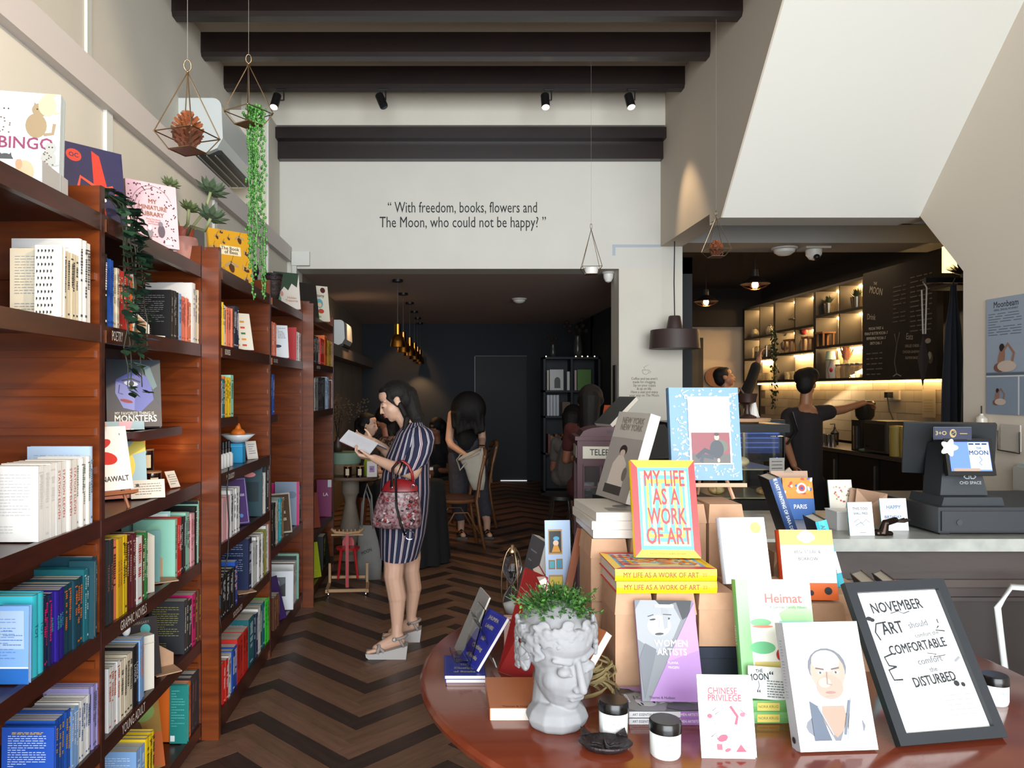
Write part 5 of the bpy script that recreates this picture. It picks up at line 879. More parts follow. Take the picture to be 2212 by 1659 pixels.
for i in range(2): lean((.622 + .006 * i, 1.66 + .006 * i, TZ), .115, .172 - .004 * i, .003, -2, 13, '#ececea', ['front white zine with red drawings, reading Chinese Privilege', 'second white zine peeking out behind the front red-lettered one'][i], cp if i == 0 else None, hard=False, name='zine', cat='zine')
# portrait book
def face(cx, cy, s):
    return [('e', cx, cy - .33 * s, .32 * s, .14 * s, '#6a6d76'), ('p', [(cx - .12 * s, cy - .2 * s), (cx + .12 * s, cy - .2 * s), (cx + .14 * s, cy - .32 * s), (cx, cy - .4 * s), (cx - .14 * s, cy - .32 * s)], '#98806f'), ('p', [(cx - .1 * s, cy - .32 * s), (cx, cy - .46 * s), (cx + .12 * s, cy - .3 * s), (cx + .14 * s, cy - .46 * s), (cx - .12 * s, cy - .46 * s)], '#d9d9da'), ('e', cx, cy + .05 * s, .21 * s, .19 * s, '#5f626c'), ('e', cx, cy + .02 * s, .19 * s, .2 * s, '#a88f80'), ('e', cx - .01 * s, cy + .09 * s, .155 * s, .11 * s, '#bca598'), ('e', cx, cy - .08 * s, .145 * s, .12 * s, '#a0887a'), ('e', cx - .05 * s, cy - .05 * s, .07 * s, .05 * s, '#b59d8f'),
            ('l', [(cx - .13 * s, cy + .045 * s), (cx - .04 * s, cy + .035 * s)], .016 * s, '#5a4c48'), ('l', [(cx + .04 * s, cy + .035 * s), (cx + .13 * s, cy + .045 * s)], .016 * s, '#5a4c48'), ('e', cx - .085 * s, cy + .015 * s, .035 * s, .014 * s, '#e2dcd6'), ('e', cx + .085 * s, cy + .015 * s, .035 * s, .014 * s, '#e2dcd6'), ('e', cx - .085 * s, cy + .015 * s, .013 * s, .013 * s, '#3a4048'), ('e', cx + .085 * s, cy + .015 * s, .013 * s, .013 * s, '#3a4048'), ('l', [(cx - .01 * s, cy + .02 * s), (cx - .025 * s, cy - .06 * s), (cx + .025 * s, cy - .065 * s)], .012 * s, '#8a7268'), ('e', cx, cy - .115 * s, .055 * s, .012 * s, '#8f6a62'), ('l', [(cx - .05 * s, cy - .14 * s), (cx + .05 * s, cy - .14 * s)], .008 * s, '#a08a80')]
pb = [('e', .52, .62, .34, .32, '#b4b9c0'), ('r', .2, .08, .64, .5, '#b9bdc2')] + face(.5, .58, 1.2) + [('p', [(.2, .08), (.42, .08), (.3, .34), (.2, .38)], '#4a5566'), ('p', [(.62, .08), (.84, .08), (.84, .25), (.74, .4)], '#a8acb0'), ('l', [(.72, .38), (.6, .12)], .03, '#5a6470'), ('l', [(.3, .34), (.45, .12)], .02, '#8a9098')]
lean((.875, 1.70, TZ), .178, .272, .036, 4, 17, '#e8e8e6', 'thick white book with a painted portrait of a bald man', pb, hard=False, spinecol='#b9bcc2', spine=lines(.3, .6, .85, .4, 20, '#6a6c72', .004) + [('e', .5, .08, .2, .2, '#2a2a2c')])
# framed notice
o = thing('framed_notice', 'black framed white notice with handwritten lettering headed November', 'picture frame', M=LM((1.153, 1.735, TZ), .276, 9.4, 30)); bk_ = C('#20262c', .4); w, h = .276, .367
part('frame', o, lambda b: (b.box((0, -.018, 0), (w, .0, .025), bk_), b.box((0, -.018, h - .025), (w, 0, h), bk_), b.box((0, -.018, .025), (.025, 0, h - .025), bk_), b.box((w - .025, -.018, .025), (w, 0, h - .025), bk_)))
pn = part('notice_sheet', o, lambda b: b.box((.022, -.006, .022), (w - .022, -.001, h - .022), C('#e9e9e6', .5)))
hw = [('t', 'NOVEMBER', .45, .88, .15, '#22282e', .8, 3), ('l', [(.35, .83), (.45, .845), (.5, .825), (.58, .84)], .008, '#22282e'), ('e', .08, .80, .035, .022, '#22282e'), ('e', .11, .79, .03, .02, '#22282e'), ('l', [(.26, .77), (.14, .76), (.1, .7), (.13, .64)], .016, '#22282e'), ('t', 'ART', .31, .72, .17, '#22282e', .8, 4), ('t', 'should', .62, .74, .09, '#6a6e74', 1, 6), ('t', 'comfort the', .68, .665, .06, '#6a6e74', 1, 5), ('t', 'COMFORTABLE', .52, .58, .13, '#22282e', .75, 5), ('l', [(.6, .53), (.7, .52), (.66, .5), (.8, .51)], .007, '#22282e'), ('l', [(.2, .54), (.1, .52), (.12, .46), (.2, .45)], .016, '#22282e'), ('l', [(.2, .45), (.1, .43), (.12, .36), (.22, .36)], .016, '#22282e'), ('t', 'comfort', .6, .48, .09, '#6a6e74', 1, 5), ('t', 'the', .6, .415, .07, '#6a6e74', 1, 5), ('t', 'DISTURBED', .57, .345, .13, '#22282e', .75, 5), ('e', .8, .31, .03, .028, '#22282e'), ('e', .87, .3, .022, .022, '#22282e'), ('l', [(.85, .72), (.8, .69), (.9, .68)], .012, '#22282e'), ('l', [(.86, .77), (.86, .74)], .01, '#22282e'), ('l', [(.88, .46), (.95, .49)], .02, '#8a8e92')]
art(pn, 'notice_print', fr((.022, -.006, .022), (1, 0, 0), (0, 0, 1)), w - .044, h - .044, hw + lines(.1, .5, .25, .05, 8, '#b9bcc0', .006, 3) + lines(.6, .9, .23, .1, 5, '#9a9ea2', .006, 4))
part('back_strut', o, lambda b: b.box((w * .42, .0, 0), (w * .58, .006, .3), bk_, M=T((0, .0, 0)) @ RX(0)))
# jars, dish
def jar(pos, label, s=1, word='LEMON'):
    o = thing('cream_jar', label, 'jar', pos, 0, 'white jars with black lids'); 
    part('glass_jar', o, lambda b: b.lathe([(.031 * s, 0), (.034 * s, .004), (.0345 * s, .052 * s), (.031 * s, .06 * s), (.001, .06 * s)], C('#dfe5e2', .15), seg=28), True, 40)
    part('lid', o, lambda b: b.lathe([(.036 * s, .056 * s), (.0365 * s, .06 * s), (.0355 * s, .078 * s), (.033 * s, .081 * s), (.001, .081 * s)], C('#0e0d0d', .25), seg=28), True, 40)
    r = .0348 * s; q = MB(); n_ = 8; q.add([(r * math.sin(a), -r * math.cos(a), z) for z in (.010 * s, .048 * s) for a in [(-1.0 + 2.0 * i / n_) for i in range(n_ + 1)]], [(i, i + 1, i + n_ + 2, i + n_ + 1) for i in range(n_)], C('#e9ecea', .5)); q.obj('paper_label', o, True)
    art(o, 'label_print', fr((-.012, -r - .0006, .02), (1, 0, 0), (0, 0, 1)), .024, .02, [('t', word, .5, .7, .35, '#7a9aa0'), ('r', .3, .1, .3, .04, '#a0a8a8')])
jar(on(1325, 1583, TZ), 'white jar with black lid beside the planter head', .97, 'ROSE'); jar(on(1437, 1630, TZ), 'white jar with black lid nearest the front edge of the table', .97); jar(on(2148, 1518, TZ), 'white jar with black lid behind the framed notice', .9)
o = thing('cat_dish', 'dark metal dish in the shape of a cat face', 'dish', on(1308, 1619, TZ), -4); dm = C('#2b2426', .4, .5, kind='noise', h2='#3a3134', scale=60, bump=.5)
part('bowl', o, lambda b: b.lathe([(.03, 0), (.045, .004), (.06, .018), (.056, .020), (.04, .010), (.001, .008)], dm, seg=30, sy=.72), True)
for s in (-1, 1):
    part('ear', o, lambda b: b.add([(s * .028, .034, .016), (s * .052, .022, .016), (s * .050, .048, .026), (s * .028, .034, .022), (s * .052, .022, .022), (s * .05, .048, .03)], [(0, 1, 2), (3, 5, 4), (0, 3, 4, 1), (1, 4, 5, 2), (2, 5, 3, 0)], dm)); part('eye_ridge', o, lambda b: b.tube([(s * .008, -.004, .012), (s * .02, .002, .014), (s * .032, 0, .015)], .0025, dm), True)
part('nose_ridge', o, lambda b: b.tube([(0, .02, .012), (0, -.01, .013), (0, -.02, .012)], .003, dm), True)
# dried plant
b = MB(); rg = random.Random(2); dr = C('#7a6a44', .8); pp = on(1290, 1520, TZ)
for i in range(26):
    a = rg.uniform(0, 6.28); r = rg.uniform(.02, .055); c = Vector((rg.uniform(-.03, .03), rg.uniform(-.02, .03), .02 + rg.uniform(0, .06))); b.tube([c + Vector((r * math.cos(a + k * .5), r * .6 * math.sin(a + k * .5), k * .006)) for k in range(6)], [.002, .004, .005, .004, .003, .001], dr, 5)
o = b.obj('resurrection_moss'); o.location = pp; tag(o, 'curled dry brown moss plant behind the planter head', 'plant'); o['kind'] = 'stuff'
# left group
blue_art = [('t', 'JHUMPA', .5, .87, .14, '#a09a70', 1), ('t', 'LAHIRI', .5, .72, .14, '#a09a70', 1), ('t', 'The', .5, .5, .13, '#a09a70'), ('t', 'Clothing', .5, .33, .15, '#a09a70', 1), ('t', 'of Books', .5, .16, .15, '#a09a70', 1), ('l', [(.03, .03), (.03, .97), (.97, .97), (.97, .03), (.03, .03)], .006, '#6a74a8')]
bp = on(1006, 1468, TZ)
for i in range(2): flat((bp.x - .003 * i, bp.y + .055, TZ + .0105 * i), .112, .16, .010, 0, '#1c2682', ['lower', 'upper'][i] + ' of two flat royal-blue paperbacks at the table edge', front=blue_art, hard=False, pages='#e2e2e0', group='flat copies of the royal-blue paperback')
lean((bp.x + .010, bp.y + .045, TZ + .024), .11, .165, .010, -66, 36, '#1c2682', 'royal-blue paperback leaning aslant on its clear stand', blue_art, hard=False, pages='#eeeeec')
acrylic((bp.x + .0, bp.y + .06, TZ + .022), -80, .09, 'clear acrylic stand under the leaning royal-blue paperback', .17)
lean((bp.x - .015, bp.y + .17, TZ + .01), .12, .2, .006, -80, 24, '#8a8884', 'thin book in clear wrap standing behind the royal-blue paperbacks', None, hard=False, pages='#b9b5ac')
o = flat((on(1150, 1550, TZ).x - .02, 1.95, TZ), .17, .2, .03, 0, '#b5714a', 'flat tan-orange paperback beneath the open book', front=[('t', 'Thames & Hudson', .4, .05, .06, '#5a3018')], hard=False, pages='#e4e2de')
lean((on(1190, 1500, TZ).x - .01, 1.93, TZ + .032), .15, .2, .022, -64, 38, '#a9653f', 'second tan-orange paperback leaning behind the planter head', [('e', .3, .3, .1, .15, '#4a4038')], hard=False, pages='#e9e7e2')
# red open book standing as a tent
o = thing('open_book', 'open book with red cover standing tent-like behind the planter', 'book', (.275, 2.2, TZ + .028), 0)
part('red_cover', o, lambda b: b.add([(-.115, -.03, -.027), (-.03, -.11, -.027), (.02, -.075, .25), (-.03, .04, .25), (-.117, -.027, -.027), (-.032, -.107, -.027), (.018, -.072, .252), (-.032, .043, .252)], [(0, 1, 2, 3), (7, 6, 5, 4), (0, 4, 5, 1), (1, 5, 6, 2), (2, 6, 7, 3), (3, 7, 4, 0)], C('#8a1d1c', .5)))
part('pages', o, lambda b: b.box((0, -.075, 0), (.085, .07, .022), C('#d8c9bc', .8, kind='soft', h2='#e2d6ca', scale=3), M=T((.012, 0, .25)) @ RY(62) @ T((0, 0, -.02)))); part('cover', o, lambda b: b.box((0, -.078, .0), (.17, .078, .003), C('#8a1d1c', .5), M=T((.012, 0, .252)) @ RY(62)))
b = MB(); b.box((-.02, -.012, 0), (.02, .012, .12), C('#cfa79c', .6)); o = b.obj('pink_box'); o.matrix_world = T(W(1103, 1428, 2.3)); o.location.z = TZ; tag(o, 'slim pale pink box between the hourglass and the red open book', 'box'); art(o, 'box_print', fr((-.02, -.012, 0), (1, 0, 0), (0, 0, 1)), .04, .12, lines(.4, .9, .9, .2, 7, '#6a2a2a', .06, 5))
# grey leaning book upper
lean((.295, 2.76, TZ), .16, .27, .03, -80, 15, '#55585e', 'grey book with white pages leaning above the red open book', lines(.2, .8, .8, .4, 4, '#9a9ca0', .02), hard=False, pages='#eaeae8', spinecol='#24304c')
# blue print card with small framed pictures on its leather easel
cardp = [('r', .12, .70, .55, .22, '#a8824a'), ('r', .16, .715, .47, .19, '#1f2326'), ('e', .42, .80, .11, .11, '#d8b8a0'), ('e', .44, .84, .12, .08, '#4a9ac0'), ('p', [(.25, .72), (.6, .72), (.5, .78), (.34, .78)], '#c88a2a'), ('r', .12, .57, .25, .08, '#8a6a3a'), ('r', .15, .58, .19, .06, '#4aa0b0'), ('r', .42, .57, .25, .09, '#8a6a3a'), ('r', .45, .58, .19, .07, '#3a8aa0'), ('r', .12, .3, .55, .22, '#a8824a'), ('r', .16, .315, .47, .19, '#c8b040'), ('e', .4, .42, .1, .1, '#3a7a4a'), ('e', .45, .36, .08, .05, '#b83a30'), ('l', [(.7, .1), (.75, .2), (.72, .28), (.78, .2)], .02, '#3a5a8a')]
lean((.385, 2.50, TZ), .085, .37, .004, 4, 6, '#a8bedb', 'tall pale blue card printed with small framed paintings', cardp, hard=False, name='print_card', cat='card', pages='#dddddd')
b = MB(); b.box((-.012, -.004, 0), (.012, .004, .34), C('#8a4a26', .5)); o = b.obj('wooden_strip'); o.matrix_world = T((.375, 2.46, TZ + .02)) @ RY(13) @ RX(-4); tag(o, 'brown wooden strip crossing in front of the pale blue card', 'easel arm')
# hourglass
o = thing('hourglass', 'brass framed hourglass with white sand on the round table', 'hourglass', (.235, 2.56, TZ), 20)
part('base', o, lambda b: b.lathe([(.055, 0), (.055, .008), (.03, .014), (.012, .02), (.012, .035)], BRASS, seg=24), True, 40)
part('glass', o, lambda b: b.lathe([(.001, .05), (.022, .055), (.034, .085), (.028, .115), (.004, .15), (.028, .185), (.034, .215), (.022, .245), (.001, .25)], GLASS, seg=24), True)
part('sand', o, lambda b: b.lathe([(.001, .054), (.020, .058), (.030, .082), (.001, .096)], C('#e6e6e4', .9), seg=24), True)
for k in range(2): part('hoop', o, lambda b: b.tube([Vector(((.04 + .0 * k) * math.sin(a) * math.cos(k * 1.57), .042 * math.sin(a) * math.sin(k * 1.57), .15 - .125 * math.cos(a))) for a in [i * 6.283 / 24 for i in range(24)]], .0022, BRASS, 6, True), True)
part('finial', o, lambda b: b.lathe([(.014, .25), (.016, .262), (.008, .27), (.006, .28), (.001, .284)], BRASS), True)
# ================================================================== planter head
def head_geo(b, m, M=Matrix(), s=1.0, nose=1.0, eyes=True, lids=True):
    """face towards -y, up z, origin at head centre; head about .22 m tall at s=1"""
    P = lambda x, y, z: M @ Vector((x * s, y * s, z * s)); Rm = M.to_3x3()
    E = lambda c, r: b.ell(P(*c), tuple(q * s for q in r), m, M=Rm, seg=18, ring=12)
    CP = lambda a, c, r0, r1: b.cap(P(*a), P(*c), r0 * s, r1 * s, m, 10)
    E((0, .018, .03), (.075, .088, .082)); E((0, -.008, .050), (.066, .066, .050)); E((0, -.020, -.034), (.060, .063, .070)); E((0, -.050, -.084), (.024, .022, .021)); E((0, -.026, -.064), (.050, .048, .042))
    for k in (-1, 1):
        E((k * .032, -.038, -.030), (.028, .028, .032)); E((k * .076, .014, -.004), (.010, .019, .030)); E((k * .080, .020, .010), (.008, .014, .016)); CP((k * .048, -.054, .026), (k * .018, -.066, .022), .006, .0075); E((k * .030, -.066, .003), (.016, .013, .011))
        CP((k * .010, -.087, -.034), (k * .010, -.085, -.032), .0072 * nose, .0072 * nose); CP((k * .043, -.066, -.001), (k * .017, -.078, -.003), .0026, .0026)
    CP((0, -.071, .020), (0, -.096, -.029), .0075 * nose, .0098 * nose)
    CP((-.018, -.076, -.053), (.018, -.076, -.053), .0045, .0045); CP((-.008, -.081, -.0515), (.008, -.081, -.0515), .0052, .0052); CP((-.012, -.077, -.062), (.012, -.077, -.062), .006, .006)
o = thing('head_planter', 'pale concrete planter in the shape of a classical head with downcast eyes', 'planter', on(1203, 1566, TZ), 24); CONC = C('#929395', .8, kind='soft', h2='#848588', scale=18)
b = MB(); Mh = T((0, -.008, .176)) @ RY(-5) @ RX(15); head_geo(b, CONC, Mh, 1.10, 1.0)
b.cap((0, .022, .05), (0, .012, .12), .050, .047, CONC, 18); b.lathe([(.001, 0), (.060, 0), (.070, .008), (.078, .026), (.070, .045), (.050, .062), (.001, .07)], CONC, seg=10, sy=.9)
fuse(b, 'head', o, .0022, CONC, smooth=16, fac=.6); b = MB()
rg = random.Random(6)
for i in range(260):   # wavy hair locks round the sides and rim
    a = rg.uniform(0, 6.283); ca, sa = math.cos(a), math.sin(a); lo = .218 if sa < -.6 else (.18 if sa < -.15 else .148); zz = rg.uniform(lo, .250)
    c = Vector((.090 * ca, .006 + .100 * sa, zz)); t_ = Vector((-sa, ca, rg.uniform(-.8, .8))).normalized() * rg.uniform(.006, .014)
    b.cap(c - t_, c + t_ + Vector((0, 0, rg.uniform(-.004, .004))), rg.uniform(.0055, .0085), .005, CONC, 8)
for k in range(9): a = math.radians(200 + k * 17.5); b.ell(Vector((.080 * math.cos(a), .006 + .092 * math.sin(a), .244)), (.017, .010, .012), CONC, M=RZ(math.degrees(a) + 90).to_3x3())
b.lathe([(.001, .215), (.074, .216), (.084, .232), (.084, .250), (.074, .256), (.068, .246), (.001, .244)], CONC, c=(0, .006, 0), seg=24, sy=1.12)
for a, zz in ((-2.5, .258), (-1.85, .264), (-1.25, .260), (-.6, .264), (0, .258)):
    c = Vector((.084 * math.cos(a), .006 + .094 * math.sin(a), zz)); b.ell(c, (.016, .006, .012), CONC, M=RZ(math.degrees(a) + 90).to_3x3())
fuse(b, 'carved_hair', o, .0024, CONC, smooth=6, fac=.5)
o2 = thing('potted_herb', 'bushy small-leaved green plant growing from the head planter', 'plant', o.matrix_world @ Vector((0, 0, .25))); rg = random.Random(9)
part('soil', o2, lambda b: b.lathe([(.06, .0), (.05, .012), (.001, .018)], C('#2a2018', .9)))
def herb(b):
    G = [C('#3f6f2c', .5), C('#2c5420', .5), C('#5a8c3c', .5)]
    for i in range(330):
        a = rg.uniform(0, 6.28); r = abs(rg.gauss(.05, .028)); h = rg.uniform(.03, .09) * (1.1 - r * 3); e = Vector((r * 1.15 * math.cos(a), r * math.sin(a), max(.01, h))); p0 = Vector((e.x * .4, e.y * .4, 0))
        b.tube([p0, p0.lerp(e, .6) + Vector((0, 0, .008)), e], .0007, G[1], 3)
        for k in range(9):
            q = p0.lerp(e, .25 + .08 * k) + Vector((rg.uniform(-.006, .006), rg.uniform(-.006, .006), rg.uniform(-.002, .008))); u = Vector((rg.uniform(-1, 1), rg.uniform(-1, 1), rg.uniform(-.3, .8))).normalized() * .0055; w = u.cross(Vector((rg.random(), rg.random(), 1))).normalized() * .004
            b.add([q - u, q + w, q + u, q - w], [(0, 1, 2, 3)], rg.choice(G))
q = part('foliage', o2, herb); q['kind'] = 'stuff'
# ================================================================== cashier counter
CT = .958
o = thing('cashier_counter', 'dark panelled counter with a pale concrete top beside the right-hand wall', 'counter', (2.3, 3.4, 0)); cdk = C('#37302e', .6, kind='wood', h2='#423936', scale=3, sv=(1, 1, 6))
part('worktop', o, lambda b: b.box((-1.15, -.36, CT - .05), (1.19, .36, CT), C('#8b8e8a', .3, kind='noise', h2='#a4a7a1', scale=9)))
part('body', o, lambda b: b.box((-1.1, -.3, 0), (1.19, .34, CT - .05), cdk))
part('top_rail', o, lambda b: b.box((-1.1, -.315, CT - .17), (1.19, -.3, CT - .05), cdk)); part('molding', o, lambda b: b.box((-1.1, -.33, CT - .20), (1.19, -.3, CT - .17), C('#453c38', .5)))
for i in range(3): part('recessed_panel', o, lambda b: (b.box((-.98 + i * .72, -.306, .1), (-.33 + i * .72, -.3, CT - .26), C('#2f2927', .6)), b.box((-.98 + i * .72, -.315, CT - .26), (-.33 + i * .72, -.3, CT - .245), cdk), b.box((-.98 + i * .72, -.315, .1), (-.965 + i * .72, -.3, CT - .26), cdk), b.box((-.345 + i * .72, -.315, .1), (-.33 + i * .72, -.3, CT - .26), cdk)))
def cpt(x, y): return on(x, y, CT)
dk = C('#2a3036', .45)
p = cpt(2120, 1150); o = thing('cash_drawer', 'wide dark grey cash drawer on the concrete counter top', 'cash drawer', (2.46, 3.37, CT))
part('case', o, lambda b: b.box((-.44, -.26, .012), (.44, .26, .115), C('#252a2f', .5))); part('drawer_front', o, lambda b: b.box((-.43, -.268, .02), (.43, -.26, .1), C('#2b3036', .45))); part('lock', o, lambda b: b.cyl((-.36, -.268, .055), (-.36, -.272, .055), .012, C('#3a4046', .3)))
for s in (-1, 1): part('foot', o, lambda b: b.box((s * .4 - .02, -.24, 0), (s * .4 + .02, -.2, .012), BLACK))
o = thing('pos_terminal', 'grey point-of-sale terminal with a small blue customer screen facing the shopfront', 'register', (2.19, 3.25, CT + .115))
part('base', o, lambda b: b.prism([(-.13, 0), (.13, 0), (.12, .035), (-.12, .035)], -.1, .12, dk)); part('neck', o, lambda b: b.prism([(-.10, .03), (.10, .03), (.06, .26), (-.06, .26)], -.05, .07, dk, M=RX(-8)))
art(o, 'maker_mark', fr((-.045, -.086, .075), (1, 0, 0), (0, .14, 1)), .09, .06, [('l', [(.32, .6), (.22, .72), (.32, .84), (.46, .84), (.46, .6), (.32, .6)], .04, '#8d9399'), ('l', [(.54, .6), (.54, .84), (.68, .84), (.78, .72), (.68, .6), (.54, .6)], .04, '#8d9399'), ('t', 'CHD SPACE', .5, .3, .19, '#8d9399')])
cs_ = part('customer_screen', o, lambda b: b.box((-.085, -.02, 0), (.115, 0, .155), C('#0d1013', .3), M=T((-.01, -.07, .12)) @ RX(-12) @ RZ(0)))
Msc = T((-.01, -.07, .12)) @ RX(-12)
b = MB(); b.box((-.07, -.0212, .018), (.1, -.0205, .14), C('#5a7be8', .4, emit=.55), M=Msc); b.box((.012, -.0216, .024), (.098, -.0213, .138), C('#a9bdf0', .4, emit=.55), M=Msc); b.box((-.06, -.0218, .018), (.05, -.0216, .03), C('#a08878', .4, emit=.3), M=Msc)
sd = b.obj('display', cs_)
art(cs_, 'display_print', Msc @ fr((-.07, -.0218, .018), (1, 0, 0), (0, 0, 1)), .17, .122, [('t', 'MOON', .72, .62, .15, '#2a3550', 1), ('t', 'THE', .74, .78, .07, '#2a3550'), ('r', .5, .9, .12, .05, '#1d2540'), ('r', .66, .9, .12, .05, '#1d2540'), ('r', .82, .9, .12, .05, '#1d2540'), ('l', [(.72, .5), (.78, .38), (.7, .28), (.76, .2)], .012, '#5a70b0')])
Mm = T((.03, .11, .08)) @ RZ(-24) @ RX(14)
part('operator_monitor', o, lambda b: (b.box((-.17, .0, .03), (.17, .028, .26), C('#161b1f', .4), M=Mm), b.box((-.06, -.03, .08), (.06, .0, .2), dk, M=Mm)))
o = solidbox(T((2.06, 3.20, 1.345)) @ RZ(-4), .15, .05, .006, '#1b2340', 'small navy sign with gold emblem standing on the terminal', [('t', '3+O', .18, .5, .16, '#a89458'), ('e', .5, .5, .09, .12, '#a89458'), ('e', .51, .52, .06, .08, '#1b2340'), ('l', [(.46, .8), (.56, .6), (.45, .4), (.55, .2)], .02, '#a89458'), ('r', .68, .45, .2, .06, '#a89458')], cat='sign', name='counter_sign')
b = MB(); n_ = 5
vs = [Vector((.03 * (1 + .25 * math.cos(5 * a)) * math.cos(a), 0, .03 * (1 + .25 * math.cos(5 * a)) * math.sin(a))) for a in [i * 6.283 / 40 for i in range(40)]]; b.add(vs + [v + Vector((0, .003, 0)) for v in vs], [tuple(range(40)), tuple(range(79, 39, -1))] + [(i, i + 40, (i + 1) % 40 + 40, (i + 1) % 40) for i in range(40)], C('#e2e4e2', .6)); o = b.obj('flower_tag'); o.location = (2.075, 3.125, 1.315); tag(o, 'white flower-shaped paper tag at the corner of the small blue screen', 'tag')
o = thing('receipt_printer', 'dark receipt printer beside the terminal near the right-hand wall', 'printer', (2.83, 3.38, CT + .117)); part('case', o, lambda b: b.box((-.17, -.1, 0), (.17, .1, .16), C('#2b3035', .5))); part('sticker', o, lambda b: b.box((-.15, -.102, .09), (-.04, -.1, .125), C('#6a7076', .5))); part('ports', o, lambda b: [b.box((-.14 + .05 * i, -.102, .03), (-.105 + .05 * i, -.1, .05), C('#8a9094', .3, .5)) for i in range(5)])
for i, q in enumerate(((-.04, 0), (.0, .003), (.03, 0))):
    b = MB(); b.box((-.014, -.008, 0), (.014, .008, .006), C(['#c9cccb', '#b06038', '#b06038'][i], .5)); o = b.obj('memory_card'); o.location = (2.27 + q[0], 3.22 + q[1], CT + .1155); o.rotation_euler = (0, 0, .3 * i); tag(o, ['silver key-like clip on the cash drawer lid', 'small orange clip on the drawer lid, next to the silver one', 'small orange clip on the drawer lid, farther along'][i], 'clip')
o = MB().tube([Vector((2.42, 3.15, CT + .12)), Vector((2.40, 3.12, CT + .08)), Vector((2.44, 3.10, CT + .01)), Vector((2.52, 3.085, CT + .006)), Vector((2.62, 3.09, CT + .006)), Vector((2.66, 3.12, CT + .012))], .006, BLACK, 8).obj('power_cable', smooth=True); tag(o, 'black cable looping off the cash drawer onto the counter edge', 'cable')
# kraft board, paris guide, cards
lean((1.63, 3.56, CT), .175, .215, .006, 2, 8, '#b08f78', 'brown kraft clipboard standing on the counter', hard=False, name='clipboard', cat='board')
b = MB(); b.prism([(0, 0), (.05, 0), (.03, .025)], 0, .01, C('#9a8a78', .7)); o = b.obj('board_clip'); o.location = (1.6, 3.585, CT + .205); tag(o, 'grey folded paper peak behind the kraft clipboard', 'paper')
fan = []
rg = random.Random(3)
for i in range(26): fan.append(('e', rg.random(), .55 + .45 * rg.random(), .08, .04, rg.choice(['#d98a2a', '#e0a040', '#c84a30', '#e6e0d0', '#4a6ab0']), rg.uniform(0, 180)))
lean((1.64, 3.50, CT), .14, .19, .01, 2, 10, '#3a68ac', 'Paris guidebook with orange pattern above a blue band', [('r', 0, .5, 1, .5, '#d99038')] + fan + [('e', .62, .75, .17, .17, '#e6e2d8'), ('e', .62, .75, .11, .11, '#c84a38'), ('e', .62, .75, .05, .05, '#3a50a0'), ('r', 0, 0, 1, .5, '#3a68ac'), ('t', 'PARIS', .52, .3, .2, '#e6e8ec', .9)], hard=False)
def cardstand(pos, w, h, yaw, col, label, items, edge='#2f9aa8'):
    return lean(pos, w, h, .006, yaw, 9, col, label, items, hard=False, name='greeting_card', cat='card', spinecol=edge, pages=edge)
fl_ = [('e', .15 + .7 * random.Random(i).random(), .25 + .55 * random.Random(i + 9).random(), .035, .035, random.Random(i + 3).choice(['#c87a70', '#b0504a', '#8a9a6a', '#d8b080'])) for i in range(22)]
cardstand((1.79, 3.42, CT + .05), .11, .14, 4, '#d9d4c6', 'cream card scattered with small red and green motifs', fl_)
b = MB(); b.box((-.06, -.05, 0), (.06, .05, .075), C('#cfd2d4', .5)); o = b.obj('white_block'); o.location = (1.73, 3.28, CT); tag(o, 'plain white block on the counter beside the small cards', 'box'); part('top_tray', o, lambda b: b.box((-.062, -.052, .075), (.062, .052, .079), C('#e0e2e2', .4)))
cardstand((1.71, 3.11, CT), .105, .135, 4, '#e2e4e2', 'white card with blue edge reading This Too Shall Pass', [('t', 'THIS TOO', .5, .8, .15, '#4a5a68', .9), ('t', 'SHALL PASS', .5, .66, .13, '#4a5a68', .85), ('l', [(.2, .4), (.4, .5), (.5, .35), (.7, .48), (.85, .38)], .02, '#6a7a88'), ('l', [(.25, .3), (.5, .4), (.6, .3)], .02, '#6a7a88'), ('r', .4, .08, .25, .02, '#8a949a')])
cardstand((1.91, 3.22, CT), .115, .135, 2, '#e2e4e2', 'white card with blue edge and blue handwriting reading Happy, behind the bronze hand', [('t', 'HAPPY', .5, .72, .2, '#3a6a98', .9), ('t', 'BIRTHDAY', .45, .42, .15, '#3a6a98', .9)])
for i in range(2):
    b = MB(); b.box((-.065, -.002, 0), (.065, .002, .15), C(['#9a7a62', '#a98a72'][i], .8)); o = b.obj('kraft_envelope'); o.matrix_world = T((1.855 + .02 * i, 3.38 - .02 * i, CT)) @ RZ(-20 + 14 * i) @ RX(-10) @ RY(10); tag(o, ['rear', 'front'][i] + ' of two brown envelopes leaning between the small cards', 'envelope'); part('flap', o, lambda b: b.add([(-.065, -.003, .15), (0, -.003, .09), (.065, -.003, .15)], [(0, 1, 2)], C('#8d6e57', .8)))
o = thing('bronze_hand', 'dark bronze hand-shaped card holder on the counter edge', 'card holder', (1.80, 3.12, CT), 0); bz = C('#2c221c', .25, .8)
b = MB(); b.cap((0, 0, .012), (.01, 0, .05), .022, .014, bz); b.cap((.01, 0, .05), (.05, 0, .062), .014, .013, bz)
for k in range(4): b.cap((.04, -.012 + .008 * k, .06), (.075, -.02 + .012 * k, .058), .006, .005, bz); b.cap((.075, -.02 + .012 * k, .058), (.105 - .004 * abs(k - 1), -.022 + .013 * k, .066), .005, .0035, bz)
b.cap((.02, -.012, .05), (.045, -.035, .068), .006, .004, bz); b.cap((-.02, 0, .008), (.03, 0, .006), .02, .012, bz); fuse(b, 'hand', o, .0022, bz, 3)
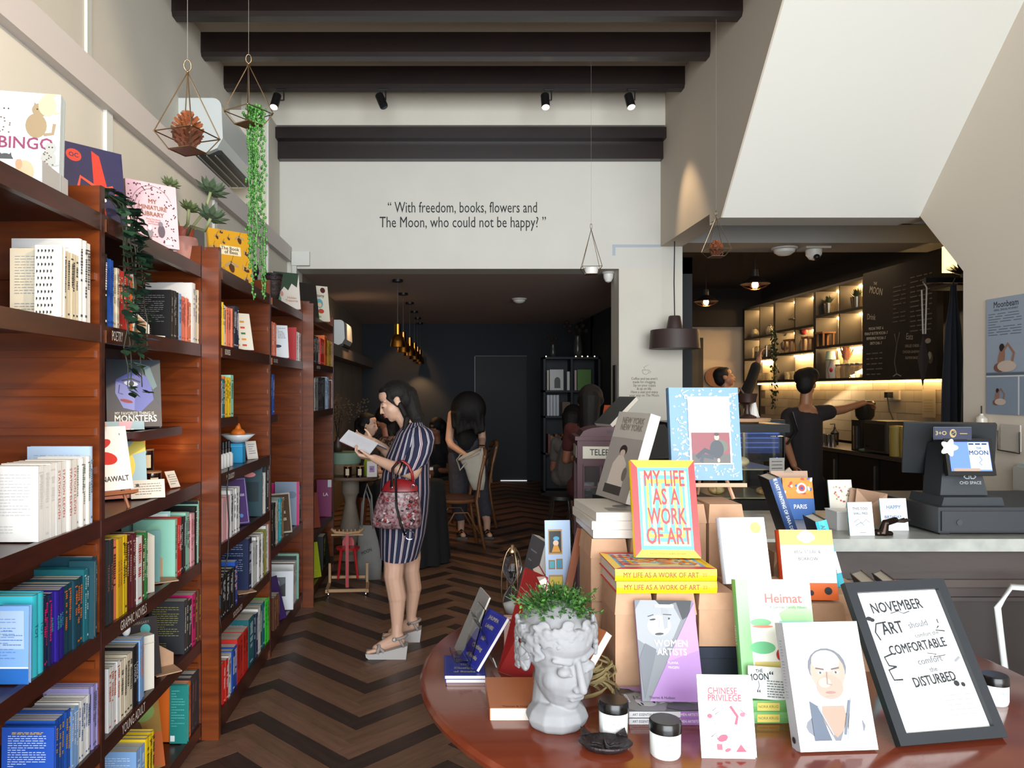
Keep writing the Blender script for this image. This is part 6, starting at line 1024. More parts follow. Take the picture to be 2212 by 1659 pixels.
# wall bits beside the terminal
o = thing('sanitizer_bottle', 'small clear bottle with a label in a holder on the right-hand wall', 'bottle', (3.46, 4.9, 1.30)); part('bottle', o, lambda b: b.lathe([(.03, 0), (.035, .02), (.033, .07), (.012, .09), (.012, .1)], C('#c4bdb0', .2)), True, 40); part('nozzle', o, lambda b: b.cyl((0, 0, .1), (0, 0, .15), .004, BLACK)); part('holder', o, lambda b: b.box((-.04, -.045, -.01), (.035, .045, 0), C('#b9b2a6', .4)))
o = thing('wire_paper_holder', 'black wire holder with white papers fixed on the right-hand wall', 'paper holder', (3.485, 4.66, 1.2)); part('wire', o, lambda b: b.tube([(-.03, .09, .1), (-.03, .09, -.02), (-.03, -.09, -.03), (-.03, -.09, .1)], .004, BLACK)); part('paper', o, lambda b: b.box((-.02, -.08, -.02), (-.012, .08, .14), C('#c2bab0', .7)))
o = MB().box((-.03, -.1, -.1), (0, .08, .04), C('#b9b6b0', .3)).obj('plastic_pocket'); o.location = (3.49, 4.55, 1.05); tag(o, 'clear plastic leaflet pocket low on the right-hand wall', 'holder'); part('leaflet', o, lambda b: b.box((-.02, -.08, -.08), (-.01, .06, .06), C('#a9b9b4', .6)))
# white chair at the frame edge
wm = C('#d8dcdc', .3)
o = thing('metal_chair', 'white metal chair partly in view past the table', 'chair', (2.24, 2.66, 0), -20)
part('seat', o, lambda b: b.box((-.19, -.18, .43), (.19, .18, .45), wm))
for sx in (-1, 1):
    for sy in (-1, 1): part('leg', o, lambda b: b.cone((sx * .17, sy * .16, .43), (sx * .22, sy * .2, 0), .014, .01, wm))
part('back_frame', o, lambda b: b.tube([(-.18, .17, .45), (-.2, .2, .72), (-.15, .22, .8), (.15, .22, .8), (.2, .2, .72), (.18, .17, .45)], .012, wm, 8), True); part('back_slat', o, lambda b: b.box((-.04, .19, .45), (.04, .2, .79), wm))
# ================================================================== serving bar with glass cake case
o = thing('cake_case', 'glass-fronted cake display case with a black top at the cafe end', 'display case', (1.97, 4.95, 0))
part('cabinet', o, lambda b: b.box((-.5, -.3, 0), (.17, .35, .88), C('#15130f', .6)))
part('glass_front', o, lambda b: b.box((-.3, -.3, .88), (.11, -.294, 1.27), GLASS)); part('glass_side', o, lambda b: b.box((.104, -.294, .88), (.11, .3, 1.27), GLASS))
part('top_slab', o, lambda b: b.box((-.5, -.25, 1.29), (.17, .4, 1.34), C('#111519', .3)))
for z in (.885, 1.06): part('shelf', o, lambda b: b.box((-.3, -.27, z), (.10, .3, z + .008), C('#b9b090', .15, spec=.8)))
for i in range(3): part('post', o, lambda b: b.box((-.29 + i * .19, .28, .88), (-.275 + i * .19, .295, 1.29), C('#a09a86', .3, .6)))
part('case_lamp', o, lambda b: b.box((-.3, .25, 1.265), (.10, .28, 1.28), C('#ffd9a0', .5, emit=5)))
for i, (x, c, s) in enumerate(((-.2, '#c99a5a', .05), (-.05, '#e6d8b8', .055), (.09, '#b87a40', .04))):
    b = MB(); b.ell((0, 0, s * .6), (s, s, s * .6), C(c, .7, kind='noise', h2='#e6cf9a', scale=30)); q = b.obj('bread_roll', smooth=True); q.location = (1.93 + x, 4.82, .893 if i != 1 else 1.068); tag(q, ['golden bread roll on the lower glass shelf of the case', 'pale bun on the upper glass shelf of the case', 'small brown pastry at the glass side of the case'][i], 'bread')
o = thing('handwritten_label', 'small white handwritten tag taped on the glass case', 'label', (2.03, 4.63, .98), 10); part('paper', o, lambda b: b.box((-.05, 0, 0), (.05, .002, .16), C('#a9a6a0', .7))); art(o, 'label_print', fr((-.05, 0, 0), (1, 0, 0), (0, 0, 1)), .1, .16, lines(.15, .85, .85, .2, 6, '#4a4a4a', .03, 6))
o = thing('serving_monitor', 'dark monitor with a blue ordering screen behind the glass case', 'monitor', (2.36, 5.7, 1.02)); part('housing', o, lambda b: b.box((-.22, 0, 0), (.2, .04, .31), C('#0c1018', .4))); part('display', o, lambda b: (b.box((-.205, -.004, .06), (.16, 0, .29), C('#1c3468', .4, emit=.35)), [b.box((-.19, -.006, .10 + .035 * i), (.15, -.004, .108 + .035 * i), C('#4a68b0', .4, emit=.5)) for i in range(5)])); part('stand', o, lambda b: b.box((-.05, .02, -1.02), (.05, .06, 0), BLACK)); part('power_light', o, lambda b: b.ell((.14, -.003, .02), .008, C('#3a68ff', .4, emit=8)))
# things on the bar top
o = MB().lathe([(.001, 0), (.16, 0), (.165, .02), (.001, .02)], C('#b08a68', .6), seg=24, sy=.7).obj('wooden_board'); o.location = (1.93, 4.88, 1.352); tag(o, 'round pale wooden board on the black bar top', 'board'); part('base_ring', o, lambda b: b.lathe([(.08, -.012), (.1, 0), (.001, 0)], C('#8a6848', .6), sy=.7))
o = thing('mortar_goblet', 'dark carved wooden mortar goblet with a pestle on the wooden board', 'goblet', (1.94, 4.86, 1.374)); part('goblet', o, lambda b: b.lathe([(.06, 0), (.055, .01), (.02, .025), (.014, .06), (.02, .085), (.052, .1), (.062, .15), (.064, .155), (.056, .155), (.045, .115), (.001, .105)], C('#2e1a14', .45), seg=24), True, 45); part('pestle', o, lambda b: b.cap((.0, 0, .12), (-.045, 0, .19), .009, .006, C('#3a2418', .5)), True)
o = MB().cone((0, 0, 0), (0, 0, .12), .035, .008, C('#d9d6ce', .6)).obj('paper_cone'); o.location = (2.02, 4.95, 1.374); tag(o, 'white paper cone behind the dark goblet', 'cup'); part('rim', o, lambda b: b.lathe([(.036, 0), (.038, .006), (.034, .008)], C('#c9c6be', .6)))
o = MB().ell((0, 0, .025), (.045, .035, .022), C('#101014', .1)).obj('black_gadget', smooth=True); o.location = (1.82, 4.84, 1.372); tag(o, 'small glossy black round gadget on the wooden board', 'gadget'); part('button', o, lambda b: b.ell((.01, -.02, .042), .008, C('#d8d8da', .3)))
o = thing('tablet_stand', 'black tablet seen from behind, tilted on its stand beyond the table books', 'tablet', (1.22, 4.2, .0), 20); part('tablet', o, lambda b: b.box((-.16, -.008, 0), (.14, .008, .24), BLACK, M=T((-.02, 0, 1.17)) @ RX(-42))); part('stand', o, lambda b: b.prism([(-.13, .96), (.13, .96), (.1, 1.16), (-.1, 1.16)], -.04, .08, C('#1b1c1e', .5))); part('table_block', o, lambda b: b.box((-.3, -.25, 0), (.3, .25, .96), C('#1a1715', .6)))
# ================================================================== telephone box cabinet and the book on it
MR = C('#4a1f2a', .45); o = thing('telephone_box_cabinet', 'maroon display cabinet shaped like a telephone box', 'cabinet', (1.12, 5.2, 0), -6)
w, d = .19, .16
for sx in (-1, 1):
    for sy in (-1, 1): part('corner_post', o, lambda b: b.box((sx * w - .02, sy * d - .02, 0), (sx * w + .02, sy * d + .02, 1.24), MR))
part('plinth', o, lambda b: b.box((-w - .03, -d - .03, 0), (w + .03, d + .03, .12), MR)); part('sign_box', o, lambda b: b.box((-w - .02, -d - .025, 1.06), (w + .02, d + .02, 1.22), MR)); part('cornice', o, lambda b: b.box((-w - .035, -d - .04, 1.22), (w + .035, d + .035, 1.245), MR))
part('pediment', o, lambda b: b.prism([(-w - .005, 1.245)] + [(-(w - .01) * math.cos(a), 1.265 + .045 * math.sin(a)) for a in [math.pi * i / 10 for i in range(11)]] + [(w + .005, 1.245)], -d - .02, d + .015, MR))
sg = part('sign', o, lambda b: b.box((-w + .015, -d - .030, 1.10), (w - .015, -d - .025, 1.18), C('#cfcabb', .6))); art(sg, 'sign_lettering', fr((-w + .015, -d - .030, 1.10), (1, 0, 0), (0, 0, 1)), 2 * w - .03, .08, [('t', 'TELEPHONE', .5, .5, .165, '#1c1c1c', .82)])
part('side_sign', o, lambda b: b.box((-w - .024, -d + .03, 1.10), (-w - .02, d - .03, 1.18), C('#a8a49a', .6)))
art(o, 'crown_emblem', fr((-.02, -d - .0205, 1.262), (1, 0, 0), (0, 0, 1)), .04, .035, [('p', [(.1, .1), (.9, .1), (1, .8), (.7, .5), (.5, 1), (.3, .5), (0, .8)], '#2e1218')])
dr_ = part('glazed_door', o, lambda b: b.box((-w + .02, -d - .012, .12), (w - .02, -d - .006, 1.06), C('#c9d0d4', .05, trans=.95)))
for i in range(4): part('muntin', dr_, lambda b: b.box((-w + .02 + i * (2 * w - .04) / 3 - .006, -d - .02, .12), (-w + .02 + i * (2 * w - .04) / 3 + .006, -d - .004, 1.06), MR))
for i in range(7): part('muntin', dr_, lambda b: b.box((-w + .02, -d - .02, .18 + i * .145), (w - .02, -d - .004, .192 + i * .145), MR))
part('shelf', o, lambda b: [b.box((-w, -d, z), (w, d, z + .01), MR) for z in (.35, .64, .85)])
for i in range(5):
    b = MB(); b.lathe([(.025, 0), (.04, .03), (.038, .06), (.001, .055)], C('#c9ccd0', .2)); q = b.obj('teacup', smooth=True); q.location = (1.0 + (i % 3) * .1, 5.22, [.86, .86, .86, .65, .65][i] + .001); tag(q, 'pale teacup on the cabinet shelf, %s counted from the top left' % ORD[i], 'cup', 'cups inside the telephone box cabinet')
lean((1.08, 5.12, 1.315), .2, .27, .03, -70, 48, '#17181a', 'dark open magazine with white pages slanting on top of the telephone box cabinet', None, hard=False, pages='#cfc9ba')
lean((1.16, 5.2, 1.315), .16, .15, .01, -30, 30, '#8a3a1c', 'small orange-red leaflet behind the slanting magazine', [('e', .5, .5, .2, .25, '#c8602a')], hard=False)
# ================================================================== rear room
def shelfcase(o, X0, X1, Y, D, zs, ws, m):
    part('side_panel', o, lambda b: b.box((X0, Y, 0), (X0 + .03, Y + D, zs[-1]), m)); part('side_panel', o, lambda b: b.box((X1 - .03, Y, 0), (X1, Y + D, zs[-1]), m))
    for x in ws: part('divider', o, lambda b: b.box((x - .015, Y + .01, 0), (x + .015, Y + D, zs[-1]), m))
    for z in zs: part('shelf_board', o, lambda b: b.box((X0, Y, z - .03), (X1, Y + D, z), m))
    part('back_panel', o, lambda b: b.box((X0, Y + D, 0), (X1, Y + D + .01, zs[-1]), m))
o = thing('dark_bookcase', 'dark navy bookcase with few books against the rear wall', 'bookcase', (0, 0, 0)); shelfcase(o, 1.46, 2.28, 11, .3, [.1, .65, 1.18, 1.55, 2.03], [1.87], C('#171a24', .6))
for i, (x0, x1, z, h, c, lb) in enumerate(((1.52, 1.55, 1.55, .29, '#b8b0a0', 'cream spine beside the white cover with an arch in the dark bookcase'), (1.56, 1.76, 1.55, .3, '#c8c8c4', 'white cover with a dark arch picture in the dark bookcase'), (1.81, 1.85, 1.55, .27, '#c9c9c5', 'white spine next to the divider of the dark bookcase'), (1.92, 1.95, 1.55, .29, '#c2a8a8', 'pinkish white spine left of the green cover'), (1.96, 2.16, 1.55, .3, '#4a7a1c', 'bright green cover in the dark bookcase'), (1.52, 1.56, 1.18, .3, '#b9bdc4', 'first of four pale blue-white volumes'), (1.565, 1.605, 1.18, .3, '#b9bdc4', 'second of four pale blue-white volumes'), (1.61, 1.65, 1.18, .3, '#b9bdc4', 'third of four pale blue-white volumes'), (1.655, 1.695, 1.18, .3, '#b9bdc4', 'fourth of four pale blue-white volumes'), (1.74, 1.86, 1.18, .2, '#5a3a1a', 'brown cover in the middle row of the dark bookcase'), (1.97, 2.12, 1.2, .15, '#9a2a22', 'red card with white letters in the dark bookcase'))):
    lean(((x0 + x1) / 2, 11.08, z), x1 - x0 - .003, h, .03, 0, 1, c, lb, [('e', .55, .45, .22, .28, '#3a3836'), ('r', .33, .1, .44, .35, '#3a3836')] if i == 1 else ([('t', 'SW', .4, .5, .5, '#e0d8d0')] if i == 10 else None), group='volumes in the dark bookcase')
for i in range(8): lean((1.54 + i * .034, 11.08, .65), .031, .27 - .02 * (i % 3), .2, 0, 0, ['#6a2a20', '#8a5a2a', '#a8742a', '#7a4a20'][i % 4], '%s of the eight brown and orange volumes on the low dark shelf' % ORD[i], group='brown volumes low in the dark bookcase')
for i, (x, s) in enumerate(((1.62, .6), (1.98, 1))):
    o = thing('vase', ['small dark vase with a drooping flower on the dark bookcase', 'tall grey vase with dried dark flowers on the dark bookcase'][i], 'vase', (x, 11.15, 2.03)); part('vase_body', o, lambda b: b.lathe([(.05 * s, 0), (.07 * s, .1 * s), (.06 * s, .2 * s), (.045 * s, .3 * s), (.05 * s, .32 * s)], C('#3a3a36', .3)), True); rg = random.Random(i)
    part('flowers', o, lambda b: [(b.tube([(0, 0, .25 * s), (e.x * .5, e.y * .5, .38 * s), tuple(e)], .004, C('#2a2018', .8), 4), b.ell(e, .035 * s, C('#2a1a16', .8), seg=8, ring=5)) for e in [Vector((rg.uniform(-.2, .15) * s, rg.uniform(-.05, .05), rg.uniform(.38, .55) * s)) for _ in range(9)]], True)
for i in range(5):
    b = MB(); b.ell((0, 0, 0), .009, C('#fff0d0', .5, emit=4), seg=8, ring=5); q = b.obj('fairy_bulb'); q.location = [(1.5, 11.02, 2.038), (1.93, 11.02, 2.038), (2.1, 11.02, 2.038), (2.2, 11.02, 2.038), (2.02, 11.02, 2.038)][i]; tag(q, 'tiny fairy light along the dark bookcase top, %s from its aisle side' % ORD[[0, 1, 3, 4, 2][i]], 'fairy light', 'fairy lights on the dark bookcase')
# pedestal table with its goods
st_ = C('#6f665a', .7, kind='soft', h2='#85796b', scale=10)
o = thing('pedestal_table', 'round wooden-topped table on a turned stone baluster at the aisle end', 'table', (-.84, 7.0, 0)); part('tabletop', o, lambda b: b.lathe([(.001, .745), (.26, .745), (.265, .755), (.26, .775), (.001, .775)], C('#5a4636', .6), seg=32), True, 35)
part('baluster', o, lambda b: b.lathe([(.09, 0), (.09, .06), (.06, .08), (.055, .14), (.085, .2), (.095, .3), (.07, .42), (.05, .52), (.055, .56), (.07, .6), (.08, .61), (.08, .745)], st_, seg=24), True, 45)
o = thing('hat_box', 'round drum box with a pale green lid on the pedestal table', 'box', (-.91, 7.10, .776)); part('drum', o, lambda b: b.lathe([(.13, 0), (.15, .15), (.001, .15)], C('#7a6850', .7), seg=28), True, 40); part('lid', o, lambda b: b.lathe([(.155, .1), (.158, .16), (.155, .2), (.001, .2)], C('#6f8a78', .7), seg=28), True, 40)
for i in range(2): candle_jar((-.84 + .11 * i, 6.80, .777), ['dark amber candle jar on the pedestal table, nearer the bookcases', 'dark amber candle jar on the pedestal table, nearer the lime pouch'][i], .036, .095, group='amber jars on the pedestal table', rz=0)
o = thing('lime_pouch', 'lime green pouch standing on the pedestal table', 'pouch', (-.655, 6.9, .777)); part('pouch_body', o, lambda b: b.loft([((0, 0, 0), (.065, 0, 0), (0, .04, 0)), ((0, 0, .08), (.06, 0, 0), (0, .035, 0)), ((0, 0, .15), (.045, 0, 0), (0, .02, 0)), ((0, 0, .18), (.03, 0, 0), (0, .006, 0))], C('#8a9a1c', .5), cap0=True, cap1=True), True)
b = MB(); b.box((-.045, -.02, 0), (.045, .02, .14), C('#c9c4c0', .6)); o = b.obj('gift_card_box'); o.matrix_world = T((-.63, 6.83, .777)) @ RZ(12); tag(o, 'white box with violet picture beside the lime pouch', 'box'); art(o, 'box_print', fr((-.045, -.02, 0), (1, 0, 0), (0, 0, 1)), .09, .14, [('r', .25, .3, .5, .4, '#8a6a9a'), ('e', .45, .5, .15, .12, '#5a4a7a')])
o = thing('dried_flowers', 'vase of dried brown flowers on the drum box', 'flowers', (-.97, 7.12, .977)); rg = random.Random(21); part('vase', o, lambda b: b.lathe([(.04, 0), (.05, .06), (.02, .12), (.025, .14)], C('#3a2c20', .5)), True)
q = part('twigs', o, lambda b: [(b.tube([(0, 0, .1), (e.x * .4, e.y * .4, .28), tuple(e)], .002, C('#33271c', .9), 3), [b.ell(e + Vector((rg.uniform(-.05, .05), rg.uniform(-.05, .05), rg.uniform(-.08, .03))), .009, C('#4a3a26', .9), seg=5, ring=3) for _ in range(7)]) for e in [Vector((rg.uniform(-.13, .24), rg.uniform(-.1, .1), rg.uniform(.28, .52))) for _ in range(26)]]); q['kind'] = 'stuff'
# red stool in its wooden frame
red = C('#a3141a', .35); pw = C('#a8845f', .6)
o = thing('toy_highchair', 'small red wooden stool chair held in a pale wooden rocker frame with casters', 'chair', (-.725, 5.88, 0), 4)
part('seat', o, lambda b: b.lathe([(.001, .33), (.09, .33), (.092, .345), (.001, .345)], red, seg=24, sy=.8), True, 35); part('backrest', o, lambda b: b.prism([(-.045, .345), (.045, .345), (.045, .38), (.03, .41), (-.03, .41), (-.045, .38)], .05, .062, red)); part('centre_post', o, lambda b: b.box((-.012, -.11, .06), (.012, -.09, .47), red))
for s in (-1, 1): part('leg', o, lambda b: b.cone((s * .05, 0, .33), (s * .075, 0, .1), .012, .009, red))
part('frame_rail', o, lambda b: b.box((-.15, -.13, .03), (.15, -.11, .052), pw)); part('frame_rail', o, lambda b: b.box((-.13, .07, .085), (.13, .09, .105), pw))
for s in (-1, 1): part('frame_side', o, lambda b: b.box((s * .15 - .012, -.13, .025), (s * .15 + .012, .1, .05), pw)); part('frame_upright', o, lambda b: b.box((s * .145 - .009, .08, .05), (s * .145 + .009, .1, .2), pw)); part('caster', o, lambda b: b.ell((s * .14, -.12, .014), (.012, .01, .014), CHROME))
part('peg_bar', o, lambda b: b.tube([(-.12, -.09, .5), (-.09, -.1, .475), (.0, -.1, .468), (.09, -.1, .475), (.12, -.09, .5)], .012, pw, 8), True); part('peg_rail', o, lambda b: b.box((-.12, -.1, .45), (.12, -.08, .462), pw))
for k in range(7): part('peg', o, lambda b: b.cyl((-.09 + .03 * k, -.1, .48), (-.09 + .03 * k, -.1, .498), .005, pw, 6))
# tote bag, black cloth table
o = thing('tote_bag', 'grey-white canvas tote bag with black letters hanging by the pedestal table', 'tote bag', (-.60, 6.28, .0))
o.scale = (1, 1, 1.22); tb = C('#6f6e6c', .9, kind='soft', h2='#807f7c', scale=12)
bg = part('bag_body', o, lambda b: b.loft([((0, 0, .0), (.10, 0, 0), (0, .04, 0)), ((.0, 0, .12), (.105, 0, 0), (0, .05, 0)), ((-.01, 0, .26), (.085, 0, 0), (0, .03, 0)), ((-.02, 0, .36), (.06, 0, 0), (0, .012, 0))], tb, cap0=True), True)
part('handle', o, lambda b: b.tube([(-.06, -.01, .35), (-.04, -.01, .56), (-.015, -.01, .64), (.02, -.01, .56), (.035, -.01, .34)], .008, tb), True); part('handle', o, lambda b: b.tube([(-.07, .02, .33), (-.06, .02, .5), (-.03, .02, .6), (.01, .02, .5), (.02, .02, .35)], .008, tb), True)
art(o, 'bag_print', fr((-.07, -.055, .12), (1, 0, 0), (0, 0, 1)), .12, .12, [('t', 'MOON', .45, .6, .26, '#1c1c1e', .9, 20)])
o = thing('draped_table', 'small round table under a floor-length black cloth behind the reading woman', 'table', (-.30, 6.95, 0)); part('table_frame', o, lambda b: b.lathe([(.05, 0), (.05, .7), (.3, .71), (.3, .725), (.001, .725)], CLOTHB)); 
def drape(b):
    rings = []
    for z, r, a in ((.728, .0, 0), (.73, .31, .0), (.70, .325, .004), (.5, .33, .012), (.25, .345, .018), (.012, .36, .025)):
        rings.append([(r + a * math.sin(k * 14 * 2 * math.pi / 84)) for k in range(84)] + [z])
    vs = []; 
    for rr in rings:
        for k in range(84): t = 2 * math.pi * k / 84; vs.append((rr[k] * math.cos(t), rr[k] * math.sin(t), rr[-1]))
    b.add(vs, [(i * 84 + k, i * 84 + (k + 1) % 84, (i + 1) * 84 + (k + 1) % 84, (i + 1) * 84 + k) for i in range(5) for k in range(84)], CLOTHB)
part('cloth', o, drape, True)
for i in range(4): flat((-.22 + .02 * (i % 2), 6.92, .735 + .032 * i), .16, .22, .03, 10 * i, ['#4a2a20', '#7a5a44', '#3a2420', '#6a4a38'][i], '%s book from the bottom of the low pile on the black cloth table' % ORD[i], group='pile on the black cloth table')
o = MB().box((-.012, -.1, 0), (.012, .1, .25), C('#3f62b0', .6)).obj('blue_folder'); o.location = (-.10, 6.4, .73); tag(o, 'bright blue folder edge showing behind the reading woman', 'folder'); o.location = (-.17, 6.8, .86)
# bentwood chairs
cw = C('#6a4528', .4, kind='wood', h2='#7d5535', scale=8)
def bentwood(x, y, rz, label):
    o = thing('bentwood_chair', label, 'chair', (x, y, 0), rz, 'bentwood cross-back chairs')
    part('seat', o, lambda b: b.lathe([(.001, .45), (.2, .45), (.215, .465), (.2, .485), (.001, .48)], cw, seg=28), True, 40); part('cushion', o, lambda b: b.lathe([(.19, .485), (.18, .5), (.001, .502)], C('#4a2c22', .9), seg=28), True)
    for s in (-1, 1):
        part('rear_leg', o, lambda b: b.tube([(s * .18, .25, 0), (s * .165, .2, .25), (s * .16, .17, .47), (s * .17, .21, .72), (s * .16, .25, .88), (s * .12, .26, .93)], .017, cw, 8), True); part('front_leg', o, lambda b: b.tube([(s * .16, -.17, .45), (s * .18, -.2, 0)], [.018, .013], cw, 8), True)
        part('arch_brace', o, lambda b: b.tube([(s * .175, -.19, .12), (s * .1, -.19, .33), (0, -.18, .37)], .009, cw, 6), True); part('side_brace', o, lambda b: b.tube([(s * .178, -.18, .15), (s * .17, -.05, .36), (s * .17, .08, .36), (s * .17, .2, .15)], .009, cw, 6), True)
        part('cross_slat', o, lambda b: b.tube([(s * .15, .2, .5), (0, .235, .68), (-s * .13, .25, .88)], .011, cw, 6), True)
    part('top_rail', o, lambda b: b.tube([(-.16, .25, .88), (-.1, .27, .945), (0, .285, .96), (.1, .27, .945), (.16, .25, .88)], [.018, .022, .024, .022, .018], cw, 8), True); return o
bentwood(.14, 7.58, -80, 'wooden bentwood chair with the white bag over its back, nearer the entrance'); bentwood(.34, 8.75, -82, 'wooden bentwood chair farther back behind the standing woman in black')
for i, (x, y) in enumerate(((1.05, 6.75), (1.5, 8.3))):
    o = thing('stool', ['chrome-legged stool under the reader in the dark corner', 'chrome-legged stool farther back in the dark corner'][i], 'stool', (x, y, 0)); part('seat', o, lambda b: b.lathe([(.001, .6), (.18, .6), (.18, .63), (.001, .64)], BLACK, seg=24), True, 40)
    for k in range(4): a = k * 1.571 + .5; part('leg', o, lambda b: b.cyl((.1 * math.cos(a), .1 * math.sin(a), .6), (.2 * math.cos(a), .2 * math.sin(a), 0), .008, CHROME, 8))
# ================================================================== cafe fittings
blk = C('#17120f', .6); cr = C('#cfc0a4', .7)
o = thing('cafe_shelf_unit', 'black open shelf unit glowing with strip lights on the cafe wall', 'shelf unit', (4.55, 0, 0)); Z0, Z1 = 1.66, 2.78; yb = [8.24, 9.33, 10.46, 11.52]
for y in yb: part('upright', o, lambda b: b.box((0, y - .03, Z0), (.28, y + .03, Z1), blk))
part('backboard', o, lambda b: b.box((.27, 8.24, Z0), (.285, 11.52, Z1), cr))
LZ = [[1.69, 2.08, 2.46], [1.69, 2.05, 2.36], [1.69, 2.02, 2.33]]
for i in range(3):
    for z in LZ[i] + [Z1]:
        part('shelf_board', o, lambda b: b.box((0, yb[i] + .03, z - .03), (.28, yb[i + 1] - .03, z), blk))
        if z > 1.8: part('strip_light', o, lambda b: b.box((.24, yb[i] + .06, z - .045), (.268, yb[i + 1] - .06, z - .031), C('#ffd08a', .5, emit=150)))
    part('mid_upright', o, lambda b: b.box((.02, (yb[i] + yb[i + 1]) / 2 - .01, 2.08 - .02), (.27, (yb[i] + yb[i + 1]) / 2 + .012, Z1 - .03), blk))
part('under_light', o, lambda b: b.box((.2, 7.0, 1.635), (.24, 11.5, 1.65), C('#ffd08a', .5, emit=20)))
light('AREA', 'under_shelf_glow', (4.72, 9.0, 1.62), 14, (1, .74, .42), 5.0, rot=(0, 20, 90), sy=.06)
cbd = MB().box((0, 6.98, 1.655), (.06, 8.2, 2.8), C('#1c1714', .9, kind='soft', h2='#241e1a', scale=4)).obj('chalkboard_menu'); cbd.location = (4.52, 0, 0); tag(cbd, 'large black chalkboard menu with white hand lettering on the cafe wall', 'chalkboard')
ch = '#a39c90'; CW, CH = 1.22, 1.145
cm = [('t', 'THE', .19, .88, .035, ch, .8, -8), ('t', 'MOON', .2, .81, .085, ch, .75, -14), ('t', 'Drink', .13, .58, .07, ch, .8, -8)] + [('t', s, .2, .47 - .045 * i, .034, '#d0cabe', .8, -2) for i, s in enumerate(['MOCHA TWIST -6', 'PEANUT BUTTER MOCHA -7', 'PEPPERMINT MOCHA -7', 'DIRTY CHAI -7'])] + [('t', 'Eats', .67, .36, .07, ch, .8, -6)] + [('t', s, .72, .28 - .05 * i, .03, ch, .8, -2) for i, s in enumerate(['GRILLED CHEESE -11', 'CHICKEN SANDWICH -13', 'SALMON BAGEL -14'])] + [('e', .9, .31, .035, .02, ch), ('e', .93, .17, .03, .045, '#5a554e'), ('e', .92, .19, .02, .03, ch), ('l', [(.5, .3), (.47, .15), (.5, .05)], .012, '#6a645a'), ('l', [(.47, .4), (.5, .3), (.54, .41)], .012, '#6a645a'), ('l', [(.45, .03), (.5, .05), (.56, .03)], .008, ch)]
cm += lines(.45, .62, .8, .5, 9, '#57524a', .01, 2) + lines(.68, .95, .85, .4, 12, '#6a655c', .01, 4) + lines(.06, .3, .24, .05, 5, '#6a655c', .01, 7)
art(cbd, 'chalk_lettering', fr((-.001, 8.2, 1.655), (0, -1, 0), (0, 0, 1)), CW, CH, cm, .8)
wt = C('#4a3f35', .5)
o = thing('cafe_work_counter', 'dark work counter along the cafe wall', 'counter', (4.25, 0, 0)); part('worktop', o, lambda b: b.box((0, 5.12, .88), (.58, 11.5, .92), wt))
for i in range(8): part('cabinet_door', o, lambda b: b.box((.03, 5.15 + i * .78, .08), (.05, 5.9 + i * .78, .87), C('#12100f', .45))); part('handle', o, lambda b: b.box((.015, 5.2 + i * .78, .5), (.028, 5.215 + i * .78, .8), C('#8a8478', .3, .8)))
part('carcass', o, lambda b: b.box((.05, 5.12, 0), (.58, 11.5, .88), C('#0f0d0c', .7)))
def cit(px, z, X=4.68): Y = F * X / (px - VX); return (X, Y, z)
def vessel(name, px, z, prof, m, label, cat='jar', X=4.68, group=None, extra=None):
    o = thing(name, label, cat, cit(px, z + .001, X), 0, group); part('body', o, lambda b: b.lathe(prof, m, seg=18), True, 45)
    if extra: extra(o)
    return o
gls = C('#cfc8b4', .08, trans=.8); tin = C('#8a8478', .25, .9); potp = [(.05, 0), (.07, .14), (.06, .14), (.001, .12)]
def pplant(o, n=50, r=.09, h=.12, z=.12, c='#1f3018'): q = part('foliage', o, lambda b: tuft(b, n, r, h, C(c, .7), 4, (0, 0, z))); q['kind'] = 'stuff'
vessel('herb_pot', 1790, 2.46, potp, tin, 'steel pot of herbs on the top cafe shelf beside the white pitcher', 'plant', extra=pplant); vessel('herb_pot', 1851, 2.46, potp, tin, 'steel pot of herbs on the top cafe shelf next to the chalkboard', 'plant', extra=pplant)
vessel('pitcher', 1822, 2.46, [(.05, 0), (.055, .08), (.04, .15), (.045, .17)], C('#b9b2a4', .4), 'white pitcher between two herb pots on the top cafe shelf', 'pitcher', extra=lambda o: part('handle', o, lambda b: b.tube([(0, -.05, .14), (0, -.09, .1), (0, -.055, .05)], .007, C('#b9b2a4', .4))))
vessel('cake_stand', 1724, 2.36, [(.04, 0), (.01, .02), (.01, .1), (.12, .12), (.12, .13), (.001, .135)], tin, 'metal stand with a wide disc on the upper cafe shelf', 'stand')
for i, px in enumerate((1630, 1652, 1664)): vessel('glass_kettle', px, 2.33, [(.04, 0), (.07, .05), (.05, .11), (.03, .13)], gls, 'round glass pot on the farthest upper cafe shelf, %s from the end' % ORD[i], 'pot', group='glass pots on the farthest upper shelf', extra=lambda o: part('lid', o, lambda b: b.ell((0, 0, .14), .015, blk)))
for i, px in enumerate((1624, 1638, 1656, 1668)): vessel('coffee_canister', px, 2.02, [(.055, 0), (.055, .17), (.04, .18), (.001, .18)], gls if i != 2 else tin, ['glass canister of dark beans at the far end of the middle cafe shelf', 'second glass canister of beans on the middle cafe shelf', 'steel canister on the middle cafe shelf', 'third glass canister on the middle cafe shelf by the upright'][i], 'jar', extra=lambda o: part('beans', o, lambda b: b.cyl((0, 0, .005), (0, 0, .1), .048, C('#2a1810', .8))))
vessel('black_pot', 1690, 2.06, [(.05, 0), (.09, .05), (.1, .12), (.06, .2), (.07, .22)], blk, 'round black pot with ivy on the middle cafe shelf', 'pot', extra=lambda o: pplant(o, 80, .13, .1, .2, '#16240f'))
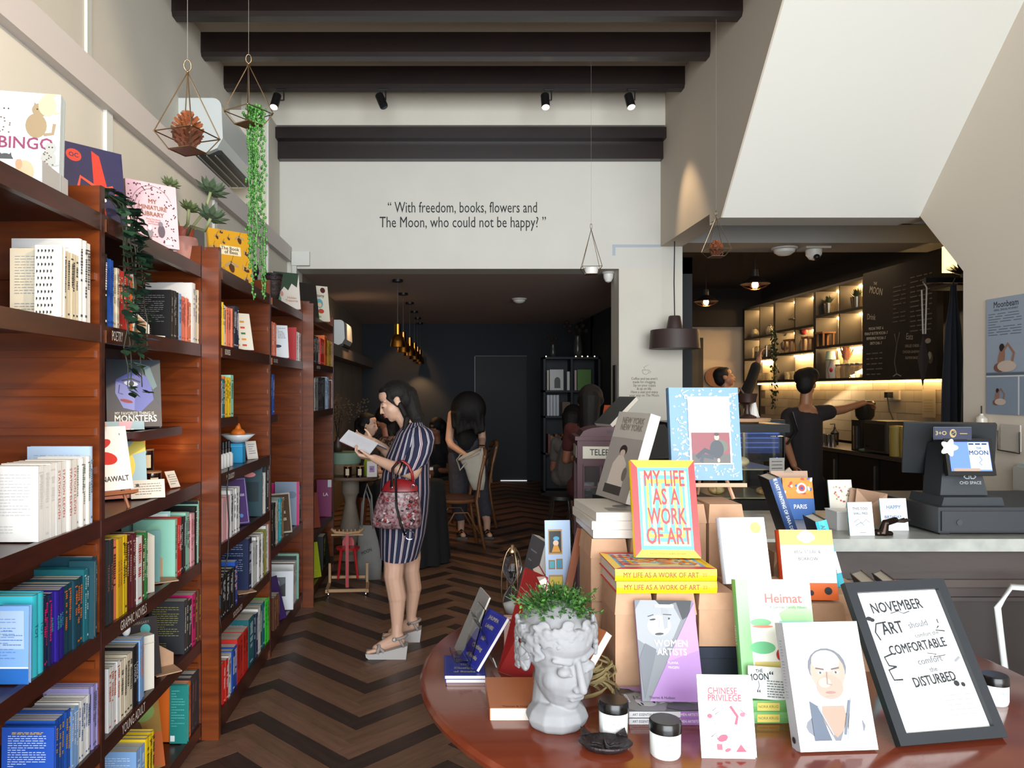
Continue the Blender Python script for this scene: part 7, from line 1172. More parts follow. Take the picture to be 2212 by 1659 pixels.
o = thing('hanging_ivy', 'ivy trailing down the shelf upright of the cafe unit', 'plant', cit(1676, 2.2, 4.53)); rg = random.Random(31); q = part('foliage', o, lambda b: [(lambda c, u: b.add([c - u, c + Vector((0, u.z, .02)), c + u, c - Vector((0, -u.z, .02))], [(0, 1, 2, 3)], C('#1c2c14', .7)))(Vector((rg.uniform(-.04, 0), rg.uniform(-.09, .09), -rg.random() ** 1.3 * 1.05 + .15)), Vector((rg.uniform(-.02, .02), rg.uniform(-.03, .03), rg.uniform(-.02, .02)))) for _ in range(170)]); q['kind'] = 'stuff'
def crate(px, z, label):
    o = thing('wooden_stand', label, 'stand', cit(px, z + .001, 4.62)); m = C('#7a4f2c', .6)
    for sx in (-1, 1):
        for sy in (-1, 1): part('leg', o, lambda b: b.box((sx * .06 - .01, sy * .07 - .01, 0), (sx * .06 + .01, sy * .07 + .01, .17), m))
    part('top', o, lambda b: b.box((-.08, -.09, .15), (.08, .09, .17), m))
crate(1711, 2.05, 'small wooden stand on the middle cafe shelf beside the black pot'); crate(1751, 2.05, 'small wooden stand on the middle cafe shelf near the red flowers'); crate(1783, 2.08, 'small wooden stand on the middle cafe shelf under the white bottle')
vessel('flower_vase', 1733, 2.05, [(.05, 0), (.08, .08), (.05, .18), (.06, .2)], C('#6a625a', .3), 'clay vase with red flowers on the middle cafe shelf', 'vase', extra=lambda o: [part('flower', o, lambda b: b.ell((0, -.06 + .045 * k, .26 + .02 * (k % 2)), .04, C(['#c8403a', '#b8302c', '#d8c8b8', '#c8483c'][k], .7), seg=10, ring=6), True) for k in range(4)])
vessel('white_bottle', 1771, 2.08, [(.04, 0), (.045, .15), (.03, .24), (.022, .3), (.001, .31)], C('#cfcac0', .3), 'tall white bottle on the middle cafe shelf', 'bottle', X=4.74)
vessel('dried_bouquet', 1828, 1.69, [(.04, 0), (.05, .1), (.03, .2), (.035, .22)], gls, 'glass vase with pink dried blossoms beside the chalkboard', 'flowers', extra=lambda o: [part('blossoms', o, lambda b: tuft(b, 70, .11, .26, C('#a8705a', .8), 7, (0, 0, .16))).__setitem__('kind', 'stuff')])
for i, px in enumerate((1836, 1847, 1858, 1815, 1825)): vessel('glass_jar', px, 1.69, [(.05, 0), (.055, .1), (.045, .14), (.05, .15)], gls, 'clear glass jar on the lowest cafe shelf, %s counted towards the chalkboard' % ORD[[2, 3, 4, 0, 1][i]], group='glass jars on the lowest cafe shelf', extra=lambda o: part('lid', o, lambda b: b.lathe([(.052, .15), (.052, .165), (.001, .17)], C('#9a9484', .3, .6))))
vessel('enamel_pitcher', 1803, 1.69, [(.06, 0), (.075, .1), (.05, .2), (.055, .22)], C('#d0c8bc', .4), 'white pitcher with a red spot on the lowest cafe shelf', 'pitcher', extra=lambda o: part('red_spot', o, lambda b: b.ell((-.055, -.03, .1), (.02, .025, .03), C('#b02a2a', .5))))
vessel('green_cup', 1794, 1.92, [(.06, 0), (.045, .1), (.001, .1)], C('#9fb8a8', .4), 'pale green cup upside down on the lowest cafe shelf stack', 'cup'); vessel('cup_stack', 1794, 1.69, [(.05, 0), (.055, .22), (.001, .225)], C('#b0a898', .4), 'pale cup column under the green cup', 'cup')
for i, (px, c) in enumerate(((1738, '#8a5a2c'), (1750, '#6a3f20'), (1777, '#9a7038'))): vessel('wooden_bowl', px, 1.69, [(.04, 0), (.08, .05), (.085, .1), (.075, .1), (.001, .03)], C(c, .35, .4 if i == 2 else 0), ['brown wooden bowl pair member nearest the ivy', 'dark wooden bowl next to the brown one', 'brass bowl on the lowest cafe shelf'][i], 'bowl')
for i, px in enumerate((1637, 1644, 1651, 1658, 1700, 1712)): vessel('drinking_glass', px, 1.69, [(.03, 0), (.04, .11), (.036, .11), (.028, .01)], gls, 'upturned drinking glass on the lowest cafe shelf, %s from the far end' % ORD[i], 'glass', group='drinking glasses on the lowest cafe shelf', extra=None)
# worktop things
def wk(px, X=4.45): return (X, F * X / (px - VX), .921)
o = thing('grinder', 'tall dark coffee grinder on the cafe worktop', 'grinder', wk(1868, 4.4)); part('body', o, lambda b: b.box((-.09, -.09, 0), (.09, .09, .32), C('#1a1816', .4))); part('hopper', o, lambda b: b.lathe([(.06, .32), (.09, .36), (.1, .5), (.085, .52), (.001, .52)], C('#26231f', .3), seg=20), True, 40); part('spout', o, lambda b: b.cyl((-.1, -.02, .02), (-.1, -.02, .26), .028, CHROME))
o = thing('steel_toaster', 'brushed steel oven box with a pale green tag on the cafe worktop', 'oven', wk(1928, 4.42)); sb = C('#6a655a', .35, .7); part('case', o, lambda b: b.box((-.17, -.19, .02), (.17, .19, .33), sb)); part('door', o, lambda b: b.box((-.178, -.17, .04), (-.17, .17, .3), C('#3a3630', .3, .5))); part('green_tag', o, lambda b: b.box((-.06, -.196, .16), (.02, -.19, .24), C('#7aa89a', .6))); part('knob', o, lambda b: b.cyl((-.178, .12, .08), (-.195, .12, .08), .014, BLACK))
for i, px in enumerate((1944, 1966)): o = thing('plastic_jug', ['tall yellowish plastic jug before the steel oven', 'second yellowish plastic jug, nearer the apron'][i], 'jug', (4.33 + .02 * i, 7.28 - i * .14, .921)); yj = C('#b09a4e', .5); part('jug_body', o, lambda b: b.lathe([(.06, 0), (.065, .2), (.06, .27), (.055, .28)], yj, seg=20), True, 40); part('jug_lid', o, lambda b: b.lathe([(.063, .27), (.063, .29), (.001, .295)], C('#c0aa5e', .5), seg=20), True, 40)
for i, px in enumerate((1772, 1780, 1790, 1799)): o = thing('steel_tumbler', 'steel milk tumbler on the worktop, %s from the barista' % ORD[i], 'tumbler', wk(px, 4.36 + .02 * (i % 2)), 0, 'steel tumblers on the worktop'); part('tumbler_body', o, lambda b: b.lathe([(.035, 0), (.04, .13), (.036, .13), (.001, .02)], CHROME, seg=16), True, 40)
o = thing('pump_bottle', 'black pump bottle on the cafe worktop', 'bottle', wk(1803, 4.55)); part('bottle', o, lambda b: b.lathe([(.04, 0), (.045, .14), (.015, .17), (.012, .2)], BLACK, seg=16), True, 40); part('pump', o, lambda b: b.tube([(0, 0, .2), (0, 0, .24), (-.05, 0, .235)], .007, BLACK))
o = MB().ell((0, 0, .02), (.13, .1, .025), C('#4f6b52', .95, kind='noise', h2='#3f5a44', scale=20)).obj('folded_cloth', smooth=True); o.location = (4.36, 7.75, .92); tag(o, 'green cloth lying on the cafe worktop', 'cloth')
o = thing('wall_socket', 'wall socket with a black plug under the shelf glow', 'socket', (4.80, 8.15, 1.50)); part('plate', o, lambda b: b.box((0, -.12, -.05), (.03, .12, .05), C('#b9ad98', .5))); part('plug', o, lambda b: b.box((-.06, -.02, -.03), (0, .04, .03), BLACK)); part('lead', o, lambda b: b.tube([(-.05, 0, -.02), (-.06, -.05, -.15), (-.04, -.2, -.42)], .006, BLACK))
o = MB().box((0, -.1, -.14), (.004, .1, .14), C('#b0a48c', .6)).obj('wall_note'); o.location = (4.81, 7.55, 1.42); tag(o, 'pale paper note taped to the cafe tiles', 'note'); art(o, 'note_print', fr((-.001, .1, -.14), (0, -1, 0), (0, 0, 1)), .2, .28, lines(.15, .85, .6, .2, 5, '#8a7e68', .02, 3))
# aprons by the right-hand wall
def apron(x, y, z0, z1, w, m, label, rz=0):
    o = thing('apron', label, 'apron', (x, y, 0), rz, None); n_ = 40
    def f(b):
        vs = []; rows = [(z1, .22), (z1 - .12, .3), (z1 - .35, .62), ((z0 + z1) / 2, .85), (z0, 1)]
        for z, k in rows:
            for i in range(n_ + 1): u = i / n_; vs.append(((u - .5) * w * k, .03 * math.sin(u * 20) * k, z))
            for i in range(n_ + 1): u = 1 - i / n_; vs.append(((u - .5) * w * k, .03 * math.sin(u * 20) * k + .006, z))
        L = 2 * (n_ + 1); b.add(vs, [(r * L + i, r * L + (i + 1) % L, (r + 1) * L + (i + 1) % L, (r + 1) * L + i) for r in range(4) for i in range(L)], m)
    part('cloth', o, f, True); part('hook', o, lambda b: b.tube([(0, -.02, z1 + .05), (0, .02, z1)], .006, CHROME)); return o
apron(4.02, 6.0, .9, 2.38, .2, C('#3b3f4a', .9), 'dark blue-grey apron hanging nearest the chalkboard'); apron(4.13, 5.92, .9, 2.36, .22, C('#7a7470', .9, kind='soft', h2='#8e8882', scale=18), 'light grey striped apron hanging by the right-hand wall')
part('hook_rail', bpy.data.objects['apron'], lambda b: b.box((-.2, .03, 2.4), (.3, .06, 2.44), BLACK))
o = thing('feather_charm', 'feather charm on a white cord hanging before the chalkboard', 'charm', (3.84, 6.1, 2.3)); part('cord', o, lambda b: b.tube([(0, 0, .12), (.03, 0, .07), (.02, 0, -.3), (0, 0, -.3), (-.01, 0, .05)], .006, C('#b9b2a4', .8))); part('feather', o, lambda b: b.add([(0, 0, -.3), (.05, 0, -.5), (.0, .005, -.72), (-.045, 0, -.5), (0, -.006, -.5)], [(0, 1, 4), (1, 2, 4), (2, 3, 4), (3, 0, 4)], C('#2c211c', .9)))
o = thing('corner_plant', 'plant on a lit shelf behind the diagonal edge of the right-hand wall', 'plant', (4.32, 6.25, 2.42)); part('pot', o, lambda b: b.lathe([(.05, 0), (.07, .1), (.001, .09)], BLACK)); pplant(o, 120, .2, .14, .05, '#2a2416'); part('shelf', o, lambda b: b.box((-.2, -.15, -.03), (.4, .2, 0), blk)); part('lamp_panel', o, lambda b: b.box((-.1, .18, .12), (.3, .2, .34), C('#ffd48a', .5, emit=3)))
o = MB().box((-.25, -.1, -.06), (.25, .1, 0), C('#4a3a30', .6, kind='wood', h2='#2e241e', scale=5)).obj('timber_block'); o.matrix_world = T((3.05, 7.95, 3.1)) @ RZ(20); tag(o, 'old timber block under the dark cafe ceiling near the header', 'beam')
o = MB().lathe([(.001, 0), (.18, 0), (.18, .02), (.001, .02)], C('#5a3520', .5), seg=28, sx=.75).obj('round_board'); o.matrix_world = T((4.22, 11.66, 1.75)) @ RX(90) @ RZ(90); o.scale = (1.2, 1.2, 1); tag(o, 'oval brown wooden board on the cafe end wall', 'board')
# ================================================================== people
def person(label, group=None): return thing('person', label, 'person', (0, 0, 0), 0, group)
def ease(b, pts, m=SKIN):
    for (p, r), (q, s) in zip(pts, pts[1:]): b.cap(p, q, r, s, m)
def hand(b, wrist, d, n, s=1.0, curl=25, side=1, m=SKIN):
    """wrist point, pointing direction d, palm normal n"""
    d = Vector(d).normalized(); n = Vector(n); n = (n - d * n.dot(d)).normalized(); w = d.cross(n) * side; p = Vector(wrist)
    for k in range(3): b.cap(p + w * (.012 * (k - 1)) * s, p + d * .08 * s + w * (.022 * (k - 1)) * s, .015 * s, .0125 * s, m, 8)
    for k, L in enumerate((.068, .076, .072, .056)):
        q = p + d * .085 * s + w * (.03 - .02 * k) * s; a = R(curl); d1 = d * math.cos(a) + n * math.sin(a); d2 = d * math.cos(a * 2.2) + n * math.sin(a * 2.2)
        b.cap(q, q + d1 * L * .5 * s, .0085 * s, .0078 * s, m, 8); b.cap(q + d1 * L * .5 * s, q + d1 * L * .5 * s + d2 * L * .5 * s, .0078 * s, .0065 * s, m, 8)
    q = p + w * .026 * s + d * .02 * s; t1 = (d * .6 + w * .75 + n * .25).normalized(); b.cap(q, q + t1 * .038 * s, .011 * s, .0095 * s, m, 8); b.cap(q + t1 * .038 * s, q + t1 * .038 * s + (t1 * .5 + d * .6 + n * .3).normalized() * .03 * s, .0095 * s, .0075 * s, m, 8)
def facebits(o, M, s=1, lip='#9a4f4a', closed=True):
    P = lambda x, y, z: M @ Vector((x * s, y * s, z * s)); hm = C('#17100e', .6)
    for k in (-1, 1):
        part('eyebrow', o, lambda b: b.tube([P(k * .016, -.0755, .024), P(k * .032, -.071, .030), P(k * .048, -.060, .026)], [.0024 * s, .0032 * s, .0014 * s], hm, 6), True)
        part('eyelash', o, lambda b: b.tube([P(k * .018, -.0785, -.001), P(k * .031, -.0795, -.004), P(k * .044, -.070, -.001)], .0018 * s, hm, 5), True)
        if not closed: part('eye', o, lambda b: b.ell(P(k * .031, -.0715, .001), .0085 * s, C('#d8d0c8', .3)), True)
    part('lips', o, lambda b: (b.ell(P(0, -.0855, -.0515), (.006 * s, .006 * s, .0035 * s), C(lip, .4)), b.tube([P(-.019, -.0805, -.056), P(-.008, -.088, -.053), P(.008, -.088, -.053), P(.019, -.0805, -.056)], .0032 * s, C(lip, .4), 6), b.tube([P(-.014, -.082, -.0615), P(0, -.0875, -.063), P(.014, -.082, -.0615)], .0038 * s, C(lip, .4), 6)), True)
def hairgeo(b, M, s, extra=(), vol=1.0):
    P = lambda x, y, z: M @ Vector((x * s, y * s, z * s)); Rm = M.to_3x3()
    b.ell(P(0, .032, .038), (.084 * s * vol, .096 * s * vol, .086 * s * vol), HAIR, M=Rm, seg=20, ring=14); b.ell(P(0, .06, .0), (.075 * s * vol, .065 * s * vol, .09 * s * vol), HAIR, M=Rm, seg=18, ring=12); b.ell(P(0, -.006, .086), (.058 * s, .054 * s, .027 * s), HAIR, M=Rm)
    for a, c, r0, r1 in extra: b.cap(a, c, r0, r1, HAIR)
# --- the reading woman
o = person('woman in navy striped dress standing and reading a book by the bookcases'); YN, YC, YF = 4.44, 4.58, 4.74
Mh = T(W(851, 868, YC)) @ RZ(-82) @ RX(24) @ Matrix.Scale(1.02, 4)
b = MB(); head_geo(b, SKIN, Mh, 1.0, .85); b.cap(W(862, 888, YC), W(893, 935, YC), .047, .055, SKIN); b.cap(W(893, 944, 4.47), W(893, 944, 4.69), .045, .045, SKIN)
b.cap(W(890, 945, YC), W(876, 1060, YC), .09, .09, SKIN); b.cap(W(876, 1090, YN + .09), W(876, 1090, YF - .09), .085, .085, SKIN)
ease(b, [(W(905, 950, YN), .046), (W(896, 1014, YN - .04), .042), (W(890, 1022, YN - .05), .043), (W(848, 1008, YN - .05), .036), (W(808, 990, YN), .024)])
ease(b, [(W(890, 950, YF + .0), .045), (W(862, 1005, YF + .06), .038), (W(828, 968, YF + .03), .030), (W(806, 953, YF - .04), .023)])
hand(b, W(806, 989, YN), (-1, .25, .12), (.25, .3, .9), .95, 38, -1); hand(b, W(806, 953, YF - .04), (-.9, -.25, .2), (-.1, -.6, .4), .92, 30, 1)
ease(b, [(W(868, 1110, YN + .09), .078), (W(852, 1215, YN + .03), .064), (W(850, 1245, YN + .02), .058), (W(858, 1290, YN + .02), .055), (W(858, 1345, YN + .01), .036), (W(857, 1378, YN), .033)])
ease(b, [(W(880, 1110, YF - .09), .078), (W(888, 1205, YF - .02), .062), (W(887, 1230, YF - .02), .055), (W(893, 1270, YF), .052), (W(888, 1325, YF), .034), (W(888, 1350, YF), .032)])
def foot(b, ax, ay, hx, Yy, z0):
    an = W(ax, ay, Yy); b.cap(an, Vector((an.x + .015, Yy, z0 + .065)), .033, .030, SKIN); b.cap(Vector((an.x + .02, Yy, z0 + .045)), Vector((an.x - .12, Yy, z0 - .003)), .030, .024, SKIN); b.cap(Vector((an.x - .01, Yy, z0 + .06)), Vector((an.x - .1, Yy, z0 + .012)), .03, .022, SKIN)
    for k in range(5): y = Yy - .03 + .015 * k; r = .0085 if k else .011; b.cap(Vector((an.x - .125 + .008 * k, y, z0 - .006)), Vector((an.x - .165 + .014 * k, y - .004, z0 - .014)), r + .002, r, SKIN, 8)
foot(b, 857, 1378, 0, YN, .052); foot(b, 888, 1350, 0, YF, .052)
fuse(b, 'body', o, .0042, SKIN, 7, .5); facebits(o, Mh, 1.0)
b = MB(); Pm = lambda x, y, z: Mh @ Vector((x, y, z))
hairgeo(b, Mh, 1.0, [(Pm(-.0, .09, .0), W(905, 925, YC), .062, .05), (W(900, 905, YC), W(912, 962, YC + .02), .055, .03), (Pm(.072, .02, -.02), W(879, 905, YN + .06), .016, .018), (W(879, 905, YN + .05), W(872, 935, YN + .03), .02, .012), (Pm(.066, -.03, .035), Pm(.074, .004, -.03), .008, .006)]); fuse(b, 'hair', o, .004, HAIR, 5, .5)
STR = C('#161a38', .8, kind='stripe', h2='#c4bfc4', scale=9.5)
def rg_(y, x0, x1, ry, Yc=YC, tilt=0): c = W((x0 + x1) / 2, y, Yc); return (c, ((x1 - x0) / 2 * Yc / F, 0, tilt), (0, ry, 0))
part('dress', o, lambda b: b.loft([rg_(912, 878, 914, .07), rg_(922, 868, 920, .14), rg_(934, 858, 924, .19), rg_(955, 848, 926, .205), rg_(985, 834, 928, .20), rg_(1020, 826, 928, .195), rg_(1060, 821, 929, .195), rg_(1100, 819, 926, .2), rg_(1150, 820, 919, .2), rg_(1190, 821, 908, .195), rg_(1202, 822, 903, .19)], STR, seg=48, uvscale=1.15), True)
part('sleeve', o, lambda b: b.loft([(W(903, 919, YN + .05), (.02, 0, 0), (0, .02, 0)), (W(904, 924, YN + .035), (.058, 0, .0), (0, .055, .0)), (W(905, 934, YN + .012), (.08, 0, .01), (0, .072, .01)), (W(907, 952, YN), (.088, 0, .02), (0, .078, .02)), (W(902, 980, YN - .02), (.088, 0, .02), (0, .075, .01)), (W(892, 1008, YN - .035), (.085, 0, .02), (0, .075, 0)), (W(887, 1018, YN - .04), (.075, 0, .03), (0, .068, 0))], STR, seg=28, uvscale=.6, cap0=True), True)
part('sleeve', o, lambda b: b.loft([(W(890, 938, YF - .03), (.06, 0, .03), (0, .05, .04)), (W(878, 965, YF + .02), (.075, 0, .03), (0, .065, .01)), (W(868, 995, YF + .05), (.07, 0, .03), (0, .06, 0))], STR, seg=24, uvscale=.6), True)
sol = C('#a9a5a2', .6); stp = C('#8f8580', .6)
for (an, Yy) in ((W(857, 1378, YN), YN), (W(888, 1350, YF), YF)):
    s = part('sandal', o, lambda b: b.prism([(an.x - .175, .012), (an.x - .16, 0), (an.x + .055, 0), (an.x + .065, .078), (an.x + .03, .07), (an.x - .06, .045), (an.x - .13, .03), (an.x - .178, .03)], Yy - .045, Yy + .045, sol), False)
    part('strap', s, lambda b: (b.tube([(an.x - .11, Yy - .043, .03), (an.x - .10, Yy - .02, .072), (an.x - .09, Yy + .02, .072), (an.x - .11, Yy + .043, .03)], .011, stp, 6), b.tube([(an.x - .07, Yy - .043, .04), (an.x - .11, Yy - .01, .07), (an.x - .14, Yy + .02, .05), (an.x - .12, Yy + .043, .03)], .009, stp, 6), b.tube([(an.x + .02 + .042 * math.cos(t) * .9, Yy + .038 * math.sin(t), .118 + .01 * math.cos(t)) for t in [i * .524 for i in range(12)]], .009, stp, 6, True), b.tube([(an.x + .045, Yy - .04, .07), (an.x + .02, Yy - .04, .11)], .008, stp, 6), b.tube([(an.x + .045, Yy + .04, .07), (an.x + .02, Yy + .04, .11)], .008, stp, 6)), True)
    part('buckle', s, lambda b: b.lathe([(.008, 0), (.011, .002), (.008, .004)], CHROME, M=T((an.x - .012, Yy - .047, .115)) @ RX(90)))
# her book and bag
o = thing('reading_book', 'open paperback held by the woman in the striped dress', 'book', (0, 0, 0)); c0 = W(753, 928, 4.58); u = Vector((.178, 0, -.082)); vn = Vector((-.04, -.10, -.055)); vf = Vector((.045, .12, -.035)); nn = u.cross(vn).normalized()
for v, nm in ((vn, 'page_block'), (vf, 'page_block')):
    k = nn if v is vn else vf.cross(u).normalized() * 1; k = k if k.z > 0 else -k
    part(nm, o, lambda b: b.add([c0, c0 + u, c0 + u + v, c0 + v, c0 - k * .009, c0 + u - k * .009, c0 + u + v - k * .009, c0 + v - k * .009], [(0, 3, 2, 1), (4, 5, 6, 7), (0, 1, 5, 4), (1, 2, 6, 5), (2, 3, 7, 6), (3, 0, 4, 7)], C('#c9c9ce', .7)))
    part('cover', o, lambda b: b.add([c0 - k * .0095, c0 + u - k * .0095, c0 + u + v * 1.03 - k * .0095, c0 + v * 1.03 - k * .0095, c0 - k * .013, c0 + u - k * .013, c0 + u + v * 1.03 - k * .013, c0 + v * 1.03 - k * .013], [(0, 3, 2, 1), (4, 5, 6, 7), (0, 1, 5, 4), (1, 2, 6, 5), (2, 3, 7, 6), (3, 0, 4, 7)], C('#5a1c22', .5)))
vv = vn; art(o, 'page_print', fr(c0 + vv + nn * (.001 if nn.z > 0 else -.001), u, -vv + u * (vv.dot(u) / u.dot(u))), u.length, vv.length, lines(.15, .9, .8, .25, 9, '#9a9aa2', .005, 3), .7)
BG = C('#420d14', .4, kind='noise', h2='#9c7f82', scale=60); BG2 = C('#1f0c10', .4, kind='blot', h2='#8a1a20', scale=55)
o = thing('handbag', 'floral red and black handbag hanging from the reading woman by its handles', 'handbag', W(858, 1140, 4.30)); sc = 4.30 / F; g = lambda x, y: ((x - 858) * sc, 0, (1140 - y) * sc)
def rb(y, x0, x1, t): c = g((x0 + x1) / 2, y); return (c, ((x1 - x0) / 2 * sc, 0, 0), (0, t, 0))
part('pouch', o, lambda b: b.loft([rb(1142, 830, 900, .02), rb(1138, 806, 908, .045), rb(1125, 803, 911, .058), rb(1100, 808, 910, .06), rb(1078, 815, 907, .052), rb(1062, 822, 903, .044)], BG, seg=32, cap0=True), True)
part('flap', o, lambda b: b.loft([rb(1060, 824, 903, .046), rb(1050, 828, 902, .040), rb(1040, 836, 890, .02), rb(1034, 846, 872, .006)], C('#6a1018', .35, kind='noise', h2='#8d1a20', scale=12), seg=28, cap1=True), True)
part('handle', o, lambda b: b.tube([g(846, 1052), g(848, 1012), g(858, 999), g(870, 996), g(882, 1005), g(890, 1022), g(893, 1048)], .0085, C('#8a1518', .4), 8), True)
part('strap', o, lambda b: b.tube([Vector(g(846, 1050)) + Vector((0, -.05, 0)), Vector(g(850, 1010)) + Vector((0, -.02, 0)), Vector(g(863, 996)), Vector(g(870, 998)) + Vector((0, -.05, 0)), Vector(g(856, 1030)) + Vector((0, -.07, 0)), Vector(g(858, 1090)) + Vector((0, -.075, 0)), Vector(g(868, 1130)) + Vector((0, -.07, 0)), Vector(g(876, 1152)) + Vector((0, -.06, 0))], .007, BLACK, 8), True)
for x, y in ((846, 1052), (893, 1048)): part('ring', o, lambda b: b.tube([Vector(g(x, y)) + Vector((.008 * math.cos(t), -.045, .008 * math.sin(t))) for t in [i * .785 for i in range(8)]], .002, CHROME, 5, True))
rg = random.Random(77)
for k in range(46): # raised petals of the print
    x, y = rg.uniform(815, 902), rg.uniform(1070, 1130); part('petal', o, lambda b: b.ell(Vector(g(x, y)) + Vector((0, -.055, 0)), (.011, .006, .006), C(rg.choice(['#b9a4a4', '#8a1a22', '#1c1014', '#a05a60']), .4), M=RY(rg.uniform(0, 180)).to_3x3(), seg=8, ring=5), True)
part('chain', o, lambda b: b.tube([Vector(g(886 + 10 * math.cos(t), 1152 + 9 * math.sin(t))) + Vector((0, -.06, 0)) for t in [i * .35 for i in range(18)]], .0022, CHROME, 5, True))
# --- standing woman bent over her tote
o = person('woman with long black hair in a black sleeveless top, bending over a tote bag'); Y = 8.15
b = MB(); Mh = T(W(1012, 878, 7.9)) @ RX(62); head_geo(b, SKIN, Mh, 1.0); b.cap(W(1008, 885, 8.1), W(1006, 900, 8.15), .05, .06, SKIN); b.cap(W(985, 900, 8.15), W(1032, 900, 8.15), .06, .06, SKIN); b.cap(W(1008, 905, 8.15), W(1005, 1000, 8.2), .10, .10, SKIN)
ease(b, [(W(977, 896, 8.1), .05), (W(970, 950, 8.05), .042), (W(975, 962, 8.0), .04), (W(1008, 985, 7.75), .028)]); ease(b, [(W(1037, 900, 8.1), .05), (W(1042, 950, 8.05), .04), (W(1040, 975, 7.75), .028)])
hand(b, W(1008, 985, 7.75), (.5, -.3, -.6), (0, -1, 0), .95, 25); hand(b, W(1040, 972, 7.72), (-.1, -.2, -1), (-1, 0, 0), .95, 40)
for s, x, xk, xa in ((-1, 992, 992, 996), (1, 1030, 1040, 1052)): ease(b, [(W(x, 1010, 8.2), .10), (W(xk, 1080, 8.1), .065), (W(xa, 1125, 8.15), .042), (Vector((W(xa, 1150, 8.15).x, 8.15, .06)), .035)]); xx = W(xa, 1150, 8.15).x; b.cap((xx, 8.12, .035), (xx + .02, 7.98, .03), .032, .03, SKIN)
fuse(b, 'body', o, .008, SKIN, 4); hb_ = MB(); Pm = lambda x, y, z: Mh @ Vector((x, y, z)); hb_.ell(W(1012, 884, 7.9), (.185, .13, .19), HAIR, seg=24, ring=16); [hb_.cap(W(982 + 7 * k, 895, 7.86 - .03 * (k % 2)), W(980 + 8 * k, 922 + (k * 13) % 16, 7.83), .045, .022, HAIR) for k in range(9)]; fuse(hb_, 'hair', o, .008, HAIR, 8)
b = MB(); ease(b, [(W(1008, 905, 8.16), .125), (W(1006, 955, 8.18), .135)], CLOTHB); b.cap(W(985, 905, 8.15), W(1030, 905, 8.15), .085, .085, CLOTHB); fuse(b, 'tank_top', o, .008, CLOTHB, 4); part('shoulder_strap', o, lambda b: b.tube([W(982, 878, 8.08), W(984, 890, 8.06), W(985, 900, 8.05)], .006, CLOTHB))
TR = C('#33333c', .9, kind='soft', h2='#45454e', scale=30); b = MB(); b.cap(W(992, 965, 8.2), W(1024, 965, 8.2), .13, .13, TR); ease(b, [(W(993, 990, 8.2), .135), (W(991, 1070, 8.1), .105), (W(994, 1112, 8.15), .075)], TR); ease(b, [(W(1025, 990, 8.2), .13), (W(1038, 1070, 8.1), .095), (W(1048, 1105, 8.15), .075)], TR); fuse(b, 'trousers', o, .009, TR, 5)
for xa in (996, 1052): xx = W(xa, 1150, 8.15).x; s = part('sandal', o, lambda b: b.box((xx - .045, 7.94, 0), (xx + .06, 8.2, .022), BLACK)); part('strap', s, lambda b: (b.tube([(xx - .045, 8.0, .02), (xx, 8.0, .068), (xx + .05, 8.0, .02)], .01, BLACK), b.tube([(xx - .045, 8.1, .02), (xx, 8.08, .075), (xx + .05, 8.1, .02)], .01, BLACK)))
part('bracelet', o, lambda b: b.tube([W(1040, 962, 7.8) + Vector((.033 * math.cos(t), .033 * math.sin(t), 0)) for t in [i * .785 for i in range(8)]], .004, BLACK, 5, True))
o = thing('white_tote', 'open off-white canvas tote bag held over the bentwood chair back', 'tote bag', W(1020, 1058, 7.5)); cv = C('#a9a294', .9, kind='soft', h2='#b9b2a3', scale=10); s_ = 7.5 / F
part('bag_body', o, lambda b: b.loft([((.06, 0, 0), (.055, 0, 0), (0, .03, 0)), ((.045, 0, .10), (.085, 0, 0), (0, .035, 0)), ((.03, 0, .20), (.10, 0, .0), (0, .05, 0)), ((.0, 0, .31), (.115, 0, .035), (0, .045, 0)), ((-.005, 0, .36), (.11, 0, .06), (0, .06, .01)), ((-.02, 0, .345), (.12, 0, .05), (0, .07, .02))], cv, cap0=True), True); part('handle', o, lambda b: b.tube([(-.11, -.03, .36), (-.15, -.05, .30), (-.12, -.06, .2), (-.06, -.06, .27)], .01, cv), True)
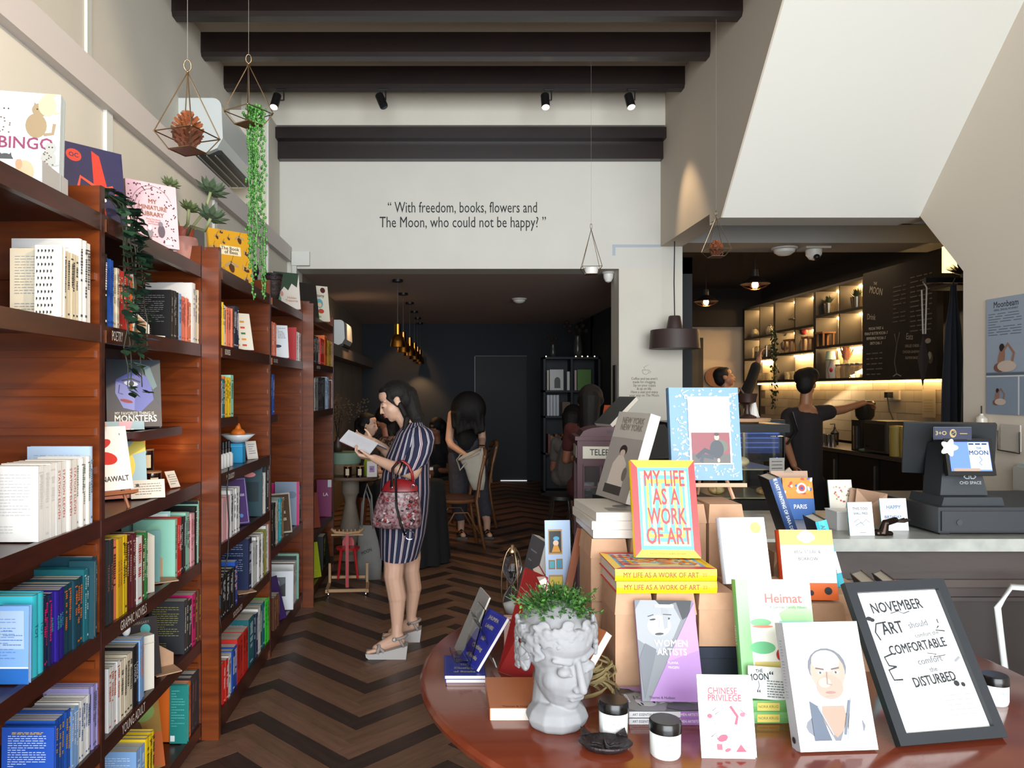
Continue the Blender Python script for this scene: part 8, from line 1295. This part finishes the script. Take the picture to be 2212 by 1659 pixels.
# --- seated readers in the rear
def sitter(label, hx, hy, Y, face_rz, shirt, pitch=10, sk=SKIND, hairextra=1.0, seat=.48, lean_=0):
    o = person(label); hc = W(hx, hy, Y); f = Vector((math.sin(R(face_rz)), -math.cos(R(face_rz)), 0)); sd = Vector((f.y, -f.x, 0)); Mh = T(hc) @ RZ(face_rz) @ RX(pitch); sh = hc + Vector((0, 0, -.24)) - f * .04; hp_ = Vector((sh.x - f.x * .08, sh.y - f.y * .08, seat + .1))
    b = MB(); head_geo(b, sk, Mh, 1.0); b.cap(hc - Vector((0, 0, .08)) - f * .01, sh, .048, .055, sk)
    for k in (-1, 1):
        kn = hp_ + f * .42 + sd * .1 * k; kn.z = seat + .06; an = Vector((kn.x + f.x * .02, kn.y + f.y * .02, .08)); ease(b, [(hp_ + sd * .09 * k, .085), (kn, .06), (an, .04)], sk); b.cap(an, an + f * .14 - Vector((0, 0, .045)), .035, .03, sk)
        el = sh + sd * .22 * k + f * .05 + Vector((0, 0, -.27)); wr = sh + f * .32 + sd * .08 * k + Vector((0, 0, -.26)); ease(b, [(sh + sd * .17 * k, .048), (el, .038), (wr, .026)], sk); hand(b, wr, f - sd * .4 * k, (0, 0, 1), .95, 35, k, sk)
    fuse(b, 'body', o, .009, sk, 4); facebits(o, Mh, 1.0)
    h = MB(); P = lambda x, y, z: Mh @ Vector((x, y, z)); hairgeo(h, Mh, 1.0, [(P(0, .08, 0), sh - f * .06 + Vector((0, 0, .02)), .08 * hairextra, .06 * hairextra), (P(.06, .04, 0), sh + sd * .1 - f * .03, .045 * hairextra, .03), (P(-.06, .04, 0), sh - sd * .1 - f * .03, .045 * hairextra, .03)], hairextra); fuse(h, 'hair', o, .008, HAIR, 4)
    t = MB(); t.cap(sh - Vector((0, 0, .03)) + sd * .12, sh - Vector((0, 0, .03)) - sd * .12, .085, .085, shirt); ease(t, [(sh - Vector((0, 0, .08)), .14), (hp_ + Vector((0, 0, .05)), .15)], shirt)
    for k in (-1, 1): t.cap(sh + sd * .17 * k, sh + sd * .2 * k + f * .03 + Vector((0, 0, -.15)), .062, .055, shirt)
    for k in (-1, 1): t.cap(hp_ + sd * .09 * k, hp_ + f * .3 + sd * .1 * k - Vector((0, 0, .03)), .105, .08, shirt)
    fuse(t, 'clothes', o, .009, shirt, 5); return o
pt = C('#241a18', .9, kind='blot', h2='#6a5a50', scale=30)
sitter('seated dark-haired person in profile beyond the pedestal table, facing the aisle', 797, 918, 7.7, 72, C('#1c1416', .9), 5, SKIN)
sitter('seated person with curly dark hair and a patterned top behind the reading woman', 830, 905, 8.6, -60, pt, 10, SKIND, 1.35)
sitter('seated person with long brown hair and a pale sleeve near the dark bookcase', 1240, 905, 7.6, 150, C('#5a5450', .9), 15, SKIND, 1.2, .6)
sitter('seated person in a dark red top behind the telephone box cabinet', 1277, 868, 6.6, 160, C('#3f0f0f', .9), 20, SKIND, 1.25, .62)
sitter('seated person with bare knees partly hidden between the two women', 942, 925, 9.5, -40, C('#15131a', .9), 20, SKIND, 1.1)
# --- baristas
o = person('barista in a dark grey t-shirt reaching for the coffee grinder, seen from behind'); Y = 7.45; sk = C('#9a6a4c', .5)
b = MB(); Mh = T(W(1742, 832, Y)) @ RZ(140) @ RX(8); head_geo(b, sk, Mh, 1.05); b.cap(W(1742, 850, Y), W(1740, 885, Y), .055, .06, sk); b.cap(W(1740, 900, Y), W(1737, 1040, Y), .13, .14, sk)
ease(b, [(W(1772, 892, Y - .02), .055), (W(1822, 884, Y + .02), .045), (W(1865, 870, Y + .08), .03)], sk); hand(b, W(1865, 870, Y + .08), (1, .2, -.15), (0, 0, -1), 1.0, 25, 1, sk); ease(b, [(W(1705, 900, Y), .055), (W(1697, 955, Y - .05), .045), (W(1715, 1005, Y - .2), .03)], sk)
hand(b, W(1715, 1005, Y - .2), (.3, -.2, -1), (1, 0, 0), 1, 25, 1, sk)
for k in (-1, 1): x = 1738 + 20 * k; ease(b, [(W(x, 1040, Y), .09), (W(x, 1110, Y), .065), (W(x, 1165, Y), .045)], sk); b.cap(W(x, 1165, Y), W(x + 10, 1180, Y - .1), .04, .04, sk)
fuse(b, 'body', o, .008, sk, 4); h = MB(); hairgeo(h, Mh, 1.06, [(W(1735, 815, Y), W(1748, 812, Y), .09, .09)], 1.0); fuse(h, 'hair', o, .008, HAIR, 4)
ts = C('#211b1d', .9); t = MB(); t.cap(W(1708, 897, Y), W(1770, 893, Y), .08, .08, ts); ease(t, [(W(1738, 915, Y), .165), (W(1737, 1035, Y), .165)], ts); t.cap(W(1772, 893, Y - .02), W(1790, 890, Y), .085, .075, ts); t.cap(W(1705, 900, Y), W(1700, 935, Y - .03), .08, .075, ts); fuse(t, 't_shirt', o, .009, ts, 5)
t = MB(); [ease(t, [(W(1738 + 18 * k, 1045, Y), .12), (W(1738 + 20 * k, 1110, Y), .09), (W(1738 + 20 * k, 1165, Y), .075)], CLOTHB) for k in (-1, 1)]; fuse(t, 'trousers', o, .01, CLOTHB, 4); part('apron_strap', o, lambda b: b.tube([W(1712, 890, Y - .16), W(1722, 930, Y - .175), W(1700, 960, Y - .165)], .012, BLACK))
o = person('second barista in black, raising one arm to the lit shelves'); Y = 8.9
b = MB(); Mh = T(W(1567, 815, Y)) @ RZ(75) @ RX(-12); head_geo(b, sk, Mh, 1.05); b.cap(W(1566, 832, Y), W(1572, 862, Y), .05, .06, sk); b.cap(W(1575, 870, Y), W(1580, 960, Y), .13, .13, sk)
ease(b, [(W(1602, 868, Y), .05), (W(1622, 825, Y), .042), (W(1640, 775, Y), .03)], sk); hand(b, W(1640, 775, Y), (.2, .1, 1), (1, 0, 0), 1, 30, 1, sk); ease(b, [(W(1550, 875, Y), .05), (W(1546, 920, Y), .04), (W(1565, 955, Y - .2), .03)], sk)
for k in (-1, 1): ease(b, [(W(1578 + 16 * k, 965, Y), .09), (W(1578 + 16 * k, 1050, Y), .06), (W(1578 + 16 * k, 1122, Y), .04)], sk)
fuse(b, 'body', o, .009, sk, 4); facebits(o, Mh, 1.05); h = MB(); hairgeo(h, Mh, 1.05); fuse(h, 'hair', o, .008, HAIR, 4)
t = MB(); t.cap(W(1552, 872, Y), W(1600, 870, Y), .08, .08, CLOTHB); ease(t, [(W(1577, 890, Y), .155), (W(1579, 960, Y), .15)], CLOTHB); ease(t, [(W(1602, 868, Y), .075), (W(1622, 825, Y), .065), (W(1633, 792, Y), .06)], CLOTHB); [ease(t, [(W(1578 + 16 * k, 965, Y), .11), (W(1578 + 16 * k, 1110, Y), .07)], CLOTHB) for k in (-1, 1)]; t.cap(W(1550, 875, Y), W(1547, 915, Y), .075, .065, CLOTHB); fuse(t, 'clothes', o, .01, CLOTHB, 5)
